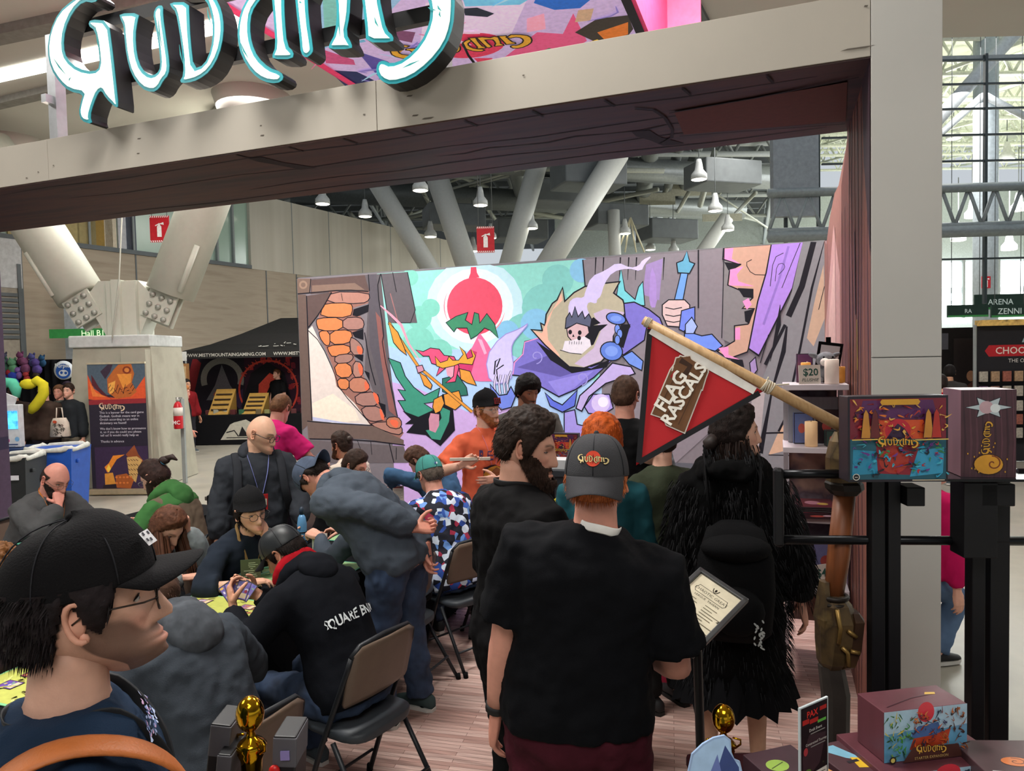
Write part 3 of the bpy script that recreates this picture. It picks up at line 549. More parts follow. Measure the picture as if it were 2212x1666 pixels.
# --- left hall wall
wdir = cw(.476, .88); w0 = cw(-8.84, 24)
def wl(s, z=0): return w0 + wdir * s + Vector((0, 0, z))
wn = Vector((wdir.y, -wdir.x, 0)).normalized()
def wslab(name, s0, s1, z0, z1, mat, off=0, th=.2, parent=None):
    mb = MB(); a, b = wl(s0, z0) + wn * off, wl(s1, z0) + wn * off
    mb.prism([a, b, b - wn * th, a - wn * th], (0, 0, z1 - z0)); o = mb.build(name, mat)
    return W(o, parent) if parent else struct(o)
def ws(px, py):                         # position along the wall under a pixel
    v = ray(px, py); k = (w0 - CO).dot(wn) / v.dot(wn); return (CO + v * k - w0).dot(wdir)
BEIGE = MR(['a3937f', 'b4a591', 'ac9c88'], .6, .8, key='wallb', stretch=(1, 1, 9), detail=6)
PANEL = MR(['bfb7a7', 'cdc6b7'], .8, .7, key='wallp', stretch=(3, 3, .1))
wb = wslab('wall_left', -16, 14, 0, 5.2, BEIGE)
for px in (48, 295, 640, 575): s0 = ws(px, 600); wslab('panel_joint', s0 - .02, s0 + .02, 0, 5.2, DSTEEL, .012, .01, wb)
s0 = ws(540, 520); up = wslab('wall_left_2', s0, 14, 5.2, 7.75, PANEL, .02)
for k in range(6): wslab('panel_joint', s0 + 1.9 * (k + 1), s0 + 1.9 * (k + 1) + .03, 5.2, 7.75, STEEL, .03, .01, up)
gl = wslab('window_1', -16, s0, 5.2, 8.5, M('a9c0ae', .15, var=.15, ns=.5, spec=.6), -.1, .1)
for px in (0, 120, 195, 290, 400, 470, 505): s1 = ws(px, 510); wslab('mullion', s1 - .03, s1 + .03, 5.2, 8.5, STEEL, 0, .15, gl)
wslab('pane_frame', -16, s0, 5.2, 5.32, DSTEEL, .05, .2, gl)
for px, w, col in ((200, .6, '9c7a2c'), (228, .35, 'd9c9ae'), (258, .5, 'c8c6c8'), (275, .3, '4a5060'), (20, 2.2, 'b3a06a'), (170, .5, 'a9b6ae')): s1 = ws(px, 510); wslab('curtain', s1, s1 + w, 5.3, 8.4, M(col, .6, var=.1), -.04, .05, gl)
s1 = ws(0, 640); dr = wslab('door_1', s1 - 1.5, ws(36, 640), 0, 4.9, M('a79d8e', .7), .06, .1); wslab('door_frame', ws(36, 640), ws(44, 640), 0, 4.6, DSTEEL, .1, .15, dr)
wslab('door_panel', s1 - 1.5, ws(47, 640), 4.0, 5.2, M('c5c4c4', .6), .08, .1, dr)
for k in range(9): wslab('louvre_slat', s1 - 1.5, ws(34, 640), 2.75 + k * .13, 2.83 + k * .13, DSTEEL, .12, .05, dr)
mb = MB(); a = at(178, 720, 17.5); mb.box(a, (1.6, .06, .22), mat=Matrix.Rotation(YAW, 3, 'Z')); o = mb.build('exit_sign', M('2f7a3c', .5, emit=.4)); tag(o, 'small green hall sign on the wall behind the concrete column', 'sign')
art = Art().text('e8ffd0', 'Hall B1', (.28, -.07), .2, flip=False); W(print_on('lettering', art, plane_fn(a + cw(0, -.035), cw(1, 0), (0, 0, 1)), cw(0, -1), mat=MV(.5, emit=.8)), o)
mb = MB(); p0 = at(150, 500, 18.2); cwb(mb, *[(at(172, 690, 18.2) - Vector((0, 0, 0))).dot(cw(1, 0)), 18.2], 0, 4.2, .4, .5); struct(mb.build('trim_5', M('b3bac0', .5)))
# fire-extinguisher hanging signs
def ext_sign(px, py, f, w, h, label, cord=True, bands=True):
    c = at(px, py, f); e = empty('extinguisher_sign', c, YAW, label, 'sign'); mb = MB(); mb.box((0, 0, 0), (w, .03, h)); mb.build('sign_board', M('c3202c', .5), e)
    art = Art()
    if bands:
        for sg in (1, -1):
            n = 9
            for i in range(n): x = -w / 2 + w * i / n; art.poly('f4e9e6', [(x, sg * h * .43), (x + w / n * .5, sg * h * .43), (x + w / n * .9, sg * h * .5), (x + w / n * .4, sg * h * .5)])
    k = h * (.3 if bands else .42)
    art.poly('f6f0ee', [(-k * .28, -k), (k * .28, -k), (k * .28, k * .3), (k * .12, k * .5), (-k * .12, k * .5), (-k * .28, k * .3)], 0); art.rect('f6f0ee', -k * .1, k * .4, k * .1, k * .72); art.poly('f6f0ee', [(-k * .1, k * .6), (k * .55, k * .85), (k * .6, k * .5), (k * .1, k * .6)]); art.line('f6f0ee', [(-k * .1, k * .6), (-k * .5, k * .4)], k * .12)
    print_on('pictogram', art, plane_fn((0, -.016, 0), (1, 0, 0), (0, 0, 1)), (0, -1, 0), e, MV(.5))
    if cord:
        mb = MB()
        for x in (-w * .4, w * .4): mb.tube([(x, 0, h / 2), (x * .7, 0, 13.9 - c.z)], .008, 4)
        mb.build('cord', DSTEEL, e)
ext_sign(1049, 518, 17, .42, .62, 'red hanging sign with a white extinguisher pictogram above the mural')
ext_sign(345, 495, 16.8, .45, .62, 'red extinguisher sign hanging in front of the upper glass band')
ext_sign(569, 612, 25, .3, .34, 'small red extinguisher sign mounted on the beige concrete wall', False, False)
ext_sign(2130, 610, 21.63, .26, .36, 'small red and white extinguisher sign on the pale steel pole', False, False)
# --- concrete column with forked steel struts
c0 = pd(283, 12.5); e = empty('forked_column', (c0.x, c0.y, 0), YAW, 'concrete column base carrying a white bolted steel fork of two tubes', 'column')
CC = MR(['989484', 'aaa696', 'a09c8c'], 2, .8, key='colc', bump=.1)
def ringr(w, d, z): return [Vector(p) for p in ((-w / 2, -d / 2, z), (w / 2, -d / 2, z), (w / 2, d / 2, z), (-w / 2, d / 2, z))]
mb = MB(); mb.loft([ringr(1.62, 1.4, 0), ringr(1.3, 1.1, 2.35)], smooth=False); mb.build('pedestal', CC, e)
mb = MB(); mb.loft([ringr(.5, .2, .0), ringr(.4, .2, 2.3)], smooth=False); o = mb.build('pedestal_rib', CC, e); o.location = (.45, -.64, 0)
mb = MB(); mb.box((-.02, 0, 2.45), (1.36, 1.2, .2), bev=.02); mb.build('cap_plate', M('c3c6c4', .5), e)
WS = M('bfbfb2', .45, var=.03)
mb = MB(); mb.prism([(-.28, -.2, 2.55), (.3, -.2, 2.55), (.58, -.2, 3.2), (.3, -.2, 3.5), (-.38, -.2, 3.5), (-.62, -.2, 3.2)], (0, .4, 0)); mb.build('steel_node', WS, e)
mb = MB(); mb.box((0, -.28, 3.0), (.14, .2, 1.0)); mb.box((.05, 0, 2.98), (.5, .6, 1.0)); mb.build('stiffener', WS, e)
for sx, a, b in ((-1, (-.62, 0, 2.95), (-2.1, 0, 5.5)), (1, (.62, 0, 2.95), (1.75, 0, 5.6))):
    a, b = Vector(a), Vector(b); t = (b - a).normalized(); mb = MB(); mb.tube([a + t * .35, a + t * .36, b + t * (.45 if sx < 0 else .95)], [.28, .4, .4], 24); o = mb.build('strut_tube', WS, e)
    mb = MB(); mt = Matrix.Rotation(math.atan2(t.x, t.z), 3, 'Y'); mb.box(a + t * .1, (.5, .06, .62), mat=mt); mb.box(a + t * .1 + Vector((0, -.2, 0)), (.5, .05, .5), mat=mt); pl = mb.build('splice_plate', WS, e)
    for i in range(3):
        for j in range(3):
            q = a + t * .1 + mt @ Vector((-.16 + .16 * i, -.23, -.18 + .17 * j)); mb = MB(); mb.cyl(q, q + Vector((0, -.05, 0)), .045, n=6); mb.build('bolt', M('a9a9a0', .4, .3), e)
    mb = MB(); mb.tube([a + t * .35 + Vector((.3 * sx, -.3, 0)), a + t * 1.2 + Vector((.3 * sx, -.3, 0))], .05, 6); mb.build('conduit', WS, e)
mb = MB(); mb.tube([(.1, -.7, 2.5), (.12, -.45, 3.5), (.3, -.45, 5.5)], .012, 5); mb.build('cable', WS, e)
# --- right: glazed screen, lattice beam, bright far hall
GF = 16
gm = M('3a4346', .5); scr = MB(); scr.box(cw(11.2, GF + .1, 8.45), (9, .1, .1), mat=Matrix.Rotation(YAW, 3, 'Z')); sc = struct(scr.build('window_2', M('9aa0a2', .5)))
for py in (82, 140, 190, 242, 297, 352, 405, 500, 560):
    z = at(2120, py, GF).z; mb = MB(); cwb(mb, 11.5, GF, z - .02, z + .02, 9, .05); W(mb.build('mullion', gm), sc)
for px in (2025, 2127, 2230, 1770, 1700): r = (px - 1106) / FPX * GF; mb = MB(); cwb(mb, r, GF, 3.0, 8.5, .06, .08); W(mb.build('mullion', gm), sc)
mb = MB(); cwb(mb, (1715 - 1106) / FPX * GF, GF - .1, 5.0, 8.5, 1.0, .2); struct(mb.build('trim_6', M('8e9499', .6)))
truss('trim_7', at(1660, 500, GF - .3), at(2350, 478, GF - .3), .8, 12, .07, M('8f989a', .5)); bpy.data.objects['trim_7']['kind'] = 'structure'
mb = MB(); p, q = at(1660, 512, GF - .35), at(2350, 492, GF - .35); mb.tube([p, q], .13, 4); mb.tube([p + Vector((0, 0, .95)), q + Vector((0, 0, .95))], .1, 4); struct(mb.build('trim_8', M('8f989a', .5)))
mb = MB(); mb.tube([at(2130, 20, 22), at(2128, 800, 22)], .34, 18); struct(mb.build('trim_9', M('b9c4cb', .45)))
for a, b, r in (((2230, 30), (2020, 265), .2), ((2020, 300), (2125, 205), .1), ((2125, 205), (2230, 260), .1)): mb = MB(); mb.tube([at(*a, 21), at(*b, 21)], r, 10); struct(mb.build('trim_10', M('c3cad0', .45)))
mb = MB(); mb.box(cw(34, 62, 8), (60, .4, 16), mat=Matrix.Rotation(YAW, 3, 'Z')); fw = struct(mb.build('wall_far', M('b9c2c0', .7)))
for y0, y1 in ((566, 620), (632, 648), (655, 690)):
    z0, z1 = at(2100, y1, 61).z, at(2100, y0, 61).z; mb = MB(); mb.box(cw(32, 61.6, (z0 + z1) / 2), (50, .2, z1 - z0), mat=Matrix.Rotation(YAW, 3, 'Z')); W(mb.build('daylight_window', M('f4fbff', .5, var=0, emit=3.0)), fw)
for k in range(14): mb = MB(); mb.box(cw(12 + k * 3, 61.4, 7), (.2, .2, 5), mat=Matrix.Rotation(YAW, 3, 'Z')); W(mb.build('mullion', STEEL), fw)
mb = MB(); mb.prism([cw(8, 20, 13.5), cw(70, 20, 13.5), cw(70, 64, 20), cw(8, 64, 20)], (0, 0, .3)); fc = struct(mb.build('ceiling_3', M('d4d8c4', .8, var=.08, emit=.12)))  # weak emission in the ceiling material stands in for daylight falling on it
for k in range(9): truss('roof_truss', cw(9, 22 + k * 4.4, 11.5 + k * .62), cw(60, 24 + k * 4.4, 11.5 + k * .62), 1.6, 26, .1, M('dfe4d6', .5), fc)
for k in range(8): truss('roof_truss', cw(12 + k * 4.5, 21, 11.4), cw(10 + k * 4.5, 60, 17), 1.2, 20, .08, M('dfe4d6', .5), fc)
area('hall_light', cw(28, 40, 11), 12, 16000, (.95, 1, .95))
for r_, f_ in ((18, 28), (26, 40), (38, 52)):
    l = bpy.data.lights.new('hall_lamp', 'POINT'); l.energy = 1400; l.shadow_soft_size = .5; o = bpy.data.objects.new('hall_lamp', l); COL.objects.link(o); o.location = cw(r_, f_, 9)
for px, py in ((2100, 470), (2070, 520), (2150, 505), (2200, 455), (2180, 540), (2060, 300), (2175, 345)):
    o = copy_tree(lampb); o.location = at(px, py, 40); o.scale = (1.6,) * 3; tag(o, 'lamp hanging in the bright far hall behind the glazed screen', 'lamp', 'lamps in the bright far hall')
# ------------------------------------------------------------------ people
def fbm(p, k): return mnoise.noise(Vector(p) * k)
HANDS = {}
def make_hand(name, curl, spread=.06, thumb=.5, pinch=0):
    mb = MB()
    mb.loft([[Vector((x * w, y, z * t)) for x, z in ((-1, -.5), (-.8, .8), (0, 1), (.8, .8), (1, -.5), (.6, -1), (0, -1), (-.6, -1))] for y, w, t in ((-.03, .026, .019), (.005, .029, .019), (.03, .038, .018), (.065, .043, .016), (.092, .041, .013), (.1, .036, .009))])
    base = [(-.031, .088, .074, .0085), (-.0105, .094, .082, .009), (.0105, .091, .076, .0086), (.03, .082, .06, .0076)]
    for i, (x, y, L, r) in enumerate(base):
        c = curl[i] if hasattr(curl, '__len__') else curl; p = Vector((x, y, 0)); a = 0; path = [Vector((x * .8, y - .03, 0)), p.copy()]; rad = [r, r * 1.08]
        sx = x * spread * 8
        for k, fr in enumerate((.45, .3, .25)):
            a += c * (1.0, 1.25, .8)[k]; d = Vector((sx * math.cos(a) * .5, math.cos(a), -math.sin(a))).normalized(); p = p + d * L * fr; path.append(p.copy()); rad.append(r * (.98, .9, .7)[k])
        mb.tube(path, rad, 10); mb.ell(path[-1], (rad[-1],) * 3, 8)
    p = Vector((-.026, .02, -.004)); path = [p.copy()]; rad = [.014]; d = Vector((-.75, .62, -.25 - thumb * .5)).normalized()
    for L, k in ((.04, 0), (.033, .35), (.027, .5)):
        d = (d + Vector((.5 * k * thumb * 2, .25 * k, -.5 * k * thumb))).normalized(); p = p + d * L; path.append(p.copy()); rad.append((.0125, .0105, .008)[len(path) - 2])
    mb.tube(path, rad, 10); mb.ell(path[-1], (.008,) * 3, 8)
    o = mb.build('h', MV()); o.data.materials.clear()
    m = o.modifiers.new('r', 'REMESH'); m.mode = 'VOXEL'; m.voxel_size = .0042
    m = o.modifiers.new('s', 'SMOOTH'); m.iterations = 4; m.factor = .5
    HANDS[name] = o
make_hand('relax', (.28, .32, .36, .4)); make_hand('fist', (1.15, 1.2, 1.2, 1.15), thumb=1.0); make_hand('grip', (.55, .62, .7, .75), thumb=.9); make_hand('flat', (.1, .1, .12, .15), .1, .2); make_hand('cup', (.45, .5, .6, .75), .03, .6)
dg = bpy.context.evaluated_depsgraph_get()
for k in list(HANDS):
    o = HANDS[k]; me = bpy.data.meshes.new_from_object(o.evaluated_get(dg))
    HANDS[k] = (np.array([v.co[:] for v in me.vertices]), [tuple(p.vertices) for p in me.polygons]); bpy.data.objects.remove(o); bpy.data.meshes.remove(me)

def sstep(a, b, x): t = np.clip((x - a) / (b - a), 0, 1); return t * t * (3 - 2 * t)
def head_grid(nl, nf, fat=0, jaw=0, nose=1.0, fem=0):
    lat = np.linspace(0, math.pi, nl)[:, None]; t = np.linspace(-math.pi, math.pi, nf, endpoint=False)[None, :]
    phi = t - .5 * np.sin(t)                        # denser in front (phi = 0 looks along +Y)
    lat = lat + .12 * np.sin(2 * lat) * -1
    x = np.sin(lat) * np.sin(phi); y = np.sin(lat) * np.cos(phi); z = np.cos(lat) * np.ones_like(phi)
    dn = sstep(.05, -1, z); X = x * .077 * (1 - (.30 - .12 * jaw - .16 * fat + .05 * fem) * dn); Y = y * .097; Z = z * .121
    back = np.clip(-y, 0, 1); front = np.clip(y, 0, 1)
    Y = Y * (1 - .42 * sstep(-.1, -.9, z) * back) + .058 * sstep(-.25, -1.0, z) - .006
    Y = Y + .012 * front * sstep(-.1, -.75, z) * (1 - sstep(-.75, -1, z))
    Z = Z + .010 * sstep(-.5, -1, z) * np.clip(np.abs(x) * 3, 0, 1)
    Y = Y - .008 * front * sstep(.3, .8, z)
    g = lambda u, c, w: np.exp(-((u - c) / w) ** 2); fr = sstep(.25, .6, y)
    prof = np.interp(Z, [-.062, -.048, -.040, -.030, -.005, .018, .032], [0, .1, .92, 1.0, .55, .22, 0])
    wid = np.interp(Z, [-.05, -.036, -.01, .03], [.017, .0175, .012, .011])
    Y = Y + fr * nose * .027 * prof * np.exp(-(np.abs(X) / wid) ** 2.4)
    Y = Y + fr * (.0065 * g(Z, .030, .011) * g(np.abs(X), .026, .026) - .011 * g(np.abs(X), .031, .017) * g(Z, .006, .014) + .004 * g(np.abs(X), .043, .02) * g(Z, -.025, .018))
    lip = fr * g(X, 0, .026) * (g(Z, -.0625, .0058) + 1.1 * g(Z, -.0745, .0065)); Y = Y + .0052 * lip - .004 * fr * g(Z, -.0685, .0028) * g(X, 0, .026) + .007 * fr * g(X, 0, .022) * g(Z, -.103, .014) - .003 * fr * g(Z, -.088, .007) * g(X, 0, .03)
    V = np.stack([X, Y, Z], -1); return V, phi * np.ones_like(z), lip, fr
SKINS = {'fair': 'dba993', 'pink': 'd99a86', 'tan': 'c08f72', 'olive': 'b8876a', 'brown': '8d5f48', 'warm': 'cf9c80', 'red': 'd08e7e'}
HAIRPHI = [0, .6, 1.0, 1.32, 1.52, 1.72, 2.0, 2.4, 3.2]
HAIRZ = {'short': [.070, .062, .040, -.028, -.010, .028, -.040, -.062, -.068], 'bald': [.3, .3, .3, .02, .0, .03, -.03, -.055, -.06], 'long': [.070, .062, .040, .0, -.06, -.07, -.085, -.095, -.1], 'fringe': [.045, .042, .025, -.02, -.03, -.02, -.06, -.075, -.08]}
def rot_frame(y, up):
    y = Vector(y).normalized(); u = Vector(up); u = (u - y * u.dot(y)).normalized(); x = y.cross(u)
    return Matrix((x, y, u)).transposed()
def ribs(mb, base, dirv, L, w, cols, bend=Vector((0, 0, -1)), amt=.3, side=None):
    d = dirv.normalized(); s_ = side or d.cross(Vector((random.random() - .5, random.random() - .5, random.random() - .5))).normalized()
    p0 = base; p1 = base + d * L * .5; p2 = p1 + (d + bend * amt).normalized() * L * .5
    c = tuple(cols)
    mb.addc([p0 - s_ * w, p0 + s_ * w, p1 - s_ * w * .8, p1 + s_ * w * .8, p2], [(0, 1, 3, 2), (2, 3, 4)], [c] * 5, 0, True)

def sm3(P, it=2):
    P = [Vector(p) for p in P]
    for _ in range(it): P = [P[0]] + [q for a, b in zip(P, P[1:]) for q in (a.lerp(b, .25), a.lerp(b, .75))] + [P[-1]]
    return P
class Person:
    def __init__(s, label, loc, yaw, H=1.75, fat=0.0, sh=1.0, lean=0, lean2=None, side=0, twist=0, seat=None, hip=None, group=None, head=(0, 0, 0), neck=0, hs=1.0, det=1, knees=None, feet=None, armsc=1.0, fem=0, aim=None):
        s.k = k = H / 1.75; s.fat = fat; s.hs = hs; s.det = det; s.vox = .013 if det >= 1 else .024; s.fem = fem; s.armsc = armsc
        s.root = empty('person', (loc[0], loc[1], 0), yaw, label, 'person', group)
        hz = (hip if hip is not None else (seat + .09 if seat is not None else .918 * k)); s.seat = seat
        lean2 = lean if lean2 is None else lean2; s.sh = .19 * sh * k * (.88 if fem else 1)
        P = [Vector((0, 0, hz))]; s.fr = []
        n = 14; L = .585 * k
        for i in range(n + 1):
            t = i / n; a = lean + (lean2 - lean) * sstep(.25, .85, np.array(t)); a = float(a)
            up = Vector((math.sin(side) * t, math.sin(a), math.cos(a))).normalized(); tw = twist * t
            xr = Vector((math.cos(tw), math.sin(tw), 0)); xr = (xr - up * xr.dot(up)).normalized(); fw = up.cross(xr).normalized()
            s.fr.append((P[-1].copy(), xr, fw, up)); P.append(P[-1] + up * L / n)
        s.P = P; s.L = L
        c, xr, fw, up = s.at(.472); s.xr, s.fw, s.up = xr, fw, up
        s.S = {1: c + xr * s.sh, -1: c - xr * s.sh}          # 1 = right, -1 = left
        nb = s.at(.57)[0]; s.nb = nb; nd = Vector((0, math.sin(neck + (lean2 * .5)), math.cos(neck + lean2 * .5)))
        if side or twist: nd = (nd + xr * 0).normalized()
        yawh, pit, rol = head; s.hm = (Matrix.Rotation(yawh, 3, 'Z') @ Matrix.Rotation(-pit, 3, 'X') @ Matrix.Rotation(rol, 3, 'Y'))
        s.nd = nd; s.hc = nb + nd * .088 * k + s.hm @ Vector((0, .022, .062)) * hs
        if aim:
            tp_ = s.hc + s.hm @ Vector((0, -.01, .121)) * hs; w = Matrix.Rotation(yaw, 3, 'Z') @ tp_
            q = onz(aim[0], aim[1], tp_.z) if len(aim) == 2 else at(aim[0], aim[1], aim[2]); s.root.location = (q.x - w.x, q.y - w.y, 0)
        # legs
        s.legs = {}
        for sd in (1, -1):
            hj = Vector((sd * .095 * k * (1 + .2 * fat), 0, hz - .02))
            if seat is not None:
                kn = Vector(knees[sd]) if knees else Vector((sd * .14 * k, .46 * k, seat + .03)); ft = Vector(feet[sd]) if feet else Vector((sd * .14 * k, .42 * k, .085))
            else:
                ft = Vector(feet[sd]) if feet else Vector((sd * .11 * k, 0.0, .085)); kn = hj.lerp(ft, .49) + Vector((0, .03, 0)) if not knees else Vector(knees[sd])
            s.legs[sd] = (hj, kn, ft)
        s.arms = {}; s.col = {}
        s.body = MB()
    def at(s, d):
        i = min(max(d * s.k / s.L, 0), 1) * 14; j = int(min(i, 13)); c, xr, fw, up = s.fr[j]; return c + up * ((i - j) * s.L / 14), xr, fw, up
    def arm(s, sd, tgt, pole=None, hand='relax', fdir=None, palm=None, hk=1.0):
        S = s.S[sd]; a, b = .285 * s.k * s.armsc, .262 * s.k * s.armsc; T = Vector(tgt); v = T - S
        D = min(v.length, (a + b) * .995); v.normalize(); T = S + v * D
        pole = Vector(pole) if pole else Vector((sd * .6, -.6, -.5)); pole = (pole - v * pole.dot(v)).normalized()
        ca = (a * a + D * D - b * b) / (2 * a * D); ca = max(-1, min(1, ca)); E = S + v * (a * ca) + pole * (a * math.sqrt(max(0, 1 - ca * ca)))
        s.arms[sd] = (S, E, T); fd = Vector(fdir) if fdir else (T - E).normalized(); pn = Vector(palm) if palm else Vector((-sd, .1, 0))
        if hand:
            m = rot_frame(fd, -pn); hv, hf = HANDS[hand]; A = hv.copy() * s.k * 1.02 * hk
            if sd == -1: A[:, 0] *= -1
            Mx = np.array(m); A = A @ Mx.T + np.array(T + fd * .012)
            f2 = hf if sd == 1 else [tuple(reversed(f)) for f in hf]
            s.hands = getattr(s, 'hands', []) + [(A, f2)]
        return s
    def armw(s, sd, w, *a, **k): return s.arm(sd, Matrix.Rotation(-s.root.rotation_euler.z, 3, 'Z') @ (Vector(w) - s.root.location), *a, **k)
    def hang(s, sd, dx=.08, dy=.03, **kw):
        S = s.S[sd]; return s.arm(sd, S + Vector((sd * dx, dy, -.535 * s.k * s.armsc)), (sd * .3, -1, 0), **kw)
    def armpath(s, sd, m=0):
        S, E, T = s.arms[sd]; c = s.at(.49)[0]; pts = [S.lerp(c, .4), S]; 
        for t in (.33, .66): pts.append(S.lerp(E, t))
        pts += [E.lerp(S, .12), E, E.lerp(T, .12)]
        for t in (.4, .7, 1.0): pts.append(E.lerp(T, t))
        r = [.062, .060, .052, .046, .043, .041, .043, .041, .034, .027]
        f = s.k * (1 + .22 * s.fat) * (.86 if s.fem else 1)
        return pts, [q * f for q in r]
    def ring(s, d, w, dp, oy=0, n=22, p=2.5):
        c, xr, fw, up = s.at(d); c = c + fw * oy
        if d > .585: c = c + up * (d - .585) * s.k
        if d < 0: c = c + up * d * s.k
        out = []
        for i in range(n):
            a = 2 * math.pi * i / n; ca, sa = math.cos(a), math.sin(a); e = 2 / p
            out.append(c + xr * (w * math.copysign(abs(ca) ** e, ca)) + fw * (dp * math.copysign(abs(sa) ** e, sa)))
        return out
    def torso(s, m=0.0, lo=-.1, hi=.6, flare=0, belly=None):
        f = s.fat; k = s.k; fem = s.fem; tb = [(-.12, .135, .1, 0), (-.06, .168, .118, -.005), (.0, .175, .122, -.008), (.1, .165, .115, 0), (.2, .152, .11, .004), (.3, .158, .115, .008), (.4, .172, .122, .006), (.46, .182, .118, 0), (.5, .165, .1, -.004), (.54, .128, .085, -.008), (.572, .082, .068, -.008), (.6, .06, .06, -.004)]
        T_ = np.array(tb); out = []
        for d in np.unique(np.concatenate([[lo, hi], T_[(T_[:, 0] > lo) & (T_[:, 0] < hi), 0]])):
            w, dp, oy = (np.interp(d, T_[:, 0], T_[:, i]) for i in (1, 2, 3))
            bl = math.exp(-((d - .12) / .17) ** 2); top = 1 if d < .5 else max(0, 1 - (d - .5) / .08)
            w = w * (1 + (.18 + .32 * bl) * f * top) * (.9 if fem else 1); dp = dp * (1 + (.15 + .5 * bl) * f * top) * (.92 if fem else 1); oy = oy + .05 * bl * f
            ex = m * (1 if d < .53 else max(.35, 1 - (d - .53) * 12)) + flare * max(0, (.25 - d) / .35)
            out.append(s.ring(d, (w * k * (s.sh / (.19 * k) if d > .35 else 1) + ex), dp * k + ex, oy * k))
        return out
    def cloth(s, name, mb, mat, label=None, vox=None, fold=.010, fs=.09, sm=5):
        o = mb.build(name, mat, s.root); m = o.modifiers.new('r', 'REMESH'); m.mode = 'VOXEL'; m.voxel_size = vox or s.vox; m.use_smooth_shade = True
        m = o.modifiers.new('s', 'SMOOTH'); m.iterations = sm; m.factor = .5
        if fold:
            for sc, am in ((fs, fold), (fs * .4, fold * .45)):
                tx = bpy.data.textures.get('folds%.3f' % sc) or bpy.data.textures.new('folds%.3f' % sc, 'CLOUDS'); tx.noise_scale = sc; tx.noise_depth = 1
                m = o.modifiers.new('d', 'DISPLACE'); m.texture = tx; m.strength = am * 2; m.mid_level = .5; m.texture_coords = 'LOCAL'
        if label: o['label'] = label
        return o
    def shirt(s, mat, sleeve='short', m=.016, hem=-.06, loose=0, name='shirt', fold=.010, flare=0, hi=.588, label=None, vox=None, extra=None, belly=None):
        mb = MB(); mb.loft(s.torso(m, hem, hi, flare))
        for sd in s.arms:
            pts, r = s.armpath(sd); k = {'short': 5, 'long': 10, 'none': 2, 'elbow': 6, 'three': 8}[sleeve]; pts = pts[:k]; r = [q + m * .9 + loose * (i / 9) for i, q in enumerate(r[:k])]
            if sleeve == 'short': pts[-1] = pts[-2].lerp(pts[-1], .55); r[-1] += .016; r[-2] += .01
            if sleeve == 'long': r[-1] = .036 * s.k + m * .3; pts[-1] = pts[-1].lerp(pts[-2], .05)
            mb.tube(pts, r, 12)
        if extra: extra(mb)
        s.sh_o = s.cloth(name, mb, mat, label, vox, fold); return s.sh_o
    def hood(s, mat, up=False, lining=None, size=1.0):
        c, xr, fw, u = s.at(.555); mb = MB(); k = s.k * size; path = []; rad = []
        for i in range(13):
            a = math.pi * (-.12 + 1.24 * i / 12); y = -math.sin(a) * .105 + .035; x = math.cos(a) * .1
            path.append(c + xr * (x * k) + fw * (y * k) + u * ((.02 + .02 * math.sin(a)) * k)); rad.append((.034 + .03 * math.sin(a)) * k if 0 < i < 12 else .016 * k)
        mb.tube(path, rad, 10); bk = c - fw * .125 * k
        mb.ell(bk - u * .045 * k, (.105 * k, .05 * k, .1 * k), 14, mat=Matrix((xr, fw, u)).transposed())
        o = s.cloth('hood', mb, mat, None, .012, .008)
        if lining:
            mb = MB(); p2 = [p - fw * .004 + u * .04 * k for p in path[1:-1]]; mb.tube(p2, [r * .85 for r in rad[1:-1]], 10); s.cloth('hood_lining', mb, lining, None, .009, .006, sm=3)
        return o
    def pants(s, mat, m=.014, top=.12, to=1.0, cuff=.058, name='trousers', loose=0, fold=.012):
        mb = MB(); mb.loft(s.torso(m, -.1, top))
        for sd, (h, kn, ft) in s.legs.items():
            pts = [h + Vector((0, 0, .06)), h, h.lerp(kn, .35), h.lerp(kn, .7), kn, kn.lerp(ft, .3), kn.lerp(ft, .65), ft]
            r = [.085, .098, .088, .072, .064, .062, .054, cuff]; f = s.k * (1 + .25 * s.fat) * (.92 if s.fem else 1)
            if to < 1: j = max(3, int(len(pts) * to)); pts, r = pts[:j], r[:j]
            mb.tube(pts, [q * f + m + loose * (i / 7) for i, q in enumerate(r)], 14)
        return s.cloth(name, mb, mat, None, None, fold)
    def shoes(s, mat, sole=None):
        for sd, (h, kn, ft) in s.legs.items():
            k = s.k; mb = MB(); d = Vector((sd * .12, 1, 0)).normalized(); x = Vector((d.y, -d.x, 0)); z0 = ft.z - .085; rings = []; up = Vector((0, 0, 1))
            for t, w, h_ in ((-.085, .02, .03), (-.075, .034, .075), (-.03, .04, .1), (.03, .04, .085), (.09, .044, .06), (.14, .044, .045), (.175, .03, .035), (.185, .012, .022)):
                c = Vector((ft.x, ft.y, z0)) + d * t * k; rings.append([c + x * (w * k * math.cos(2 * math.pi * i / 12)) + up * (max(0, (h_ * k * .5) * (1 + math.sin(2 * math.pi * i / 12)))) + up * .012 for i in range(12)])
            mb.loft(rings); o = mb.build('shoe', mat, s.root)
            mb = MB(); ol = [(c, w) for c, w in ((-.088, .02), (-.06, .036), (0, .038), (.09, .045), (.15, .043), (.19, .015))]
            L = [Vector((ft.x, ft.y, z0)) + d * c * k + x * w * k for c, w in ol]; Rr = [Vector((ft.x, ft.y, z0)) + d * c * k - x * w * k for c, w in ol]
            mb.prism(L + Rr[::-1], (0, 0, .022)); mb.build('sole', sole or M('c9c6c0', .7), o)
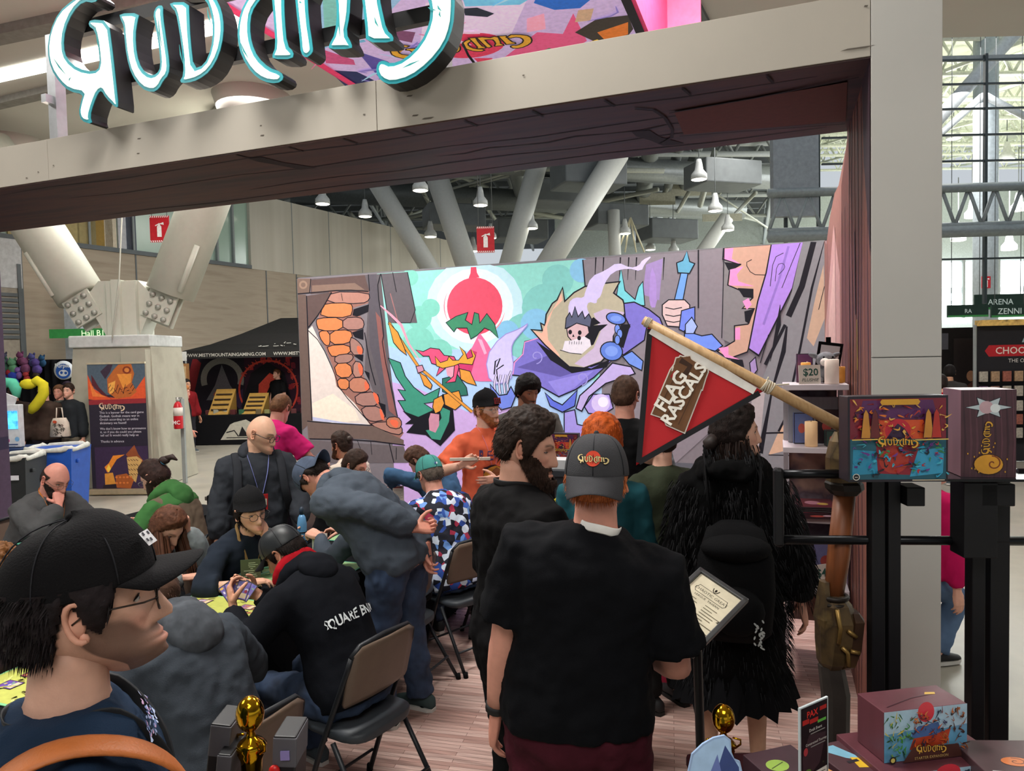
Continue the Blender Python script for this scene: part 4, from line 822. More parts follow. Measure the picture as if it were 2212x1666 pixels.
    def build_body(s, skin='fair', hair='3a2a22', style='short', beard=None, stub=0, bt=.02, ht=.016, lips=1, nose=1.0, legs=None, hairmess=.4, brows=True, jaw=0, tufts=None, age=0, closed=False, mo=False, hline=0, capz=None):
        nl, nf = {2: (110, 150), 1: (64, 84), 0: (36, 44)}[s.det]; V, phi, lip, fr = head_grid(nl, nf, s.fat, jaw, nose, s.fem); sk = np.array(lin(SKINS.get(skin, skin))); hc = np.array(lin(hair))
        X, Y, Z = V[..., 0], V[..., 1], V[..., 2]; C = np.ones(V.shape) * sk
        blush = np.exp(-((np.abs(X) - .045) / .02) ** 2 - ((Z + .03) / .02) ** 2) * fr; C = C * (1 - blush[..., None] * np.array([.0, .12, .1]))
        lc = sk * np.array([.86, .55, .55]); C = C + (lc - C) * np.clip(lip * lips, 0, 1)[..., None] * .75
        dl = (np.exp(-((Z + .0685) / .0018) ** 2) * np.exp(-(X / .026) ** 4) * fr)[..., None]; C = C * (1 - .6 * dl)
        if brows: b = fr * np.exp(-((Z - .028 - .006 * np.exp(-((np.abs(X) - .034) / .014) ** 2)) / .0042) ** 2) * sstep(.010, .016, np.abs(X)) * (1 - sstep(.046, .054, np.abs(X))); C = C + (hc * .8 - C) * (b * .85)[..., None]
        bmask = sstep(-.040, -.052, Z - .035 * sstep(.03, .07, np.abs(X))) * (np.abs(phi) < 1.62) * (1 - np.clip(lip * 1.5, 0, 1) * .9); low = sstep(-.11, -.122, Z)
        must = fr * np.exp(-((Z + .052) / .006) ** 2) * np.exp(-(X / .032) ** 4)
        bm = np.clip(np.maximum(bmask * (1 - .0 * low), must), 0, 1)
        if stub: C = C + (hc * .6 + sk * .15 - C) * (bm * stub)[..., None]
        if mo: C = C + (hc - C) * (must * .9)[..., None]
        # hair mask painted on scalp too
        hz = np.interp(np.abs(phi), HAIRPHI, HAIRZ.get(style, HAIRZ['short'])) + hline * (np.abs(phi) < 1.2); top = .045 if style == 'bald' else (capz if capz is not None else 9)
        hm = (Z > hz) & (Z < top + .0 * Z) if style not in ('none',) else np.zeros(Z.shape, bool)
        C[hm | ((Z > hz) & (style != 'bald') & (style != 'none'))] = hc
        hsx = s.hs; Rm = np.array(s.hm); HC = np.array(s.hc); tr = lambda A: (A.reshape(-1, 3) * hsx) @ Rm.T + HC
        flat = tr(V); F = []
        for i in range(nl - 1):
            for j in range(nf): F.append((i * nf + j, (i + 1) * nf + j, (i + 1) * nf + (j + 1) % nf, i * nf + (j + 1) % nf))
        b = s.body; b.addc(flat, F, C.reshape(-1, 3))
        # neck, torso, arms, hands, legs
        nb = s.at(.54)[0]; ht_ = s.hc + s.hm @ Vector((0, -.028, -.05)) * hsx; kk = s.k * (1 + .25 * s.fat) * (.85 if s.fem else 1)
        b.tube([nb, nb.lerp(ht_, .35), nb.lerp(ht_, .7), ht_], [.075 * kk, .06 * kk, .056 * kk, .056 * kk], 16, SKINS.get(skin, skin))
        b.loft(s.torso(-.016, -.1, .56), SKINS.get(skin, skin))
        for sd in s.arms: pts, r = s.armpath(sd); b.tube(pts, r, 14, SKINS.get(skin, skin))
        for A, f2 in getattr(s, 'hands', []): b.addc(A, f2, [tuple(sk * np.array([1, .93, .92]))] * len(A))
        for sd, (h, kn, ft) in s.legs.items():
            f = s.k * (.92 if s.fem else 1); b.tube([h + Vector((0, 0, .05)), h, h.lerp(kn, .5), kn, kn.lerp(ft, .3), kn.lerp(ft, .7), ft, ft - Vector((0, 0, .04))], [q * f for q in (.08, .086, .072, .052, .054, .042, .036, .036)], 12, legs or SKINS.get(skin, skin))
        for sd in (1, -1):       # eyes and ears
            ec = np.array([sd * .031, .0, .006]); yy = V[np.argmin((X - ec[0]) ** 2 + (Z - ec[2]) ** 2 + (Y < 0) * 9)] if 0 else None
            m_ = (Y > 0); dd = np.where(m_, (X - ec[0]) ** 2 + (Z - ec[2]) ** 2, 9); ij = np.unravel_index(np.argmin(dd), dd.shape); ys = Y[ij]
            e = MB(); e.ell((ec[0], ys - .0045, ec[2]), (.0125, .009, .0035 if closed else .0062), 16); vs = np.array(e.v); cc = np.ones(vs.shape) * np.array(lin('d9d2cc')) * .8
            ir = (vs[:, 0] - ec[0]) ** 2 + (vs[:, 2] - ec[2]) ** 2 < .0048 ** 2; cc[ir & (vs[:, 1] > ys - .005)] = lin('2a1d18')
            b.addc(tr(vs), e.f, cc)
            if not closed or True:
                e = MB(); e.tube([(ec[0] - sd * .014 + 0, ys - .002, ec[2] + .001), (ec[0] - sd * .004, ys + .0035, ec[2] + (.0015 if closed else .0062)), (ec[0] + sd * .008, ys + .0015, ec[2] + (.001 if closed else .0055)), (ec[0] + sd * .016, ys - .006, ec[2] + .0005)], .0013, 5); b.addc(tr(np.array(e.v)), e.f, [tuple(hc * .35)] * len(e.v))
            e = MB(); rim = [(sd * (.0775 + .010 * abs(math.sin(a))), -.010 - .016 * math.cos(a) - .004 * math.sin(a), .002 + .031 * math.sin(a)) for a in np.linspace(-1.9, 2.6, 12)]
            e.tube(rim, [.0035] + [.005] * 9 + [.0045, .003], 6); e.ell((sd * .078, -.012, .0), (.005, .014, .026), 10); e.ell((sd * .0795, -.004, -.026), (.005, .008, .009), 8)
            b.addc(tr(np.array(e.v)), e.f, [tuple(sk * np.array([.98, .85, .82]))] * len(e.v))
        b.build('body', MV(.5, spec=.35, var=.05, ns=40, bump=.08, bs=220, sss=.06), s.root)
        HM = MV(.6, spec=.15, var=.25, ns=60, bump=.3, bs=140)
        # normals of the head surface
        du = np.roll(V, -1, 1) - np.roll(V, 1, 1); dv = np.gradient(V, axis=0); Nn = np.cross(du, dv); Nn = Nn / np.maximum(np.linalg.norm(Nn, axis=-1, keepdims=True), 1e-9); Nn = Nn * np.sign((Nn * V).sum(-1, keepdims=True) + 1e-9)
        def shell(mask, th, name, mess, sub=None, edge=None):
            cnt = mask[:-1] & mask[1:] & np.roll(mask, -1, 1)[:-1] & np.roll(mask, -1, 1)[1:]
            nz = np.array([[mnoise.noise(Vector((V[i, j] * 45).tolist())) + .6 * mnoise.noise(Vector((V[i, j] * 130).tolist())) for j in range(nf)] for i in range(nl)])
            O = V + Nn * (th * (1 + .4 * mess * nz))[..., None] if not hasattr(th, 'shape') else V + Nn * (th * (1 + .4 * mess * nz))[..., None]
            sh_ = (1 + .5 * nz)[..., None]; cc = np.clip(hc * sh_, 0, 1).reshape(-1, 3); pts = tr(O); inn = tr(V - Nn * .004); mb = MB(); fo = []
            for i, j in zip(*np.nonzero(cnt)):
                fo.append((i * nf + j, (i + 1) * nf + j, (i + 1) * nf + (j + 1) % nf, i * nf + (j + 1) % nf))
            mb.addc(pts, fo, cc)
            return mb, O, np.argwhere(mask)
        s.hairobj = None
        if style != 'none':
            d = np.clip((Z - hz) / .03, 0, 1); th = ht * (.25 + .75 * d) * (1 + .5 * sstep(.02, .1, Z) * (style != 'bald')); th = th if style != 'bald' else ht * .5 * np.ones_like(Z)
            mb, O, idx = shell(hm, th, 'hair', hairmess); n = (4200 if s.det == 2 else 900 if s.det == 1 else 120) // (2 if capz is not None else 1) if tufts is None else tufts * 2
            for q in range(n):
                i, j = idx[random.randrange(len(idx))]
                if 1.2 < abs(phi[i, j]) < 1.9 and Z[i, j] < .06 and s.det: continue
                nrm = Vector((Rm @ Nn[i, j]).tolist()); p = Vector(tr(O[i, j])[0].tolist()) - nrm * .004; comb = Vector((Rm @ np.array([X[i, j] * 6, -.6 if Z[i, j] > .03 else -.2, -.7 + .0])).tolist())
                ribs(mb, p, (nrm * (.22 * hairmess + .05) + comb.normalized()), (.021 if style != 'bald' else .01) * (.6 + .8 * random.random()) * hsx, .0011, np.clip(hc * (.55 + .9 * random.random()), 0, 1), nrm * -1, .3)
            s.hairobj = mb.build('hair', HM, s.root)
        if beard:
            hc0 = hc; hc = np.array(lin(beard)); bmk = bm > .45; d = np.clip(1 - (np.abs(Z + .105) / .075), .2, 1); th = bt * d * sstep(.2, .8, bm + .0) * (1 + 1.1 * sstep(-.07, -.115, Z))
            mb, O, idx = shell(bmk, th, 'beard', .45)
            for q in range(4000 if s.det == 2 else 420 if s.det else 60):
                i, j = idx[random.randrange(len(idx))]; nrm = Vector((Rm @ Nn[i, j]).tolist()); p = Vector(tr(O[i, j])[0].tolist()) - nrm * .003
                ribs(mb, p, nrm * .5 + Vector((Rm @ np.array([X[i, j] * 3, .15, -1])).tolist()), bt * (.5 + .9 * random.random()) * hsx, .0009, np.clip(hc * (.5 + random.random()), 0, 1), Vector((0, 0, -1)), .3)
            mb.build('beard', HM, s.root); hc = hc0
        s.tr = lambda p: s.hc + s.hm @ (Vector(p) * hsx); s.V = V
        return s
    # --- head wear, placed in head coordinates
    def cap(s, mat, brim=None, back=False, h=.125, brimlen=.075, badge=None, low=.045, tilt=0, strap=None, full=1.0, brimdrop=.02):
        e = MB(); sg = -1 if back else 1; n = 32; prof = []; hs = []
        for i in range(9):
            t = i / 8 * math.pi / 2; prof.append((math.cos(t), math.sin(t)))
        vs = []
        for ca, sa in prof:
            for j in range(n):
                a = 2 * math.pi * j / n; y = math.cos(a); x = math.sin(a); cr = ca ** .72
                vs.append(Vector((x * .0885 * cr * full, (y * .108 * cr - .008) * full, low - (.02 * y * sg * -1 if cr > .95 else 0) * 0 + (h - low) * sa + tilt * y * sg)))
        fs = [(i * n + j, i * n + (j + 1) % n, (i + 1) * n + (j + 1) % n, (i + 1) * n + j)[::-1] for i in range(8) for j in range(n)]
        e.add([s.tr(v) for v in vs], fs, None, 0, True); o = e.build('cap', mat, s.root)
        m = o.modifiers.new('t', 'SOLIDIFY'); m.thickness = .003; m = o.modifiers.new('u', 'SUBSURF'); m.levels = 1; m.render_levels = 1
        e = MB(); rows = []
        for k in range(6):
            q = k / 5; row = []
            for j in range(13):
                a = (-1 + 2 * j / 12) * 1.12; y = math.cos(a) * (.104 + 0); x = math.sin(a) * .087
                yo = y * full - .008 + brimlen * q * (math.cos(a * .95) ** .55); z = low + .004 + tilt * math.cos(a) - brimdrop * q - .016 * q * (math.sin(a) ** 2) * 2
                row.append(s.tr((x * full * (1 - .08 * q), sg * yo if sg == 1 else -(yo + .016), z)))
            rows.append(row)
        vv = [p for r_ in rows for p in r_]; ff = [(k * 13 + j, k * 13 + j + 1, (k + 1) * 13 + j + 1, (k + 1) * 13 + j) for k in range(5) for j in range(12)]
        e.add(vv, ff, None, 0, True); b = e.build('brim', brim or mat, o); m = b.modifiers.new('t', 'SOLIDIFY'); m.thickness = .004; m.offset = 0; m = b.modifiers.new('u', 'SUBSURF'); m.levels = m.render_levels = 1
        e = MB(); e.ell(s.tr((0, -.008, h)), (.008 * s.hs,) * 3, 8); e.build('cap_button', mat, o)
        e = MB()
        for k in range(3):
            a0 = k * math.pi / 3
            e.tube([s.tr((math.sin(a0) * .0885 * math.copysign(abs(math.cos(t)) ** .72, math.cos(t)) * full, (math.cos(a0) * .108 * math.copysign(abs(math.cos(t)) ** .72, math.cos(t)) - .008) * full, low + (h - low) * .985 * math.sin(t) + tilt * sg * math.cos(a0) * math.cos(t))) for t in np.linspace(.05, math.pi - .05, 22)], .0013, 4)
        e.build('cap_seam', M('26262a', .8), o)
        return o
    def beanie(s, mat, h=.155, low=.03, cuff=True, patch=None):
        e = MB(); n = 40; vs = []; rows = [(0, 1.0), (.02, 1.03), (.045, 1.03), (.05, .99), (.4, .97), (.65, .84), (.83, .62), (.95, .36), (1.0, .02)]
        for t, w in rows:
            for j in range(n):
                a = 2 * math.pi * j / n; rb = 1 + (.008 if j % 2 else -.008) * (t < .9); sl = .012 * math.cos(a)
                vs.append(s.tr((math.sin(a) * .089 * w * rb, math.cos(a) * .110 * w * rb - .010 - .018 * t, low + sl + (h - low) * t)))
        fs = [(i * n + j, i * n + (j + 1) % n, (i + 1) * n + (j + 1) % n, (i + 1) * n + j)[::-1] for i in range(len(rows) - 1) for j in range(n)]
        e.add(vs, fs, None, 0, True); return e.build('beanie', mat, s.root)
    def glasses(s, mat, r=.021, sq=.8, th=.0016):
        e = MB(); yf = .104
        for sd in (1, -1):
            e.tube([s.tr((sd * .033 + r * 1.1 * math.copysign(abs(math.cos(a)) ** sq, math.cos(a)), yf - .004 * abs(math.cos(a)), .003 + r * .85 * math.copysign(abs(math.sin(a)) ** sq, math.sin(a)))) for a in np.linspace(0, 2 * math.pi, 18, endpoint=False)], th * s.hs, 6, closed=True)
            e.tube([s.tr((sd * (.033 + r * 1.1), yf - .003, .008)), s.tr((sd * .078, .08, .010)), s.tr((sd * .084, 0, .012)), s.tr((sd * .082, -.018, .0))], th * s.hs, 6)
        e.tube([s.tr((-.011, yf, .006)), s.tr((0, yf + .004, .009)), s.tr((.011, yf, .006))], th * s.hs, 6); return e.build('glasses', mat, s.root)
    def lanyard(s, mat, drop=.28, w=.009, badge=None, off=.022, lift=0):
        c, xr, fw, up = s.at(.56); c = c + up * lift 
        def surf(d, x):
            c, xr, fw, up = s.at(d); T_ = s.torso(off, max(d, -.05), max(d, -.05) + .001)[0]; best = min(T_, key=lambda p: abs((p - c).dot(xr) - x) + (0 if (p - c).dot(fw) > 0 else 9)); q = best; return c + xr * x + fw * ((q - c).dot(fw))
        L = [surf(.57 - drop * t, .065 * (1 - t) + .008) for t in (.0, .12, .3, .5, .75, 1.0)]; Rr = [surf(.57 - drop * t, -.065 * (1 - t) - .008) for t in (.0, .12, .3, .5, .75, 1.0)]
        ring_ = L[::-1] + [c + xr * .07 + up * .03, c + xr * .05 - fw * .075 + up * .035, c - fw * .09 + up * .04, c - xr * .05 - fw * .075 + up * .035, c - xr * .07 + up * .03] + Rr
        ring_ = sm3(ring_, 2); mb = MB(); mb.tube(ring_, [(.002, w)] * len(ring_), 8); o = mb.build('lanyard', mat, s.root)
        if badge:
            p = surf(.57 - drop - .05, 0) + s.fw * .008; f3 = Matrix((xr, fw, up)).transposed(); mb = MB(); mb.box(p, (.085, .004, .12), badge[0], mat=f3); mb.box(p + fw * .003, (.07, .002, .05), badge[1], mat=f3); mb.build('badge', MV(.35), o)
        return o
    def chest_print(s, art, d, mat, name='print', back=True, dist=.2, label=None):
        """flat print draped onto the shirt: x to the wearer's left when on the back, to his right on the front"""
        c, xr, fw, up = s.at(d); sg = -1 if back else 1; ex = xr if back else -xr
        mb = MB(); art.emit(mb, lambda x, y: c + fw * (sg * dist) + ex * x + up * y, fw * sg, .0)
        ob = mb.build(name, mat, s.root); m = ob.modifiers.new('w', 'SHRINKWRAP'); m.target = s.sh_o; m.wrap_method = 'NEAREST_SURFACEPOINT'; m.wrap_mode = 'ABOVE_SURFACE'; m.offset = .015
        if label: ob['label'] = label
        return ob
COTB = M('0b0c0f', .85, var=.25, ns=6, bump=.15, bs=300, key='blacktee')
DENIM = MR(['1d2636', '2c3a52', '3b4d6b'], 7, .85, key='denim', bump=.05)
BLK = M('0d0d0f', .8, var=.3, ns=5, key='blk')
# ------------------------------------------------------------------ the crowd, each person on his own spot
def yw(phi): return YAW - R(phi)
L_, R_ = -1, 1
GREYH = M('34373d', .9, var=.18, ns=4, bump=.2, bs=250, key='gh'); SLATE = M('4d5560', .9, var=.15, ns=4, bump=.2, bs=250, key='sl')
NAVY = M('1b2c42', .85, var=.2, ns=5, bump=.2, bs=300, key='nv'); DK = M('17181b', .85, var=.2, ns=5, key='dk'); SKIRT = M('0d0d10', .9, var=.2)
GLB = M('16161a', .35); GLS = M('9a9a9a', .25, .8); SHOEB = M('1a1a1c', .6); SHOEG = M('4c555a', .8)
# --- man in the black cap right in front
p = Person('man in black cap and round glasses, navy shirt with tan leather strap', cw(-.70, 1.16), yw(60), 1.76, aim=(152, 1120, 1.17), head=(0, R(-3), 0), det=2, hs=1.03, neck=.16)
p.hang(R_, .1, .05); p.hang(L_, .1, .05)
p.build_body('d3a48e', '1c1618', 'short', stub=.8, nose=1.3, ht=.02, hairmess=.6, tufts=1600, capz=.05); p.shirt(NAVY, 'short', .02, loose=.02, hi=.575, vox=.01); p.pants(BLK); p.shoes(SHOEB)
art = Art()
for i in range(90):
    a = random.uniform(-.1, .1); y = random.uniform(.0, .045); art.ell(random.choice(['8d9cc0', '5a6d99', 'b08fb0', '2a3d66', 'a9b7d6']), (a, y), random.uniform(.003, .008), random.uniform(.002, .005), 6)
p.chest_print(art, .50, MV(.8), 'collar_print', False, .12)
p.cap(M('131214', .9, var=.2, ns=8, bump=.3, bs=300), low=.036, h=.148, brimlen=.08, full=1.06, brimdrop=-.004, tilt=.012); p.glasses(M('2a1d16', .35), .024, 1.0)
art = Art().rect('c9c9cc', -.016, -.013, .016, .013); [art.rect('33333a', x, y, x + .006, y + .006) for x, y in ((-.012, .004), (.004, .006), (-.004, -.008), (.008, -.006))]
mb = MB(); art.emit(mb, lambda x, y: p.tr((x * .9 + .042, .096 - .43 * x - .5 * y, .104 + .85 * y)), p.hm @ Vector((.4, .8, .4)), .0006); o = mb.build('cap_patch', MV(.8), p.root)
mb = MB()
for pth in ([p.at(.0)[0] + Vector((-.15, -.16, 0)), p.at(.3)[0] + Vector((.1, -.175, 0)), p.at(.45)[0] + Vector((.17, -.13, .06)), p.at(.53)[0] + Vector((.165, -.02, .055)), p.at(.45)[0] + Vector((.15, .145, .07)), p.at(.3)[0] + Vector((.04, .195, .02)), p.at(.1)[0] + Vector((-.12, .19, 0)), p.at(0)[0] + Vector((-.2, .1, 0))],):
    pth = sm3(pth, 3); mb.tube(pth, [(.006, .026)] * len(pth), 10, up=(0, -1, 0))
mb.build('shoulder_strap', M('b0622c', .5, var=.15, bump=.15, bs=200), p.root)
p.lanyard(M('15171c', .7), .25, .013, ('e8e3ee', '7d6fae'), lift=-.035)
# --- man with the backwards grey cap
p = Person('broad man in black t-shirt and maroon trousers with backwards charcoal cap', pd(1262, 2.22), yw(4), 1.78, aim=(1288, 935, 2.2), side=.27, fat=.48, sh=1.1, det=2, head=(R(-8), R(6), 0), hs=1.06)
p.hang(L_, .10, .06, hand='relax'); p.arm(R_, p.S[R_] + Vector((-.03, .27, -.33)), (.35, -.6, -.6), 'grip', (-.5, .8, .1))
p.build_body('pink', 'b5673a', 'short', ht=.014, stub=.2, hairmess=.5, capz=.03); p.shirt(M('0a0b0f', .85, var=.2, ns=4, bump=.12, bs=300, key='bt2'), 'short', .03, hem=-.01, loose=.03, vox=.012, fold=.012)
p.pants(M('431722', .85, var=.25, ns=8, bump=.2), .02); p.shoes(SHOEB)
GCAP = M('3f3f42', .85, var=.1, bump=.25, bs=300); p.cap(GCAP, back=True, low=.015, h=.138, brimlen=.062, full=1.07, brimdrop=.045, tilt=.0)
CAPMAN = p
p.lanyard(M('e4e2de', .6), .3, .013); mb = MB(); S, E, T_ = p.arms[L_]; t = (T_ - E).normalized(); mb.tube([T_ - t * .03, T_ - t * .005], .036, 14); mb.build('wristband', M('18181a', .6), p.root)
# --- bearded man
p = Person('tall bearded man in black button shirt with black lanyard looking down', pd(1062, 2.72), yw(64), 1.825, aim=(1152, 905, 2.7), fat=.45, sh=1.08, det=2, head=(R(-38), R(15), 0), hs=1.06, neck=.1)
p.hang(R_, .08, .07); p.hang(L_, .1, .1)
p.build_body('d09c86', '2b201b', 'short', beard='35261f', bt=.015, ht=.024, hairmess=.5, nose=1.15, closed=True, tufts=1800, lips=.8); p.shirt(M('0b0a0c', .8, var=.25, ns=5, bump=.1, bs=200, key='bs'), 'elbow', .026, hem=-.16, loose=.045, vox=.012, fold=.012)
p.pants(M('0a0b0d', .85, var=.2), .024); p.shoes(SHOEB); p.lanyard(M('17171a', .6), .34, .011)
art = Art().text('b59a4a', 'QUEST OF FALLS', (0, 0), .022, flip=False, rot=R(-62)); c, xr, fw, up = p.at(.5); p.chest_print(art, .50, MV(.6), 'lanyard_lettering', False, .15).location = p.xr * .05
mb = MB(); h0 = p.at(-.06)[0] + p.xr * .19; mb.tube([h0 + Vector((0, 0, .05)), h0 + Vector((.02, 0, -.02))], .012, 8); mb.box(h0 + Vector((.035, 0, -.1)), (.012, .06, .11), bev=.004); mb.build('belt_pouch', M('1a1b1e', .4), p.root)
# --- woman in the fur coat with backpack
p = Person('woman in shaggy black fur coat and black skirt with a black backpack', pd(1578, 3.35), yw(14), 1.78, aim=(1588, 880, 3.35), fem=1, det=1, head=(R(-74), R(3), 0), hs=1.04, fat=.1)
p.hang(L_, .1, .02); p.hang(R_, .14, .02)
p.build_body('fair', '1f1715', 'long', ht=.02, hairmess=.8, nose=1.1, legs='c29a80', tufts=900)
def coat_extra(mb):
    mb.loft([p.ring(d, w, dp, 0, 24, 2.2) for d, w, dp in ((-.47, .235, .2), (-.3, .24, .205), (-.1, .235, .2), (.1, .22, .185), (.3, .22, .175), (.45, .205, .15))])
    c, xr, fw, up = p.at(.55); mb.tube([c + xr * (.12 * math.cos(a)) + fw * (.1 * math.sin(a) - .02) + up * .0 for a in np.linspace(0, 2 * math.pi, 14, endpoint=False)], .062, 10, closed=True)
FURM = M('070708', .95, var=.3, ns=9)
co = p.shirt(FURM, 'long', .04, hem=-.1, loose=.035, name='fur_coat', extra=coat_extra, fold=.016)
mb = MB()                                   # long fur pile over the coat
def pile(pa, pb, ra, rb, n):
    pa, pb = Vector(pa), Vector(pb); t = (pb - pa).normalized(); u = t.orthogonal().normalized(); w = t.cross(u)
    for _ in range(n):
        q = random.random(); a = random.random() * 6.283; nr = u * math.cos(a) + w * math.sin(a); rr = ra + (rb - ra) * q; b = pa.lerp(pb, q) + nr * rr
        g = random.uniform(.004, .022); ribs(mb, b, nr * .55 + Vector((0, 0, -.8)) + t * .1, random.uniform(.03, .06), .0022, (g, g, g * 1.1), Vector((0, 0, -1)), .4)
for d0, d1, w in ((-.47, -.1, .215), (-.1, .2, .215), (.2, .5, .2)): 
    for xo in (-.05, .05): pile(p.at(max(d0, 0))[0] + Vector((xo * 1.3, 0, min(d0, 0))), p.at(max(d1, 0))[0] + Vector((xo * 1.3, 0, min(d1, 0))), w * .88, w * .88, 1100)
for sd in (1, -1): S, E, T_ = p.arms[sd]; pile(S, E, .105, .1, 800); pile(E, T_, .1, .085, 700)
c = p.at(.56)[0]; pile(c + Vector((-.13, -.03, .01)), c + Vector((.13, -.03, .01)), .1, .1, 900)
o = mb.build('fur_pile', MV(.9, spec=.15), p.root); o['kind'] = 'stuff'
mb = MB(); n = 40; rows = []
for z, w in ((.62, .2), (.55, .24), (.42, .285)): rows.append([Vector((math.sin(2 * math.pi * j / n) * (w + .018 * math.cos(j * math.pi) * (z < .6)), math.cos(2 * math.pi * j / n) * (w * .85 + .018 * math.cos(j * math.pi)), z - (.03 * (j % 4 == 0) if z < .5 else 0))) for j in range(n)])
mb.add([q for r_ in rows for q in r_], [(i * n + j, i * n + (j + 1) % n, (i + 1) * n + (j + 1) % n, (i + 1) * n + j) for i in range(2) for j in range(n)], None, 0, True); mb.build('skirt', SKIRT, p.root)
p.shoes(SHOEB, M('111111', .6)); mb = MB()
for k in range(500):
    a = random.uniform(1.3, 5.0); b = p.tr((math.sin(a) * .09, math.cos(a) * .1, random.uniform(-.07, .0))); g = random.uniform(.6, 1.6); ribs(mb, b, Vector((random.uniform(-.2, .2), random.uniform(-.2, .1), -1)), random.uniform(.06, .13), .003, [q * g for q in lin('2a1e1a')])
mb.build('hair_lengths', MV(.5, var=.2), p.root)
mb = MB(); mb.tube([p.tr((.02, -.1, -.02)), p.tr((.03, -.13, -.05)), p.tr((.0, -.12, -.1))], [.03, .034, .012], 10); mb.build('hair_bun', M('241916', .6, var=.4, ns=60), p.root)
# backpack is hers and sits on her back: a thing of its own
c = p.at(.25)[0]; bpk = empty('backpack', p.root.location, yw(14), 'black fabric backpack hanging on the fur coat', 'backpack')
BPM = M('0b0b0d', .85, var=.25, ns=6, bump=.2, bs=120)
mb = MB(); mb.loft([[Vector((x * w, -.20 - (y + 1) * dp, z)) for x, y in [(math.copysign(abs(math.cos(a)) ** .7, math.cos(a)), math.copysign(abs(math.sin(a)) ** .7, -math.sin(a)) ) for a in np.linspace(0, 2 * math.pi, 20, endpoint=False)]] for z, w, dp in ((.78, .11, .05), (.83, .15, .075), (1.0, .165, .085), (1.15, .16, .075), (1.27, .12, .05), (1.3, .06, .03))]); o = mb.build('pack_body', BPM, bpk)
mb = MB(); mb.ell((0, -.36, .94), (.115, .05, .11), 16); mb.build('front_pocket', BPM, bpk); mb = MB(); mb.ell((0, -.31, 1.2), (.15, .09, .06), 16); mb.build('top_flap', BPM, bpk)
for sx in (-1, 1): mb = MB(); mb.tube([(sx * .1, -.22, 1.28), (sx * .12, -.16, 1.5), (sx * .12, .05, 1.56), (sx * .12, .2, 1.4)], [(.006, .03)] * 4, 8); mb.build('shoulder_strap', BPM, bpk)
art = Art()
for i in range(26): art.ell('b9bdbb', (random.uniform(-.02, .02), random.uniform(-.06, .06)), .004, .009, 6, rot=random.random() * 3)
print_on('emblem', art, plane_fn((.085, -.395, .86), (1, .25, 0), (0, 0, 1)), (.3, -1, 0), bpk, MV(.8))
# --- person in green jacket behind the flag, hidden face
p = Person('person in dark green jacket and black boots behind the red flag', pd(1428, 4.05), yw(-30), 1.64, det=0, head=(R(20), R(10), 0)); p.hang(L_, .1, .05); p.hang(R_, .1, .05)
p.build_body('fair', '2a201c', 'short'); p.shirt(M('343a2c', .85, var=.15, ns=6, bump=.2), 'long', .03, hem=-.12, name='jacket'); p.pants(M('1a1a1a', .9)); p.shoes(SHOEB, M('111111', .6))
# --- redhead
p = Person('red-haired person in teal top facing the merchandise counter', pd(1302, 3.45), yw(8), 1.72, aim=(1300, 912, 3.5), fem=1, det=1, head=(R(-10), R(4), 0)); p.hang(L_, .08, .06); p.hang(R_, .08, .06)
p.build_body('fair', 'b1501f', 'long', ht=.026, hairmess=.5, tufts=1100); p.shirt(M('245660', .85, var=.15), 'long', .02); p.pants(BLK); p.shoes(SHOEB)
mb = MB()
for k in range(420):
    a = random.uniform(1.4, 4.9); b = p.tr((math.sin(a) * .092, math.cos(a) * .1, random.uniform(-.04, .02))); v = lin('a84a1c'); g = random.uniform(.6, 1.4); ribs(mb, b, Vector((0, 0, -1)) + Vector((random.uniform(-.1, .1), -.1, 0)), random.uniform(.12, .24), .006, [q * g for q in v])
mb.build('hair_lengths', MV(.5, var=.2), p.root)
# --- man seen from behind in black vest
p = Person('man with short brown hair in black vest seen from behind', pd(1350, 4.75), yw(16), 1.90, aim=(1350, 818, 4.6), det=1, head=(R(-14), 0, 0)); p.hang(L_, .1, .05); p.hang(R_, .1, .05)
p.build_body('pink', '4a352a', 'short', ht=.014, hairmess=.5); p.shirt(M('7f8890', .85, var=.4, ns=30), 'short', .016); p.shirt(BLK, 'none', .03, name='vest'); p.pants(BLK); p.shoes(SHOEB)
# --- man behind the counter
p = Person('man in grey t-shirt with black fringe standing behind the counter', pd(1163, 5.9), yw(172), 1.88, aim=(1143, 826, 5.9), fat=.5, det=1, head=(R(20), R(14), 0)); p.hang(L_, .12, .1); p.hang(R_, .12, .1)
p.build_body('brown', '15110f', 'fringe', stub=.75, ht=.03, hairmess=.3, mo=True, closed=True); p.shirt(M('5a5854', .9, var=.1), 'short', .022, loose=.03); p.pants(BLK); p.lanyard(M('c9c9c9', .6), .25, .008)
art = Art().ell('c9b84a', (.06, .0), .04, .04); p.chest_print(art, .36, MV(.7), 'shirt_print', False)
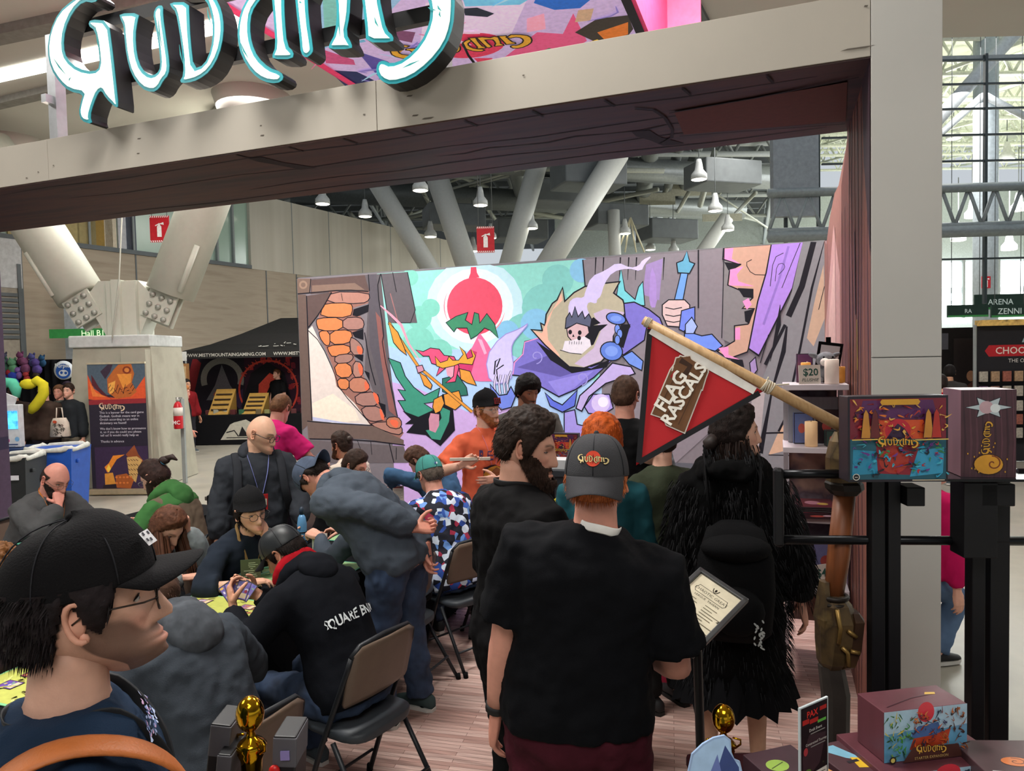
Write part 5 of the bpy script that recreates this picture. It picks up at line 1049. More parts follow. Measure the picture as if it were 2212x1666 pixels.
# --- man in orange shirt with beanie
p = Person('man in orange printed t-shirt and black beanie holding a thin card box', pd(1056, 4.75), yw(155), 1.745, aim=(1050, 858, 5.55), fat=.2, det=1, head=(R(24), R(2), 0), hs=1.05)
p.arm(R_, p.S[R_] + Vector((.12, .26, -.13)), (.8, -.1, -.8), 'grip', (-.8, .2, .45), (0, 1, .3)); p.arm(L_, p.S[L_] + Vector((.2, .26, -.26)), (-.8, -.2, -.6), 'relax', (.9, .2, 0), (0, -1, 0))
p.build_body('fair', 'a06a44', 'short', beard='9a5f3c', bt=.006, stub=.5, ht=.008, capz=.03); p.shirt(M('e0694a', .9, var=.08, ns=6), 'short', .022, loose=.03); p.pants(M('3b3a3a', .9)); p.shoes(SHOEB); p.beanie(M('1c1b1d', .95, bump=.3, bs=200), .158, .026); p.glasses(GLS, .02)
art = Art().text('4a3a66', 'READ', (0, .05), .11, flip=False, bold=.01); art.ell('c98f3a', (0, -.06), .1, .06, ol='3a2730', w=.008); art.ell('7d4a2c', (.02, -.05), .05, .035); art.ell('d9b45a', (-.05, -.08), .04, .02)
p.chest_print(art, .30, MV(.8), 'shirt_print', False); p.lanyard(M('e58aa0', .6), .3, .007)
mb = MB(); art = Art().rect('7d1c22', -.035, -.022, .035, .022); [art.rect('30151a', -.028 + .016 * i, .003, -.018 + .016 * i, .017) for i in range(4)]; [art.rect('30151a', -.028 + .016 * i, -.017, -.018 + .016 * i, -.003) for i in range(4)]
art.emit(mb, lambda x, y: p.tr((x, .1135 - .25 * abs(x) - .2 * y, .075 + y)), p.hm @ Vector((0, 1, .2)), .0008); mb.build('beanie_patch', MV(.8), p.root)
h = p.arms[R_][2]; q = p.root.matrix_basis @ (h + Vector((-.06, .04, .05)))
mb = MB(); mb.box((0, 0, 0), (.3, .02, .022), bev=.002); o = mb.build('card_box', M('d9cfc0', .5, var=.1)); o.location = q; o.rotation_euler = (0, R(-2), yw(165)); tag(o, 'thin pale card box held by the man in orange', 'box')
# --- bent-over man in slate sweatshirt
p = Person('man in slate sweatshirt and jeans bending over the table, hands behind back', (-2.02, 3.5), yw(-68), 1.80, lean=.6, lean2=1.32, det=1, hip=.93, head=(R(0), R(68), 0), neck=.1, fat=.25, feet={1: (.13, -.05, .085), -1: (-.12, .05, .085)})
p.arm(R_, p.at(.0)[0] + Vector((.06, -.235, .0)), (.9, -.3, .5), 'cup', (-.1, -.1, -1), (0, -1, .1)); p.arm(L_, p.at(.1)[0] + Vector((-.05, -.2, .1)), (-.9, -.3, .7), 'fist', (.8, -.5, -.1), (.3, -.8, .5))
p.build_body('pink', '2b2320', 'short', capz=.03); p.shirt(SLATE, 'long', .03, hem=-.1, loose=.02, fold=.014, name='sweatshirt'); p.pants(DENIM, .018); p.shoes(M('3c4a4a', .8)); p.cap(M('4b5568', .8, var=.2, ns=20), back=True, low=.02, h=.135, full=1.05, brimdrop=.03)
p.hood(SLATE, size=.85)
# --- seated along the long table
SEATS = {}
def sit(label, x, y, face, lean=.25, H=1.75, **kw):
    p = Person(label, (x, y), face, H, lean=lean, lean2=kw.pop('lean2', lean + .25), seat=.455, **kw); l = p.root.location
    for k in ('leather', 'charcoal', 'floral', 'denim', 'long brown', 'beanie', 'far table end', 'bun', 'green and', 'thinking'):
        if k in label and k not in SEATS: SEATS[k] = (l.x + .08 * math.sin(face), l.y - .08 * math.cos(face), face); break
    return p
FL, FR = R(90), R(-90)        # facing -X, facing +X
p = sit('man in black hoodie with red hood lining and leather cap holding cards', -2.12, 3.0, FL - .22, .32, aim=(588, 1150), lean2=1.0, head=(R(22), R(34), 0), det=1, neck=.15)
p.armw(L_, at(505, 1318, 3.3), (-.7, -.3, -.7), 'grip', (.2, .55, .8), (.8, -.3, .3)); p.armw(R_, at(556, 1285, 3.45), (.8, -.4, -.7), 'grip', (-.5, .6, .5), (-.6, -.5, .3))
p.build_body('warm', '1c1513', 'short', stub=.15, capz=.04); p.shirt(M('111319', .9, var=.2, ns=5, bump=.15, bs=300), 'long', .03, hem=-.06, loose=.015, name='hoodie', fold=.005); p.hood(M('111319', .9, var=.2, ns=5), lining=M('a3121f', .9, var=.1)); p.pants(DENIM); p.shoes(SHOEG)
art = Art().text('e6edf0', 'SQUARE ENIX', (0, 0), .07, flip=False, sx=.86, bold=.012); p.chest_print(art, .27, MV(.7), 'lettering', True, .19)
p.cap(M('1e2226', .45, var=.25, ns=8, spec=.5), M('1a1b1d', .8), low=.03, h=.14, full=1.04); CARDMAN = p
p = sit('person in charcoal hoodie with back turned, hood down', -2.2, 2.18, FL - .1, .3, aim=(300, 1225), lean2=.7, head=(R(5), R(30), 0), det=1, fat=.25); p.arm(L_, (-.2, .4, .82), (-.8, -.3, -.5), 'relax', (.2, 1, 0), (0, 0, -1)); p.arm(R_, (.2, .42, .82), (.8, -.3, -.5), 'relax', (-.2, 1, 0), (0, 0, -1))
p.build_body('fair', '4a352a', 'short'); p.shirt(M('3f454d', .9, var=.15, ns=4, bump=.2, bs=260), 'long', .035, hem=-.06, loose=.015, name='hoodie', fold=.012); p.hood(M('4b4f55', .95, var=.2, ns=30), size=1.1); p.pants(BLK); p.shoes(SHOEG)
p = sit('player in grey sweatshirt reaching across the table behind the bending man', -2.25, 3.98, FL, .4, head=(R(5), R(35), 0), det=1); p.arm(L_, (-.12, .55, .9), (-.7, -.2, -.7), 'grip', (.2, .9, .2), (.2, -.4, -.8)); p.arm(R_, (.1, .5, .88), (.7, -.2, -.7), 'grip', (-.2, .9, .2), (-.2, -.4, -.8))
p.build_body('fair', '2a2320', 'short'); p.shirt(SLATE, 'long', .025, name='sweatshirt'); p.pants(BLK); p.shoes(SHOEG)
p = sit('man in blue floral shirt and teal cap seated at the table', -2.3, 4.62, FL - .45, .28, 1.76, aim=(922, 990), lean2=.5, head=(R(-6), R(20), 0), det=1, fat=.3); p.arm(L_, (-.15, .48, .84), (-.8, -.2, -.6), 'relax', (.2, 1, 0), (0, 0, -1)); p.arm(R_, (.15, .48, .84), (.8, -.2, -.6), 'relax', (-.2, 1, 0), (0, 0, -1))
p.build_body('pink', '5a5048', 'short', stub=.2, capz=.04); p.shirt(MR(['131522', '2a4a9c', '6f9ce0', 'd8e4f4', '1b1d2c', 'a92f4c', '3a5fb8', '171a28', 'c9d4ee'], 24, .8, 'voronoi', key='floral', pos=[0, .14, .28, .38, .5, .66, .74, .84, .94]), 'short', .03, loose=.04, hem=-.08); p.pants(DENIM); p.shoes(SHOEB); p.cap(M('4b938c', .85, var=.08, bump=.2, bs=300), low=.03, h=.142, full=1.05); p.glasses(GLS)
art = Art().rect('dfe6ea', -.012, -.007, .012, .007).rect('3a5a9c', -.012, -.007, 0, .007); mb = MB(); art.emit(mb, lambda x, y: p.tr((x, -.119 + .1 * y, .06 + y)), p.hm @ Vector((0, -1, 0)), .0008); mb.build('cap_emblem', MV(.7), p.root)
p = sit('person in denim shirt hunched over the table beside the floral shirt', -2.72, 5.75, FL - .3, .4, lean2=1.0, head=(R(20), R(45), 0), det=1); p.arm(L_, (-.2, .55, .85), (-.8, .2, .6), 'relax', (.2, 1, 0), (0, 0, -1)); p.arm(R_, (.2, .5, .85), (.8, -.2, .6), 'relax', (-.2, 1, 0), (0, 0, -1))
p.build_body('fair', '4a3226', 'short', ht=.024); p.shirt(M('3f5f80', .9, var=.2, ns=9), 'long', .025); p.pants(BLK); p.shoes(SHOEB)
# opposite side
p = sit('woman with long brown hair leaning on her hand over the playmat', -3.55, 3.22, FR + .1, .5, 1.64, aim=(378, 1108), lean2=1.0, head=(R(-12), R(40), 0), det=1, fem=1)
p.arm(L_, p.hc + Vector((-.09, .06, -.03)), (-.4, .4, -.9), 'cup', (.3, .2, .95), (.8, -.3, 0)); p.arm(R_, (.12, .62, .79), (.8, -.2, -.4), 'grip', (-.3, 1, .1), (0, 0, -1))
p.build_body('fair', '5b3a2b', 'long', ht=.02, hairmess=.4, tufts=900); p.shirt(M('7c8486', .7, var=.5, ns=7, key='camo'), 'long', .025, loose=.03, name='jacket'); p.pants(BLK); p.shoes(SHOEB)
mb = MB()
for k in range(520):
    a = random.uniform(.55, 5.73); b = p.tr((math.sin(a) * .09, math.cos(a) * .1, random.uniform(-.05, .03))); g = random.uniform(.6, 1.5); ribs(mb, b, Vector((math.sin(a) * .15, .2, -1)), random.uniform(.2, .34), .006, [q * g for q in lin('5b3a2b')])
mb.build('hair_lengths', MV(.5, var=.2), p.root)
mb = MB(); S, E, T_ = p.arms[L_]; t = (T_ - E).normalized(); mb.tube([T_ - t * .045, T_ - t * .037], .034, 12); mb.build('hair_tie', BLK, p.root)
p = sit('woman in black beanie and glasses resting her chin on her hand', -3.42, 3.86, FR - .25, .35, 1.60, aim=(538, 1066), lean2=.6, head=(R(-8), R(6), R(4)), det=1, fem=1)
p.arm(L_, p.hc + Vector((-.045, .085, -.165)), (-.5, .5, -.8), 'cup', (.1, -.25, .95), (.3, -.9, .2)); p.arm(R_, (.18, .45, .80), (.8, -.3, -.4), 'relax', (-.9, .5, .0), (0, 0, -1))
p.build_body('e0b094', '1d1513', 'long', ht=.014, tufts=500, lips=1.2, capz=.04); p.shirt(M('232a35', .9, var=.2, ns=6), 'three', .024, loose=.03); p.pants(BLK); p.shoes(SHOEB); p.beanie(M('1d1d1f', .95, bump=.3, bs=200), .165, .028); p.glasses(GLB, .023, .9)
art = Art().line('8fd0c0', [(.11 * math.cos(a), .11 * math.sin(a)) for a in np.linspace(0, 6.3, 30)], .014); art.text('a9d8cc', 'SYNTH', (0, .02), .07, flip=False); art.line('8fd0c0', [(-.06, -.05), (0, -.02), (.05, -.06)], .02); p.chest_print(art, .27, MV(.8), 'shirt_print', False)
p.lanyard(M('9a7a4a', .7), .22, .009); mb = MB(); S, E, T_ = p.arms[R_]; t = (T_ - E).normalized(); mb.tube([T_ - t * .03, T_ - t * .02], .03, 12); mb.build('bracelet', BLK, p.root)
# standing bald man
p = Person('standing bald man with glasses in dark grey hoodie with backpack straps', (-3.62, 4.30), yw(150), 1.64, aim=(575, 910, 5.15), fat=.45, sh=1.12, det=1, head=(R(48), R(22), 0), hs=1.10, lean=.08, lean2=.2)
p.arm(L_, p.S[L_] + Vector((-.06, .24, -.42)), (-.6, -.7, -.2), 'grip', (.1, .6, -.7), (.8, .3, .1)); p.arm(R_, p.S[R_] + Vector((.1, .1, -.49)), (.5, -.8, 0), 'relax')
p.build_body('e0b094', '2a2320', 'none', stub=.12, closed=True); p.shirt(GREYH, 'long', .03, hem=-.1, loose=.02, name='hoodie', fold=.012); p.hood(GREYH, size=1.02); p.pants(M('1c2230', .9)); p.shoes(SHOEB); p.glasses(GLB, .023, .7, .0022)
p.lanyard(M('7f86c4', .6), .3, .009, ('c42a2e', 'd5d2c0'), .04)
for sx in (-1, 1):
    mb = MB(); mb.tube([p.S[sx] + Vector((-sx * .06, -.1, .05)), p.S[sx] + Vector((-sx * .055, .02, .095)), p.S[sx] + Vector((-sx * .05, .135, .02)), p.S[sx] + Vector((-sx * .04, .185, -.16)), p.S[sx] + Vector((-sx * .0, .15, -.32))], [(.008, .03)] * 5, 8); mb.build('backpack_strap', M('2a2c31', .8), p.root)
BOTTLEHAND = p.root.matrix_basis @ (p.arms[L_][2] + Vector((.02, .08, -.06)))
# far end of the long table and second table
p = sit('man with dark glasses and short brown hair at the far table end', -3.35, 5.1, FR + .1, .3, 1.66, aim=(775, 978), head=(R(-6), R(22), 0), det=1); p.arm(L_, (-.15, .45, .82), (-.8, -.2, -.6)); p.arm(R_, (.15, .45, .82), (.8, -.2, -.6))
p.build_body('pink', '3b2c25', 'short', stub=.25, ht=.02); p.shirt(DK, 'short', .025); p.pants(BLK); p.shoes(SHOEB); p.glasses(GLB, .02, .7)
p = sit('man with hair bun in cream shirt seated before the mural', -4.0, 5.9, FL - .1, .2, 1.74, aim=(735, 936), head=(R(0), R(6), 0), det=1); p.arm(L_, (-.15, .45, .82), (-.8, -.2, -.6)); p.arm(R_, (.15, .45, .82), (.8, -.2, -.6))
p.build_body('tan', '33261f', 'short', beard='4a362a', bt=.008, ht=.02, hairmess=.5); p.shirt(M('cfc4b4', .9, var=.1), 'long', .03); p.pants(BLK); p.shoes(SHOEB)
mb = MB(); mb.ell(p.tr((0, -.115, .055)), (.035, .035, .035), 12); mb.build('hair_bun', M('33261f', .6, var=.4, ns=60), p.root)
p = Person('man in bright pink t-shirt leaning over a table, seen from behind', (-4.15, 5.15), yw(28), 1.79, aim=(612, 856, 6.6), fat=.2, lean=.3, lean2=.5, det=1, head=(R(10), R(25), 0)); p.arm(L_, p.S[L_] + Vector((-.1, .35, -.35)), (-.6, -.5, -.3)); p.arm(R_, p.S[R_] + Vector((.1, .35, -.35)), (.6, -.5, -.3))
p.build_body('pink', '6b4a32', 'short', ht=.014); p.shirt(M('c8246c', .9, var=.08, ns=5), 'short', .03, loose=.03, hem=-.1); p.pants(DENIM); p.shoes(SHOEB)
p = sit('bald bearded man in grey cardigan with hand on chin thinking', -5.75, 4.35, FR + .0, .45, 1.72, aim=(130, 1003), lean2=.5, head=(R(2), R(30), 0), det=1, fat=.65, hs=1.1)
p.arm(R_, p.hc + Vector((.05, .09, -.19)), (.8, .2, -.8), 'fist', (-.3, -.35, .9), (-.4, -.9, .1)); p.arm(L_, (-.1, .5, .85), (-.8, -.1, -.6), 'relax', (.8, .5, 0), (0, 0, -1))
p.build_body('red', '2d2320', 'bald', beard='2d2320', bt=.014, ht=.008); p.shirt(M('4b4b4c', .9, var=.15, ns=6, bump=.2), 'long', .03, loose=.02, name='cardigan'); p.pants(BLK); p.shoes(SHOEB); p.lanyard(M('c9772c', .7), .28, .011); p.glasses(GLB, .02, .7, .001)
p = sit('man in green and brown hoodie with small ponytail seated at the table', -4.2, 4.02, FL + .2, .25, 1.78, aim=(318, 1000), head=(R(4), R(30), 0), det=1, fat=.2); p.arm(L_, (-.15, .45, .84), (-.8, -.2, -.6)); p.arm(R_, (.15, .45, .84), (.8, -.2, -.6))
p.build_body('fair', '33231f', 'long', beard='3a2a24', bt=.006, ht=.016, hairmess=.5); p.shirt(M('6a5b4c', .9, var=.12, ns=6), 'none', .03, name='hoodie')
mb = MB(); 
for sd in p.arms: pts, r = p.armpath(sd); mb.tube(pts, [q + .028 for q in r], 12)
mb.loft(p.torso(.033, .44, .56)); p.cloth('green_sleeves', mb, M('3d6b3a', .9, var=.12, ns=6)); p.hood(M('3d6b3a', .9, var=.12, ns=6)); p.pants(BLK); p.shoes(SHOEB); p.glasses(GLS)
mb = MB(); mb.ell(p.tr((0, -.135, .07)), (.03, .045, .03), 12); mb.tube([p.tr((0, -.15, .075)), p.tr((.0, -.2, .06)), p.tr((0, -.22, .02))], [.02, .022, .006], 8); mb.build('ponytail', M('33231f', .6, var=.4, ns=60), p.root); mb = MB(); mb.tube([p.tr((.018 * math.cos(a), -.12, .068 + .02 * math.sin(a))) for a in np.linspace(0, 6.28, 12, endpoint=False)], .008, 6, closed=True); mb.build('hair_tie', M('5fb0d8', .6), p.root)
p = Person('curly-haired player partly hidden at the near table holding grey cards', cw(-2.16, 2.86), yw(62), 1.60, aim=(2, 1200), seat=.455, lean=.4, lean2=.95, det=1, head=(R(-10), R(25), 0)); p.arm(R_, (.12, .52, .86), (.8, -.3, -.6), 'grip', (-.1, .8, .5), (-.3, -.4, .8)); p.arm(L_, (-.05, .55, .86), (-.8, -.3, -.6), 'grip', (.1, .8, .5), (.3, -.4, .8))
p.build_body('pink', '6b4526', 'long', ht=.034, hairmess=1.2, tufts=1200); p.shirt(M('2a1f24', .9, var=.2), 'long', .025); p.pants(BLK); p.shoes(SHOEB)
CURLY = p
# pink person behind the white post
p = Person('person in magenta long-sleeved top and jeans behind the white post', pd(1966, 4.6), yw(70), 1.62, lean=.25, lean2=.5, hip=.62, knees={1: (.12, .28, .42), -1: (-.12, .25, .42)}, feet={1: (.12, .1, .085), -1: (-.12, .0, .085)}, det=0, fat=.3); p.hang(L_, .08, .1); p.hang(R_, .1, -.06)
p.build_body('fair', '5a3f30', 'short'); p.shirt(M('c01858', .9, var=.1), 'long', .03, loose=.02); p.pants(M('5d7494', .9, var=.15)); p.shoes(SHOEB)
# --- background walkers
def bg(label, px, d, phi, H, skin, hair, top, bot, style='short', sleeve='long', arms=((.1, .05), (.1, .05)), **kw):
    p = Person(label, pd(px, d), yw(phi), H, det=0, **kw)
    for sd, (dx, dy) in zip((1, -1), arms): p.hang(sd, dx, dy)
    p.build_body(skin, hair, style); p.shirt(top if not isinstance(top, str) else M(top, .9, var=.15, ns=6), sleeve, .03, loose=.02); p.pants(M(bot, .9, var=.12)); p.shoes(SHOEG); return p
bg('man in black vest with denim sleeves and khaki trousers by the banner', 150, 11.9, 195, 1.74, 'fair', '33261f', '2c2f33', '6d6557', head=(R(10), 0, 0)).shirt(M('46688c', .9), 'long', .028, hem=.35, name='denim_sleeves')
pf = bg('person in brown puffer jacket with a yellow plush snake on the shoulder', 95, 11.6, -60, 1.74, 'fair', '4a352a', M('40332c', .8, var=.3, ns=9), '1f1c26', head=(R(-10), R(8), 0), arms=((.02, .3), (.1, .1)), fat=.3)
bg('person in grey hoodie queueing behind the puffer jacket', 128, 12.4, 200, 1.70, 'pink', '6a4a34', '565750', '5b3c20', head=(R(25), 0, 0))
bg('person in dark purple hat and black coat in the queue', 146, 14.2, 180, 1.72, 'tan', '2a1f2c', '17171b', '1c1c20')
bg('man in dark brown coat with the teal snake hood', 30, 12.2, -40, 1.72, 'brown', '2a201c', '2c221e', '1c1c20')
bg('person in black coat standing by the concrete column', 178, 13.6, 190, 1.76, 'fair', '2a201c', '1b1b1e', '232326')
bg('woman in black top walking past the column with an extinguisher beside her', 392, 13.4, 70, 1.62, 'pink', '9a5f34', '151517', '131316', 'long', 'three', head=(R(0), R(15), 0), arms=((.05, .15), (.05, -.1)), fem=1, fat=.3)
bg('person in yellow shirt at the far stall', 386, 17.0, 100, 1.72, 'tan', '1c1614', 'd4a92a', '2a2a30')
bg('person in dark red shirt at the far stall', 402, 16.4, 120, 1.66, 'tan', '1c1614', '7a1a20', '2a2a30')
bg('person in black hat looking at the far stall', 372, 15.6, 60, 1.70, 'tan', '131313', '4a4038', '2a2a30')
bg('vendor in black t-shirt behind the tent table', 600, 18.75, 215, 1.84, 'fair', '5a3a26', '141416', '1c1c20', 'short', 'short')
bg('visitor in red costume dress walking past the right-hand stall', 2034, 10.6, 30, 1.60, 'fair', '231a18', 'a5162c', '3a4a6a', 'long', 'long', fem=1, head=(R(10), 0, 0))
bg('dark-haired visitor in grey coat facing the right-hand stall', 2052, 12.0, 40, 1.72, 'tan', '191413', '3a3836', '2a2a2e', 'long')
# ------------------------------------------------------------------ booth sign, traced letter by letter
def cs(x, y): return (80 + x / 2.353, y / 2.353)
LET = {'G': [(280, -50, 250, -44, 180, 0, 110, 60, 65, 160, 52, 260, 70, 350, 115, 420, 165, 465, 235, 478, 222, 520, 212, 570, 225, 615, 280, 632, 268, 590, 285, 530, 310, 470, 328, 460, 350, 500, 400, 547, 412, 540, 400, 420, 380, 240, 362, 106, 270, 98, 260, 130, 295, 155, 312, 240, 320, 340, 290, 365, 210, 350, 150, 300, 132, 240, 140, 150, 180, 60, 235, 5, 290, 15, 318, -15)],
       'U': [(418, 68, 520, 66, 508, 110, 498, 180, 505, 280, 530, 350, 575, 385, 610, 375, 628, 340, 620, 240, 600, 120, 590, 70, 610, 28, 640, 28, 638, 80, 655, 200, 672, 320, 668, 380, 640, 410, 620, 450, 585, 470, 530, 450, 480, 380, 455, 290, 443, 180, 440, 130, 425, 100)],
       'D': [(672, 12, 770, 10, 772, 80, 778, 200, 795, 350, 850, 330, 885, 250, 895, 150, 885, 70, 860, 0, 800, -40, 680, -30, 690, -75, 800, -90, 880, -50, 925, 20, 945, 90, 947, 180, 925, 280, 880, 360, 820, 405, 760, 422, 722, 418, 745, 380, 740, 280, 722, 150, 705, 60, 685, 40)],
       'N': [(1190, -110, 1110, -60, 1050, 20, 1022, 110, 1018, 200, 1040, 290, 1090, 370, 1150, 415, 1220, 425, 1255, 400, 1240, 365, 1180, 345, 1120, 290, 1090, 220, 1080, 140, 1090, 60, 1130, 0, 1170, -40), (1180, -150, 1262, -150, 1255, 0, 1258, 100, 1270, 230, 1305, 265, 1298, 300, 1200, 300, 1195, 280, 1212, 240, 1205, 120, 1195, 0)],
       'A': [(1300, -150, 1370, -160, 1480, -100, 1560, -150, 1600, -110, 1592, 0, 1588, 80, 1570, 170, 1600, 225, 1600, 248, 1482, 250, 1485, 225, 1515, 170, 1525, 60, 1515, -40, 1440, -60, 1372, -60, 1380, 100, 1402, 240, 1400, 270, 1365, 296, 1340, 270, 1335, 200, 1320, 80)],
       'K': [(1635, -150, 1735, -150, 1742, 0, 1755, 60, 1775, 150, 1812, 185, 1808, 215, 1672, 215, 1670, 150, 1660, 60), (1840, -180, 1990, -150, 2090, -90, 2122, -20, 2122, 40, 2115, 130, 2080, 230, 2000, 330, 1900, 405, 1800, 432, 1745, 410, 1722, 365, 1730, 320, 1760, 305, 1800, 325, 1870, 300, 1950, 220, 1995, 120, 2000, 40, 1975, -40, 1900, -90, 1800, -60, 1760, -90)]}
YS = 3.70; SIGN = {}
for ch, pl in LET.items(): SIGN[ch] = [[(onY(*cs(p[i], p[i + 1]), YS).x, onY(*cs(p[i], p[i + 1]), YS).z) for i in range(0, len(p), 2)] for p in pl]
allp = [q for pl in SIGN.values() for p in pl for q in p]; sx0, sx1 = min(q[0] for q in allp), max(q[0] for q in allp); sz0, sz1 = min(q[1] for q in allp), max(q[1] for q in allp)
LOGO = {ch: [[((x - sx0) / (sx1 - sx0), (z - sz0) / (sx1 - sx0)) for x, z in p] for p in pl] for ch, pl in SIGN.items()}; LASP = (sz1 - sz0) / (sx1 - sx0)
def logo(art, col, c, w, rot=0, ol=None, flip=True, ow=.012, mirror=False):
    ca, sa = math.cos(rot), math.sin(rot)
    def f(q):
        x, y = (q[0] - .5) * w, (q[1] - LASP / 2) * w
        if mirror: y = -y
        if flip: y = -y
        return (c[0] + x * ca - y * sa, c[1] + x * sa + y * ca)
    for pl in LOGO.values():
        for p in pl:
            if ol: art.poly(ol, offs([f(q) for q in p], -ow * w))
            art.poly(col, [f(q) for q in p])
    return art
sg = empty('illuminated_sign', ((sx0 + sx1) / 2, YS + .1, ZT), 0, 'illuminated white lettering sign GUDNAK with teal edges on the entrance beam', 'sign')
TEAL = M('12808a', .4, var=.05, emit=.25); SIDE = M('1d1a1b', .5, var=.15); LIT = M('eef8ec', .4, var=.0, emit=.62)
for ch, pl in SIGN.items():
    mb = MB()
    for p in pl: p = smoothp(p, 1); mb.prism([(x, YS + .004, z) for x, z in p], (0, .13, 0))
    o = mb.build('letter', SIDE); W(o, sg); o['label'] = 'letter ' + ch
    mb = MB()
    for p in pl: p = smoothp(p, 1); mb.prism([(x, YS, z) for x, z in p], (0, .006, 0))
    W(mb.build('letter_rim', TEAL), o)
    mb = MB()
    for p in pl: p = smoothp(offs(p, .022), 1); mb.prism([(x, YS - .006, z) for x, z in p], (0, .008, 0))
    W(mb.build('letter_face', LIT), o)
art = Art()
for a, b in (((1990, 40), (2030, 55)), ((2050, 60), (2055, 90)), ((90, 300), (150, 380)), ((300, 120), (330, 300)), ((620, 80), (640, 250)), ((870, 40), (890, 130)), ((1040, 220), (1080, 300)), ((1540, 60), (1545, 190)), ((1720, 90), (1740, 140)), ((1860, 350), (1950, 310)), ((2040, 30), (2060, 60)), ((180, 395), (170, 415)), ((730, 230), (750, 330)), ((1340, 10), (1352, 20))):
    p, q = onY(*cs(*a), YS), onY(*cs(*b), YS); art.line('1d7f80', [(p.x, p.z), ((p.x + q.x) / 2 - .006, (p.z + q.z) / 2), (q.x, q.z)], [.002, .012, .002])
W(print_on('ink_marks', art, lambda x, z: (x, YS - .0065, z), (0, -1, 0), mat=MV(.5, emit=.2)), sg)
zb = (onY(560, 105, YS + .14)).z
for dz in (0, .42): mb = MB(); mb.box(((sx0 + sx1) / 2, YS + .17, zb + dz), (sx1 - sx0 - .2, .05, .09)); W(mb.build('raceway', M('1b1b1d', .5)), sg)
for px in (125, 960): x = onY(px, 250, YS + .3).x; mb = MB(); mb.box((x, YS + .3, (ZT + zb + .5) / 2), (.085, .085, zb + .5 - ZT)); mb.box((x, YS + .24, zb), (.05, .1, .06)); W(mb.build('upright', M('b9bcc0', .35, .7)), sg)
art = Art().ell('d8452c', (.0, .068), .0215, n=24); logo(art, 'd9c48a', (0, .066), .088, ol='2a2418', flip=False, ow=.01)
def capf(x, z, low=.015, h=.138, f=1.07):
    cr = (1 - ((z - low) / (h - low)) ** 2) ** .36; return CAPMAN.tr((x, -(.108 * cr * math.sqrt(max(0, 1 - (x / (.0885 * cr * f)) ** 2)) + .008) * f - .0025, z))
mb = MB(); art.emit(mb, capf, CAPMAN.hm @ Vector((0, -1, .1)), .00012); mb.build('cap_logo', MV(.7), CAPMAN.root)
# ------------------------------------------------------------------ hanging printed sign above the booth (its printed underside shows)
hz = 5.0; hx0, hx1, hy0, hy1 = -4.26, -1.13, 4.5, 7.95
hg = empty('hanging_banner', ((hx0 + hx1) / 2, (hy0 + hy1) / 2, hz), 0, 'large square printed fabric sign hanging above the booth', 'banner')
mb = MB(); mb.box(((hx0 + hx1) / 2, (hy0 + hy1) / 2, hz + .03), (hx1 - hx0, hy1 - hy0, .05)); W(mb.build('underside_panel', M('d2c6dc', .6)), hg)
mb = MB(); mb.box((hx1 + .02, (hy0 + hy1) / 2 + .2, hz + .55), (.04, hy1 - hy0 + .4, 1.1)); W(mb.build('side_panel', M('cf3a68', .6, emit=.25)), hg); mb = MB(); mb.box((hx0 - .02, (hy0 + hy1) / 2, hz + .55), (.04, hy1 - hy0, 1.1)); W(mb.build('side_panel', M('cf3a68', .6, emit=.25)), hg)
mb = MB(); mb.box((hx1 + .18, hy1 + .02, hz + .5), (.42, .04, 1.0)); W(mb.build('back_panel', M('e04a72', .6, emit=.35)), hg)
art = Art().rect('c9b2dc', hx0, hy0, hx1, hy1)
def hp(*p): return [(onz(p[i], p[i + 1], hz).x, onz(p[i], p[i + 1], hz).y) for i in range(0, len(p), 2)]
def ck(*p): return hp(*[v for i in range(0, len(p), 2) for v in (660 + p[i] / 2.698, p[i + 1] / 2.698)])
art.poly('8fb8d8', ck(-200, -150, 700, -150, 500, 60, 200, 250, 0, 330)); art.poly('e3d0ea', ck(700, 20, 1300, -20, 1200, 200, 900, 330, 650, 380)); art.poly('74c3e6', ck(900, -60, 1400, -60, 1250, 30, 930, 40)); art.poly('2a69c4', ck(1380, -80, 1760, -80, 1600, 50, 1450, 60, 1330, 20)); art.poly('e05a86', ck(1350, 190, 1500, 200, 1560, 80, 1640, 240, 1500, 330, 1200, 420, 1050, 420))
art.poly('27305a', ck(130, 410, 300, 420, 420, 480, 400, 560, 250, 520)); art.poly('5a4f9c', ck(300, 300, 480, 360, 600, 470, 450, 480)); art.poly('c2507e', ck(100, 290, 280, 350, 290, 380, 120, 370)); art.poly('78b8b0', ck(100, 0, 220, 0, 200, 200, 110, 180)); art.poly('2f8a94', ck(500, 100, 600, 60, 610, 150, 520, 150)); art.poly('7a4a6c', ck(480, 170, 640, 190, 620, 250, 520, 230))
art.ell('d63a5a', hp(1015, 100)[0], .34, .26, 28); art.poly('d63a5a', ck(980, 340, 1090, 340, 1060, 420, 1000, 360)); art.poly('f2a7be', ck(1290, 110, 1390, 80, 1400, 170, 1290, 190))
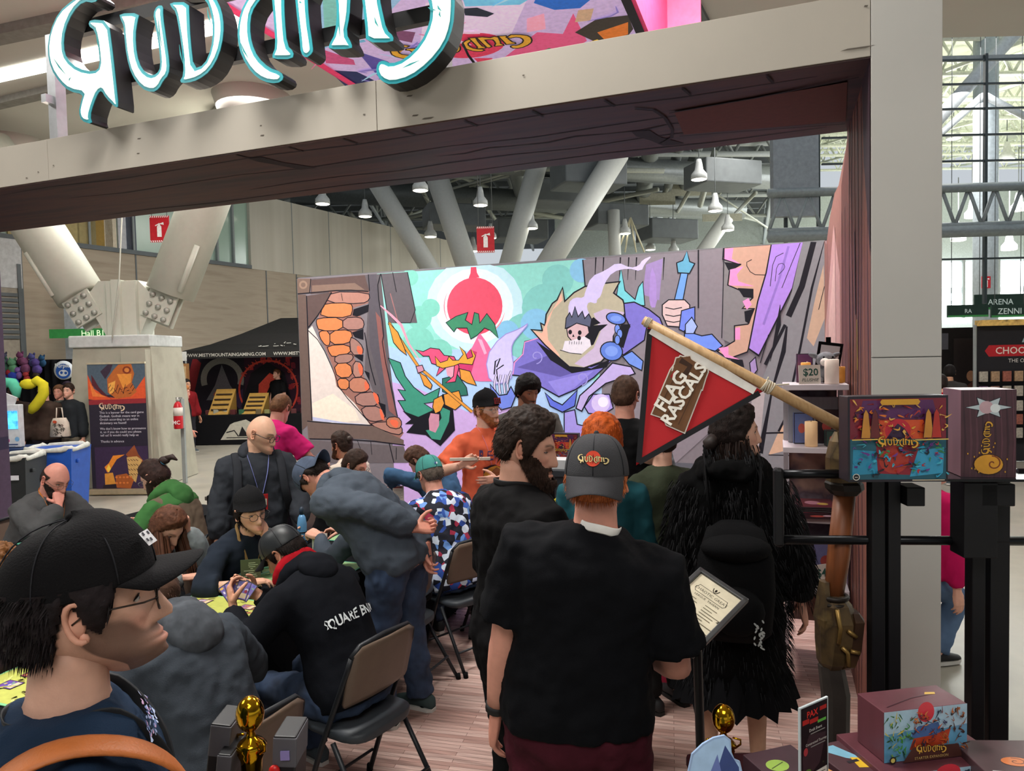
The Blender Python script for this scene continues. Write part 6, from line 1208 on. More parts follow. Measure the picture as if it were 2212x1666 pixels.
art.poly('3a332c', ck(1570, 190, 1700, 110, 1880, 90, 1910, 170, 1850, 250, 1720, 260)); art.poly('d8772c', ck(1700, 190, 1880, 130, 1880, 200, 1760, 250)); art.poly('e8c23a', ck(1480, 310, 1700, 230, 1760, 260, 1560, 300)); art.poly('5d7a5a', ck(1330, 320, 1420, 280, 1490, 300, 1400, 330)); art.poly('d8622c', ck(1880, 240, 1990, 180, 2010, 220)); art.poly('c9a888', ck(1590, 60, 1680, 50, 1660, 120, 1570, 130)); art.poly('222a38', ck(920, 50, 1000, 45, 1100, 80, 1060, 100, 930, 90)); art.poly('c9923a', ck(500, 280, 600, 265, 560, 300, 540, 320)); art.poly('8a3a2c', ck(1880, 60, 1960, 140, 1980, 200, 1920, 160))
for k in range(60): x, y = random.uniform(hx0, hx1), random.uniform(hy0, hy1); art.line(random.choice(['a9d3e8', 'e9c7e0', '8a7cc4', 'd97aa0', '6aa8c8']), [(x, y), (x + random.uniform(-.3, .3), y + random.uniform(-.15, .15)), (x + random.uniform(-.5, .5), y + random.uniform(-.3, .3))], [.01, random.uniform(.02, .07), .005], 1)
q = hp(1015, 95)[0]; logo(art, 'd8a030', (q[0] - .1, q[1]), 1.35, rot=R(3), ol='2a1c14', flip=False, mirror=True)
art.line('18141a', [(hx1 - .03, hy0), (hx1 - .03, hy1)], .08); art.line('d63a68', [(hx0 + .03, hy0), (hx0 + .03, hy1)], .07)
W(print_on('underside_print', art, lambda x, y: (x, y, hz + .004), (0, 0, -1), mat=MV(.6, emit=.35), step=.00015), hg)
mb = MB()
for x in (hx0, hx1):
    for y in (hy0, hy1): mb.tube([(x, y, hz + .05), (x, y, ZS)], .006, 4)
W(mb.build('hanging_cable', DSTEEL), hg)
mb = MB(); mb.tube([at(1000, 95, 4.6), at(1012, 120, 4.6), at(1035, 150, 4.55), at(1030, 172, 4.5)], .008, 6); W(mb.build('power_cable', BLK), sg)
# ------------------------------------------------------------------ tables, mats, chairs
def table(label, x0, x1, y0, y1, z=.74, cloth='15161a'):
    cx, cy = (x0 + x1) / 2, (y0 + y1) / 2; e = empty('folding_table', (cx, cy, 0), 0, label, 'table'); w, d = x1 - x0, y1 - y0
    mb = MB(); mb.box((0, 0, z - .025), (w, d, .04), bev=.006); mb.build('tabletop', M('55524e', .6), e)
    for sx in (-1, 1):
        for sy in (-1, 1): mb = MB(); mb.tube([(sx * (w / 2 - .08), sy * (d / 2 - .12), .0), (sx * (w / 2 - .08), sy * (d / 2 - .12), z - .04)], .014, 8); mb.build('leg', M('6a6c6e', .4, .6), e)
    n = 60; rows = []
    for k, (zz, ex, fl) in enumerate(((z + .0, -.0, 0), (z, .006, .002), (z - .1, .012, .008), (.4, .03, .02), (.06, .045, .03))):
        row = []
        for i in range(n):
            a = 2 * math.pi * i / n; ca, sa = math.cos(a), math.sin(a); m_ = max(abs(ca), abs(sa)); f = fl * math.sin(i * 2.6)
            row.append(Vector((ca / m_ * (w / 2 + ex + f), sa / m_ * (d / 2 + ex + f), zz)))
        rows.append(row)
    mb = MB(); mb.add([q for r_ in rows for q in r_], [(i * n + j, i * n + (j + 1) % n, (i + 1) * n + (j + 1) % n, (i + 1) * n + j) for i in range(4) for j in range(n)] + [tuple(range(n))], None, 0, False)
    o = mb.build('tablecloth', M(cloth, .9, var=.2, ns=8, key='tc'), None, (cx, cy, .004)); tag(o, 'black cloth over the ' + label, 'tablecloth', 'black tablecloths')
    return e
table('long folding gaming table nearest the seated card players', -3.14, -2.42, 1.5, 3.33); table('folding gaming table beside the bending man', -3.14, -2.42, 3.35, 5.2)
table('side table between the bald man and the green hoodie man', -5.33, -4.62, 3.3, 5.1); table('back table with yellow mat near the mural', -5.3, -4.55, 5.45, 7.2)
def mat_(x, y, w, d, rz, cols, label):
    mb = MB(); pts = [(w / 2 * sx, d / 2 * sy) for sx, sy in ((-1, -1), (1, -1), (1, 1), (-1, 1))]
    mb.prism([(a, b, 0) for a, b in offs(smoothp(pts, 0), 0)], (0, 0, .003), cols[0]); e = mb.build('playmat', M(cols[0], .8, var=.05), None, (x, y, .7475), (0, 0, rz)); tag(e, label, 'playmat', 'printed playmats')
    art = Art().rect(cols[1], -w / 2 + .012, -d / 2 + .012, w / 2 - .012, d / 2 - .012)
    for k in range(70): a, b = random.uniform(-w / 2 + .05, w / 2 - .05), random.uniform(-d / 2 + .04, d / 2 - .04); art.line(random.choice(cols[2:]), [(a, b), (a + random.uniform(-.04, .04), b + random.uniform(-.03, .03)), (a + random.uniform(-.06, .06), b + random.uniform(-.04, .04))], [.004, random.uniform(.006, .025), .002], 1)
    print_on('mat_print', art, plane_fn((0, 0, .0032), (1, 0, 0), (0, 1, 0)), (0, 0, 1), e, MV(.75), .00005); return e
YG = ['7fc08c', 'b4b85a', 'a8aa50', '9a9c48', 'c6c878', '8a8440', 'a86a50', '7a783a']; GR = ['5aa88c', '9fc48a', '6f9c74', 'c9d8a0', '4a7a5c', 'b0c890', '2f4a3c']
mat_(-2.76, 2.78, .64, .62, 0, YG, 'yellow-green printed playmat in front of the man holding cards'); mat_(-2.78, 2.12, .64, .6, 0, YG, 'yellow-green playmat before the charcoal hoodie'); mat_(-2.76, 3.62, .62, .5, 0, GR, 'pale green printed playmat beside the bending man')
mat_(-4.92, 5.75, .62, .4, .0, YG, 'yellow playmat on the back table near the mural'); mat_(-4.97, 3.75, .6, .36, 0, ['5ab89c', '6fc0a4', '4a9c84', '8fd0b8'], 'teal playmat in front of the thinking man'); mat_(-2.78, 4.5, .6, .4, 0, GR, 'pale green playmat by the floral shirt man')
cardm = None
def card(x, y, z, rx, ry, rz, col, label, group='playing cards lying on the mats', face=None):
    mb = MB(); mb.box((0, 0, 0), (.063, .088, .0012)); o = mb.build('playing_card', M('1c1a20', .4, var=.1, key='cb'), None, (x, y, z), (rx, ry, rz)); tag(o, label, 'card', group)
    art = Art().rect(col, -.028, -.04, .028, .04); art.rect('d9c7a0', -.024, -.036, .024, -.012)
    for k in range(7): art.ell(random.choice(['e0b04a', 'a03a4c', '4a5ab0', '7ab08c', 'd8d2e6']), (random.uniform(-.02, .02), random.uniform(-.005, .034)), random.uniform(.004, .01), random.uniform(.003, .008), 8)
    print_on('card_print', art, plane_fn((0, 0, .0007), (1, 0, 0), (0, 1, 0)), (0, 0, 1), o, MV(.35), .00003); return o
CC_ = ['6f4a9c', '8a3a4c', '3a4a8c', '3f6a5a', '7a5a3a', '9c6a7a']
for i in range(12):
    r_, c_ = divmod(i, 6); card(-2.94 + .3 * r_ + random.uniform(-.01, .01), 2.56 + c_ * .085, .7525, 0, 0, R(90) + random.uniform(-.1, .1), CC_[i % 6], 'card lying face up on the yellow-green mat of the long table')
for i in range(8): card(-2.95 + .32 * (i // 4), 1.95 + (i % 4) * .1, .7525, 0, 0, R(90), CC_[i % 6], 'card lying on the mat before the charcoal hoodie')
for i in range(5): card(-2.9 + .09 * i, 3.62, .7525, 0, 0, R(90), CC_[i % 6], 'card lying on the pale green mat beside the bending man')
def fan(person, hand, n, colr, label, spread=.16, off=(0, .08, .06), tilt=R(-60), facing=0, wb=None):
    base = person.arms[hand][2] + Vector(off); mw = person.root.matrix_basis
    if wb: base = Vector((0, 0, 0)); mw = Matrix.Translation(wb) @ Matrix.Rotation(YAW, 4, 'Z')
    for i in range(n):
        a = (i - (n - 1) / 2) * spread; p = mw @ (base + Vector((math.sin(a) * .07, i * .0022, (math.cos(a) - 1) * .03))); o = card(p.x, p.y, p.z, R(-68), 0, 0, colr[i % len(colr)], label, 'cards held in a fan')
        o.rotation_euler = (Matrix.Rotation(YAW + .2 if wb else person.root.rotation_euler.z + facing, 3, 'Z') @ Matrix.Rotation(tilt, 3, 'X') @ Matrix.Rotation(-a, 3, 'Z')).to_euler()
fan(CARDMAN, L_, 5, ['6a5aa8', '7a6ab8', '5a4a98'], 'purple card fanned out in the hands of the leather cap man', .3, (.07, .11, .09), R(62), 0, at(513, 1276, 3.36)); fan(CURLY, R_, 4, ['4a5a52', '6a6a5a', '39463f'], 'grey-green card held by the curly-haired player', .2, (-.03, .08, .07), R(70), R(180))
# folding chair
def chair_proto():
    e = empty('folding_chair'); fm = M('2b2d31', .45, .3, var=.1); n = 0
    for sx in (-1, 1):
        x = sx * .215; mb = MB(); mb.tube([(x, .19, .0), (x * .98, .05, .36), (x * .93, -.12, .74), (x * .9, -.135, .79)], .0125, 8); mb.build('front_leg', fm, e)
        mb = MB(); mb.tube([(x * 1.0, -.27, 0), (x * .96, -.02, .40)], .0115, 8); mb.build('rear_leg', fm, e)
        for y in (.19, -.27): mb = MB(); mb.tube([(x, y, .0), (x, y - .004 if y > 0 else y + .004, .035)], .016, 8); mb.build('foot_cap', BLK, e)
    mb = MB(); mb.tube([(-.194, -.135, .79), (-.15, -.145, .83), (0, -.15, .84), (.15, -.145, .83), (.194, -.135, .79)], .0125, 8); mb.build('top_rail', fm, e)
    mb = MB(); rows = []
    for z, w in ((.56, .19), (.58, .2), (.7, .2), (.8, .19), (.83, .15)): rows.append([Vector((w * (-1 + 2 * j / 8), -.07 - (z - .56) * .27 - .02 * math.cos((j / 8 - .5) * 3.1) - t, z)) for t in (0, .014) for j in (range(9) if t == 0 else range(8, -1, -1))])
    mb.loft(rows); mb.build('backrest', M('6f5d50', .45, .0, var=.08), e)
    mb = MB(); mb.loft([[Vector((x * w, y, z)) for x, y in [(math.copysign(abs(math.cos(a)) ** .5, math.cos(a)), math.copysign(abs(math.sin(a)) ** .5, math.sin(a)) * .19 + .03) for a in np.linspace(0, 6.283, 24, endpoint=False)]] for z, w in ((.405, .19), (.41, .2), (.435, .2), (.445, .185))]); mb.build('seat', M('3a3f45', .5, var=.1), e)
    for (a, b) in (((-.21, .16, .12), (.21, .16, .12)), ((-.21, -.2, .14), (.21, -.2, .14))): mb = MB(); mb.tube([a, b], .008, 6); mb.build('cross_bar', fm, e)
    return e
chp = chair_proto(); first = True
for x, y, rz, lab in ((*SEATS['leather'], 'folding chair under the man in the leather cap'), (-2.2, 3.84, FL - .06, 'empty-backed folding chair behind the bending man'), (*SEATS['charcoal'], 'folding chair under the charcoal hoodie player'), (*SEATS['floral'], 'folding chair under the man in the floral shirt'), (*SEATS['denim'], 'folding chair under the denim shirt player'), (*SEATS['long brown'], 'folding chair under the woman with long brown hair'), (*SEATS['beanie'], 'folding chair under the woman in the beanie'), (*SEATS['far table end'], 'folding chair at the far table end'), (*SEATS['bun'], 'folding chair under the man with the bun'), (*SEATS['green and'], 'folding chair under the green hoodie man'), (*SEATS['thinking'], 'folding chair under the thinking bald man'), (-4.25, 4.75, FL + .3, 'folding chair standing empty behind the green hoodie man'), (-2.0, 4.95, FL - .2, 'folding chair standing empty beside the floral shirt man')):
    o = chp if first else copy_tree(chp); first = False; o.location = (x, y, 0); o.rotation_euler = (0, 0, rz); tag(o, lab, 'chair', 'folding chairs at the gaming tables')
# small things on the tables
def menu(px, py, z, w, h, col, label, rz=0, lines=True):
    q = onz(px, py, z); mb = MB(); mb.box((0, 0, h / 2), (w, .006, h)); mb.box((0, 0, .004), (w, .07, .008)); e = mb.build('table_card', M(col, .3, var=.05), None, (q.x, q.y, z), (0, 0, rz)); tag(e, label, 'sign')
    art = Art()
    if lines:
        art.rect('9a2f36', -w * .4, h * .86, w * .35, h * .92)
        for k in range(9): art.rect('6d6a66', -w * .4, h * (.2 + k * .07), w * random.uniform(.1, .42), h * (.215 + k * .07))
    else:
        for k in range(12): art.rect('b9cfa8', random.uniform(-w * .4, 0), h * (.1 + k * .07), w * random.uniform(.1, .42), h * (.12 + k * .07))
    print_on('card_print', art, plane_fn((0, -.0035, 0), (1, 0, 0), (0, 0, 1)), (0, -1, 0), e, MV(.5), .0001)
menu(692, 1205, .75, .1, .16, 'd9d5cc', 'white printed menu card standing by the blue bottle', YAW); menu(861, 1085, .75, .1, .15, 'd9d5cc', 'white printed menu card standing behind the floral shirt man', YAW); menu(543, 1268, .75, .11, .16, '46543c', 'dark green card display standing by the leather cap man', YAW + .2, False)
q = BOTTLEHAND; e = empty('water_bottle', (q.x, q.y, q.z - .12), 0, 'blue plastic water bottle with dark bands held by the bald man', 'bottle')
mb = MB(); mb.lathe([(.0, 0), (.032, .0), (.034, .02), (.031, .1), (.034, .19), (.026, .24), (.014, .26)], n=18); mb.build('bottle_body', M('5f93bd', .25, var=.1), e); mb = MB(); mb.lathe([(.016, .26), (.016, .3), (.006, .315)], n=14); mb.build('cap', M('2c3a48', .4), e)
for z in (.07, .13): mb = MB(); mb.lathe([(.0335, z), (.035, z + .004), (.0335, z + .008)], n=18); mb.build('band', BLK, e)
def candle(px, py, z, r, h, col, label, cup=None):
    q = onz(px, py, z); e = empty('candle', (q.x, q.y, z), 0, label, 'candle'); mb = MB(); mb.lathe([(0, 0), (r, 0), (r, h), (r * .9, h + .004), (r * .7, h - .012), (0, h - .014)], n=20); mb.build('wax', M(col, .5, var=.08, emit=.35), e)
    mb = MB(); mb.ell((0, 0, h + .004), (.006, .006, .012), 8); mb.build('flame', M('ffd98a', .5, emit=6), e)
candle(241, 1142, .75, .038, .13, 'e08a2c', 'orange pillar candle on the side table by the green hoodie man'); candle(687, 1000, .75, .04, .1, 'e0b87a', 'pale orange candle on the back table near the mural')
q = onz(392, 1335, .75); e = empty('green_figurine', (q.x, q.y, .75), 0, 'small bright green plastic figurine on the playmat', 'figurine'); mb = MB(); mb.lathe([(0, 0), (.016, 0), (.018, .012), (.012, .028), (.006, .036), (.012, .05), (.011, .058), (0, .064)], n=14); mb.build('figure', M('2fae4e', .35), e)
mb = MB(); mb.ell((.014, 0, .06), (.012, .004, .008), 8); mb.ell((-.014, 0, .06), (.012, .004, .008), 8); mb.build('ears', M('2fae4e', .35), e)
# ------------------------------------------------------------------ merchandise counter at the back
ct = empty('counter', (-.9, 5.27, 0), 0, 'merchandise counter with dark top and pale blue front with yellow strip', 'counter')
mb = MB(); mb.box((0, 0, .58), (1.3, .5, 1.16)); mb.build('counter_body', MR(['7fa6cc', 'a9c3e0', '6f8fc4', 'c9d8ea'], 3, .6, key='cnt'), ct); mb = MB(); mb.box((0, -.01, 1.18), (1.36, .56, .05), bev=.006); mb.build('counter_top', M('33363c', .4), ct); mb = MB(); mb.box((0, -.27, .98), (1.3, .04, .02)); mb.build('edge_strip', M('e0c83a', .4, emit=.3), ct); mb = MB(); mb.box((0, -.26, 1.08), (1.3, .02, .16)); mb.build('fascia', M('2a2c31', .5), ct)
q = cw(1.12, 4.95); mc = empty('merch_table', (-.42, 4.6, 0), 0, 'low merchandise table with dark printed cloth and crimson hem', 'table'); mb = MB(); mb.box((0, 0, .44), (.85, .5, .84)); mb.build('cloth_front', MR(['1a1218', '3a1f28', '5a3038', '241a24'], 9, .8, key='mt'), mc); mb = MB(); mb.box((0, -.252, .06), (.86, .01, .1)); mb.build('hem', M('8a1030', .7), mc); mb = MB(); mb.box((0, 0, .87), (.9, .54, .03)); mb.build('table_top', M('1c181c', .6), mc)
def gbox(name, c, dims, rz, label, front=None, side=None, top=None, base='4a2c34', group=None, cat='box'):
    """carton with printed faces; front looks along local -Y, side is local +X"""
    e = empty(name, c, rz, label, cat, group); w, d, h = dims; mb = MB(); mb.box((0, 0, h / 2), (w, d, h), bev=.002); mb.build('carton', M(base, .4, var=.15, ns=18, stretch=(1, 1, .15)), e)
    if front: print_on('front_print', front(w, h), plane_fn((-w / 2, -d / 2 - .0004, 0), (1, 0, 0), (0, 0, 1)), (0, -1, 0), e, MV(.3, coat=.4, spec=.5), .00008)
    if side: print_on('side_print', side(d, h), plane_fn((w / 2 + .0004, -d / 2, 0), (0, 1, 0), (0, 0, 1)), (1, 0, 0), e, MV(.3, coat=.4), .00008)
    if top: print_on('top_print', top(w, d), plane_fn((-w / 2, -d / 2, h + .0004), (1, 0, 0), (0, 1, 0)), (0, 0, 1), e, MV(.3, coat=.4), .00008)
    return e
def art_main(w, h, seed=1):
    rg = random.Random(seed); a = Art().rect('1f1a24', 0, 0, w, h); f = lambda x, y: (x * w, y * h)
    a.poly('7a2433', [f(*q) for q in ((.02, .5), (.98, .5), (.98, .97), (.02, .97))]); a.poly('5a2a5c', [f(*q) for q in ((.1, .75), (.9, .72), (.85, .95), (.15, .95))]); a.poly('d8552c', [f(*q) for q in ((.15, .5), (.85, .5), (.75, .72), (.3, .72))]); a.ell('c02838', f(.5, .6), w * .13, w * .12); a.poly('3a2440', [f(*q) for q in ((.38, .5), (.45, .62), (.5, .68), (.57, .62), (.64, .5))])
    a.poly('245a6c', [f(*q) for q in ((.02, .03), (.98, .03), (.98, .5), (.02, .5))]); a.poly('2f8cb0', [f(*q) for q in ((.04, .08), (.3, .1), (.28, .36), (.05, .38))]); a.poly('3a9cc4', [f(*q) for q in ((.62, .06), (.95, .1), (.96, .4), (.7, .36))]); a.poly('8a2030', [f(*q) for q in ((.3, .1), (.62, .08), (.72, .44), (.28, .46))]); a.ell('b0392c', f(.46, .26), w * .15, h * .16)
    for k in range(170):
        x, y = rg.random() * .92 + .04, rg.random() * .9 + .05; up = y > .5; c = rg.choice(['b8352c', 'e07a2c', 'd8a040', '8a1c2c', '4a1a3c', 'e8b85a', '3a1420'] if up else ['2aa0c8', '184a6c', 'b02a38', '4ac0d8', '1a2430', '6a3a8c', '3f8f5a'])
        a.line(c, [f(x, y), f(x + rg.uniform(-.05, .05), y + rg.uniform(-.04, .04)), f(x + rg.uniform(-.07, .07), y + rg.uniform(-.05, .05))], [w * .003, w * rg.uniform(.008, .03), w * .002], 1)
    for fx in (.16, .25, .78, .86): a.ink(rg.choice(['b8352c', 'c98a3a', '6a2a2a']), [f(fx - .045, .52), f(fx - .03, .7), f(fx - .02, .8), f(fx, .85), f(fx + .025, .8), f(fx + .035, .68), f(fx + .05, .52)], w * .004); 
    a.poly('d8a030', [f(*q) for q in ((.32, .9), (.68, .9), (.7, .935), (.68, .965), (.32, .965), (.3, .935))]); a.line('e8c860', [f(.02, .5), f(.3, .505), f(.5, .49), f(.98, .5)], h * .012)
    logo(a, 'e0a83a', f(.48, .47), w * .4, ol='2a1810', flip=False); a.ell('e8e4da', f(.06, .07), w * .035, w * .035); a.ell('14141a', f(.06, .07), w * .028, w * .028); a.rect('e8e4da', *f(.045, .065), *f(.075, .072)); a.rect('d8cbb0', *f(.62, .025), *f(.94, .035)); return a
def art_side(w, h):
    a = Art().rect('4a2b33', 0, 0, w, h)
    for k in range(9): x = w * (k + .5) / 9; a.line(random.choice(['3a2028', '5a3640']), [(x, 0), (x + .004, h * .4), (x - .003, h)], [.002, .006, .002])
    star = [(w * .5 + w * (.36 if i % 2 == 0 else .17) * math.cos(i * math.pi / 6) * 1.15, h * .8 + w * (.36 if i % 2 == 0 else .17) * math.sin(i * math.pi / 6) * .62) for i in range(12)]; a.ink('b9c6cc', star, .002); a.ell('c2a0a8', (w * .46, h * .8), w * .13); a.ell('dfe6e8', (w * .62, h * .79), w * .09)
    logo(a, 'd8a030', (w * .47, h * .45), h * .38, rot=R(90), ol='2a1810', flip=False); a.ell('d89a2c', (w * .5, h * .15), w * .26, w * .2, ol='3a1c10', w=.003); a.line('7a3a14', [(w * .58 + t * .006 * math.cos(t * 2), h * .16 + t * .006 * math.sin(t * 2)) for t in np.linspace(.3, 4, 22)], .004)
    for k in range(14): a.rect('d8a030', *((lambda x, y: (x, y, x + .003, y + .005))(random.uniform(.05, .9) * w, random.uniform(.05, .4) * h)))
    return a
def art_exp(w, h):
    a = Art().rect('5f9cc0', 0, 0, w, h); f = lambda x, y: (x * w, y * h); rg = random.Random(5); a.poly('a9c8dc', [f(*q) for q in ((0, .55), (.4, .6), (.7, .55), (1, .6), (1, 1), (0, 1))]); a.ell('d83a48', f(.5, .92), w * .1, h * .2); a.poly('4a6aa0', [f(*q) for q in ((.3, .4), (.7, .4), (.65, .7), (.4, .65))]); a.poly('b84428', [f(*q) for q in ((.3, .2), (.75, .25), (.8, .55), (.6, .45), (.35, .42))])
    for k in range(150):
        x, y = rg.random() * .94 + .03, rg.random() * .85 + .08; c = rg.choice(['3f8a3a', '2a5a2c', '6ab04a', 'c8b84a'] if x < .3 else ['8a4a24', '4a2a1c', 'b86a3a', '3a2a28'] if x > .72 else ['c85a2c', '7a2a20', '3a3a5a', 'd88a4a', '2a3a4a']); a.line(c, [f(x, y), f(x + rg.uniform(-.05, .05), y + rg.uniform(-.1, .1)), f(x + rg.uniform(-.07, .07), y + rg.uniform(-.12, .12))], [w * .003, w * rg.uniform(.008, .026), w * .002], 1)
    a.poly('4a2b26', [f(*q) for q in ((.18, .02), (.9, .02), (.85, .28), (.3, .3))]); logo(a, 'd8a84a', f(.52, .24), w * .36, ol='2a1810', flip=False); a.text('c9a86a', 'STARTER EXPANSION', f(.52, .06), h * .075, flip=False); a.ell('14141a', f(.06, .1), w * .04); a.ell('d8c86a', f(.06, .1), w * .025); return a
def box_by_px(pl, pr, ybot, ytop, dl, dr): pass
# --- rack at the right front
RK = cw(.94, -.10).normalized(); RKa = math.atan2(RK.y, RK.x); RM = M('161619', .45, .2, var=.1); rk0 = at(1905, 1040, 2.32)
rk = empty('display_rack', (rk0.x, rk0.y, 0), RKa, 'black steel display rack with round rails in front of the white post', 'rack')
def rl(px, d, z): q = pd(px, d); return Vector((q.x, q.y, z))
def rx(px): return ((px - 1905) / FPX * 2.3) * 1.0
zs = 2.05 - (1032 - 753) * 2.3 / 1536; zr2 = 2.05 - (1176 - 753) * 2.3 / 1536; zr1 = zs + .005
for px, w, zt in ((1892, .042, zs), (1925, .04, zs), (2107, .042, zs - .02), (2150, .06, zs - .01)):
    mb = MB(); mb.box((rx(px), .0 if px < 2000 else .03, zt / 2), (w, .05, zt), bev=.004); mb.build('upright', RM, rk)
for z, x0, x1 in ((zr1, 1694, 1838), (zr2, 1694, 2330), (zr1 + .0, 2190, 2330)): mb = MB(); mb.tube([(rx(x0), .02, z), (rx(x1), .02, z)], .0155, 12); mb.build('rail', M('1b1c1f', .3, .6), rk)
mb = MB(); mb.box((rx(1690), .02, (zr1 + zr2) / 2), (.03, .04, zr1 - zr2 + .045), bev=.01); mb.build('end_bracket', RM, rk)
for px, w, z, dz in ((1957, .055, zs - .055, .06), (2120, .1, zs - .05, .07), (2086, .1, zs - .13, .24)): mb = MB(); mb.box((rx(px), -.02, z), (w, .09, dz), bev=.003); mb.build('bracket_block', RM, rk)
mb = MB(); sp = [(rx(1832), -.1), (rx(2150), -.12)] + [(rx(2150) + .11 * math.sin(a), .01 - .13 * math.cos(a)) for a in np.linspace(.15, 3.0, 12)] + [(rx(2150), .14), (rx(1832), .14)]
mb.prism([(x, y, zs + .002) for x, y in sp], (0, 0, .008)); mb.build('top_shelf', M('1e2023', .15, .2, spec=.6), rk)
bx = at(1927, 1025, 2.2); gbox('game_box', (bx.x, bx.y, zs + .0105), (.292, .075, .262), RKa + .03, 'shrink-wrapped game box with red and blue GUDNAK art on the rack shelf', art_main, None, None, '2a2228')
bx = at(2112, 1025, 2.28); gbox('game_box', (bx.x, bx.y, zs + .0105), (.152, .155, .272), RKa - .12, 'tall maroon GUDNAK box with gold snail beside the wide game box', art_side, lambda w, h: Art().rect('6a5a70', 0, 0, w, h).poly('8a7a94', [(0, h * .3), (w, h * .5), (w, h), (0, h * .9)]).poly('b08a92', [(0, .0), (w, .0), (w, h * .3), (0, h * .2)]), None, '6d4a50')
# --- war hammer prop standing by the rack
hb = at(1800, 1500, 2.42); hm_ = empty('war_hammer', (hb.x, hb.y, 0), YAW, 'large bronze and wood war hammer prop leaning by the black rack', 'prop weapon')
def hp_(px, py): q = at(px, py, 2.42) - hb; return Vector((q.dot(CR), 0, at(px, py, 2.42).z))
BRZ = MR(['3a3028', '6a5638', '4a3c2c', '8a744a'], 7, .45, key='brz', metal=.5, bump=.2); hw = M('7a4526', .45, var=.25, ns=10, stretch=(6, 6, .6))
mb = MB(); mb.tube([hp_(1826, 1060), hp_(1812, 1200), hp_(1801, 1292)], [.034, .036, .03], 16); mb.build('handle', hw, hm_)
def lo(pts, wds, dps): return [[p + Vector((w * a, d * b, 0)) for a, b in ((-1, -.4), (-.5, -1), (.5, -1), (1, -.4), (1, .4), (.5, 1), (-.5, 1), (-1, .4))] for p, w, d in zip(pts, wds, dps)]
mb = MB(); mb.loft(lo([hp_(1822, 1035), hp_(1820, 1020), hp_(1816, 985), hp_(1812, 950), hp_(1810, 930)], [.05, .048, .042, .025, .008], [.05, .045, .04, .03, .01]), smooth=False); mb.build('pommel_spike', BRZ, hm_)
mb = MB(); mb.loft(lo([hp_(1826, 1064), hp_(1826, 1052), hp_(1824, 1040), hp_(1822, 1032)], [.04, .056, .056, .045], [.04, .056, .056, .045]), smooth=False); mb.build('collar', M('241d18', .5, .3), hm_)
mb = MB(); mb.loft(lo([hp_(1800, 1280), hp_(1803, 1300), hp_(1806, 1335), hp_(1805, 1380), hp_(1798, 1425), hp_(1795, 1440)], [.03, .05, .062, .06, .045, .03], [.03, .05, .06, .06, .05, .03]), smooth=False); mb.build('hammer_core', BRZ, hm_)
mb = MB(); mb.loft(lo([hp_(1838, 1315), hp_(1840, 1330), hp_(1832, 1390), hp_(1820, 1425), hp_(1815, 1435)], [.018, .03, .034, .03, .02], [.04, .06, .06, .06, .04]), smooth=False); mb.build('striking_head', MR(['2a1a14', '4a3220', '6a5230'], 6, .5, key='sh', metal=.4), hm_)
mb = MB(); mb.loft(lo([hp_(1782, 1252), hp_(1780, 1275), hp_(1778, 1330), hp_(1784, 1400)], [.014, .016, .026, .012], [.02, .03, .04, .02]), smooth=False); mb.build('rear_spike', BRZ, hm_)
mb = MB(); q0, q1 = hp_(1795, 1435), hp_(1805, 1500); mb.loft(lo([q0, q1, Vector((q1.x - .005, 0, .3)), Vector((q1.x, 0, .0))], [.04, .045, .04, .03], [.03] * 4), smooth=False); mb.build('shaft', M('3a3430', .6, var=.3), hm_)
BRL = M('9a7c46', .4, .6, var=.2)
for pts in (((1790, 1300), (1797, 1340), (1793, 1372)), ((1812, 1345), (1822, 1352), (1830, 1358)), ((1800, 1380), (1812, 1392), (1814, 1420)), ((1818, 1388), (1836, 1392))): mb = MB(); q_ = [hp_(*a) + Vector((0, -.066, 0)) for a in pts]; mb.tube(q_, .007, 8); mb.build('ridge', BRL, hm_)
for py in (1285, 1299): mb = MB(); c = hp_(1801, py); mb.tube([c + Vector((.042 * math.cos(a), .042 * math.sin(a), 0)) for a in np.linspace(0, 6.283, 16, endpoint=False)], .009, 8, closed=True); mb.build('binding_ring', M('241d18', .5, .3), hm_)
# --- flag on its pole
pa, pb = at(1390, 692, 2.62), at(1838, 932, 2.40); fg = empty('pennant_flag', tuple(pb), 0, 'red triangular pennant FLAG RASCALS on a slanted wooden pole', 'flag')
mb = MB(); mb.tube([pa, pa.lerp(pb, .5), pb], [.0165, .0185, .021], 14); W(mb.build('pole', MR(['b58f62', 'c9a477', 'a98354'], 5, .5, key='pole', stretch=(8, 8, 3))), fg)
v0 = pa.lerp(pb, .025); v1 = pa.lerp(pb, .575); tip = at(1374, 1006, 2.52); fn_ = (v1 - v0).cross(tip - v0).normalized(); fn_ = fn_ if fn_.dot(CF) < 0 else -fn_
def fpt(px, py, lift=0):
    v = ray(px, py); k = (v0 - CO).dot(fn_) / v.dot(fn_); q = CO + v * k; w = (q - v0).length; s_ = (q - tip).length
    return q + fn_ * (lift + .004 * math.sin(w * 14 + s_ * 5) * min(1, (q - v0.lerp(v1, max(0, min(1, (q - v0).dot(v1 - v0) / (v1 - v0).length_squared)))).length / .1))
mb = MB(); N_ = 26
A0, B0, C0 = (1400, 702), (1648, 846), (1374, 1006); idx = {}; vs = []
for i in range(N_ + 1):
    for j in range(N_ + 1 - i): a, b = i / N_, j / N_; idx[i, j] = len(vs); vs.append((A0[0] + (B0[0] - A0[0]) * a + (C0[0] - A0[0]) * b, A0[1] + (B0[1] - A0[1]) * a + (C0[1] - A0[1]) * b))
tri = [(idx[i, j], idx[i + 1, j], idx[i, j + 1]) for i in range(N_) for j in range(N_ - i)] + [(idx[i + 1, j], idx[i + 1, j + 1], idx[i, j + 1]) for i in range(N_) for j in range(N_ - i - 1)]
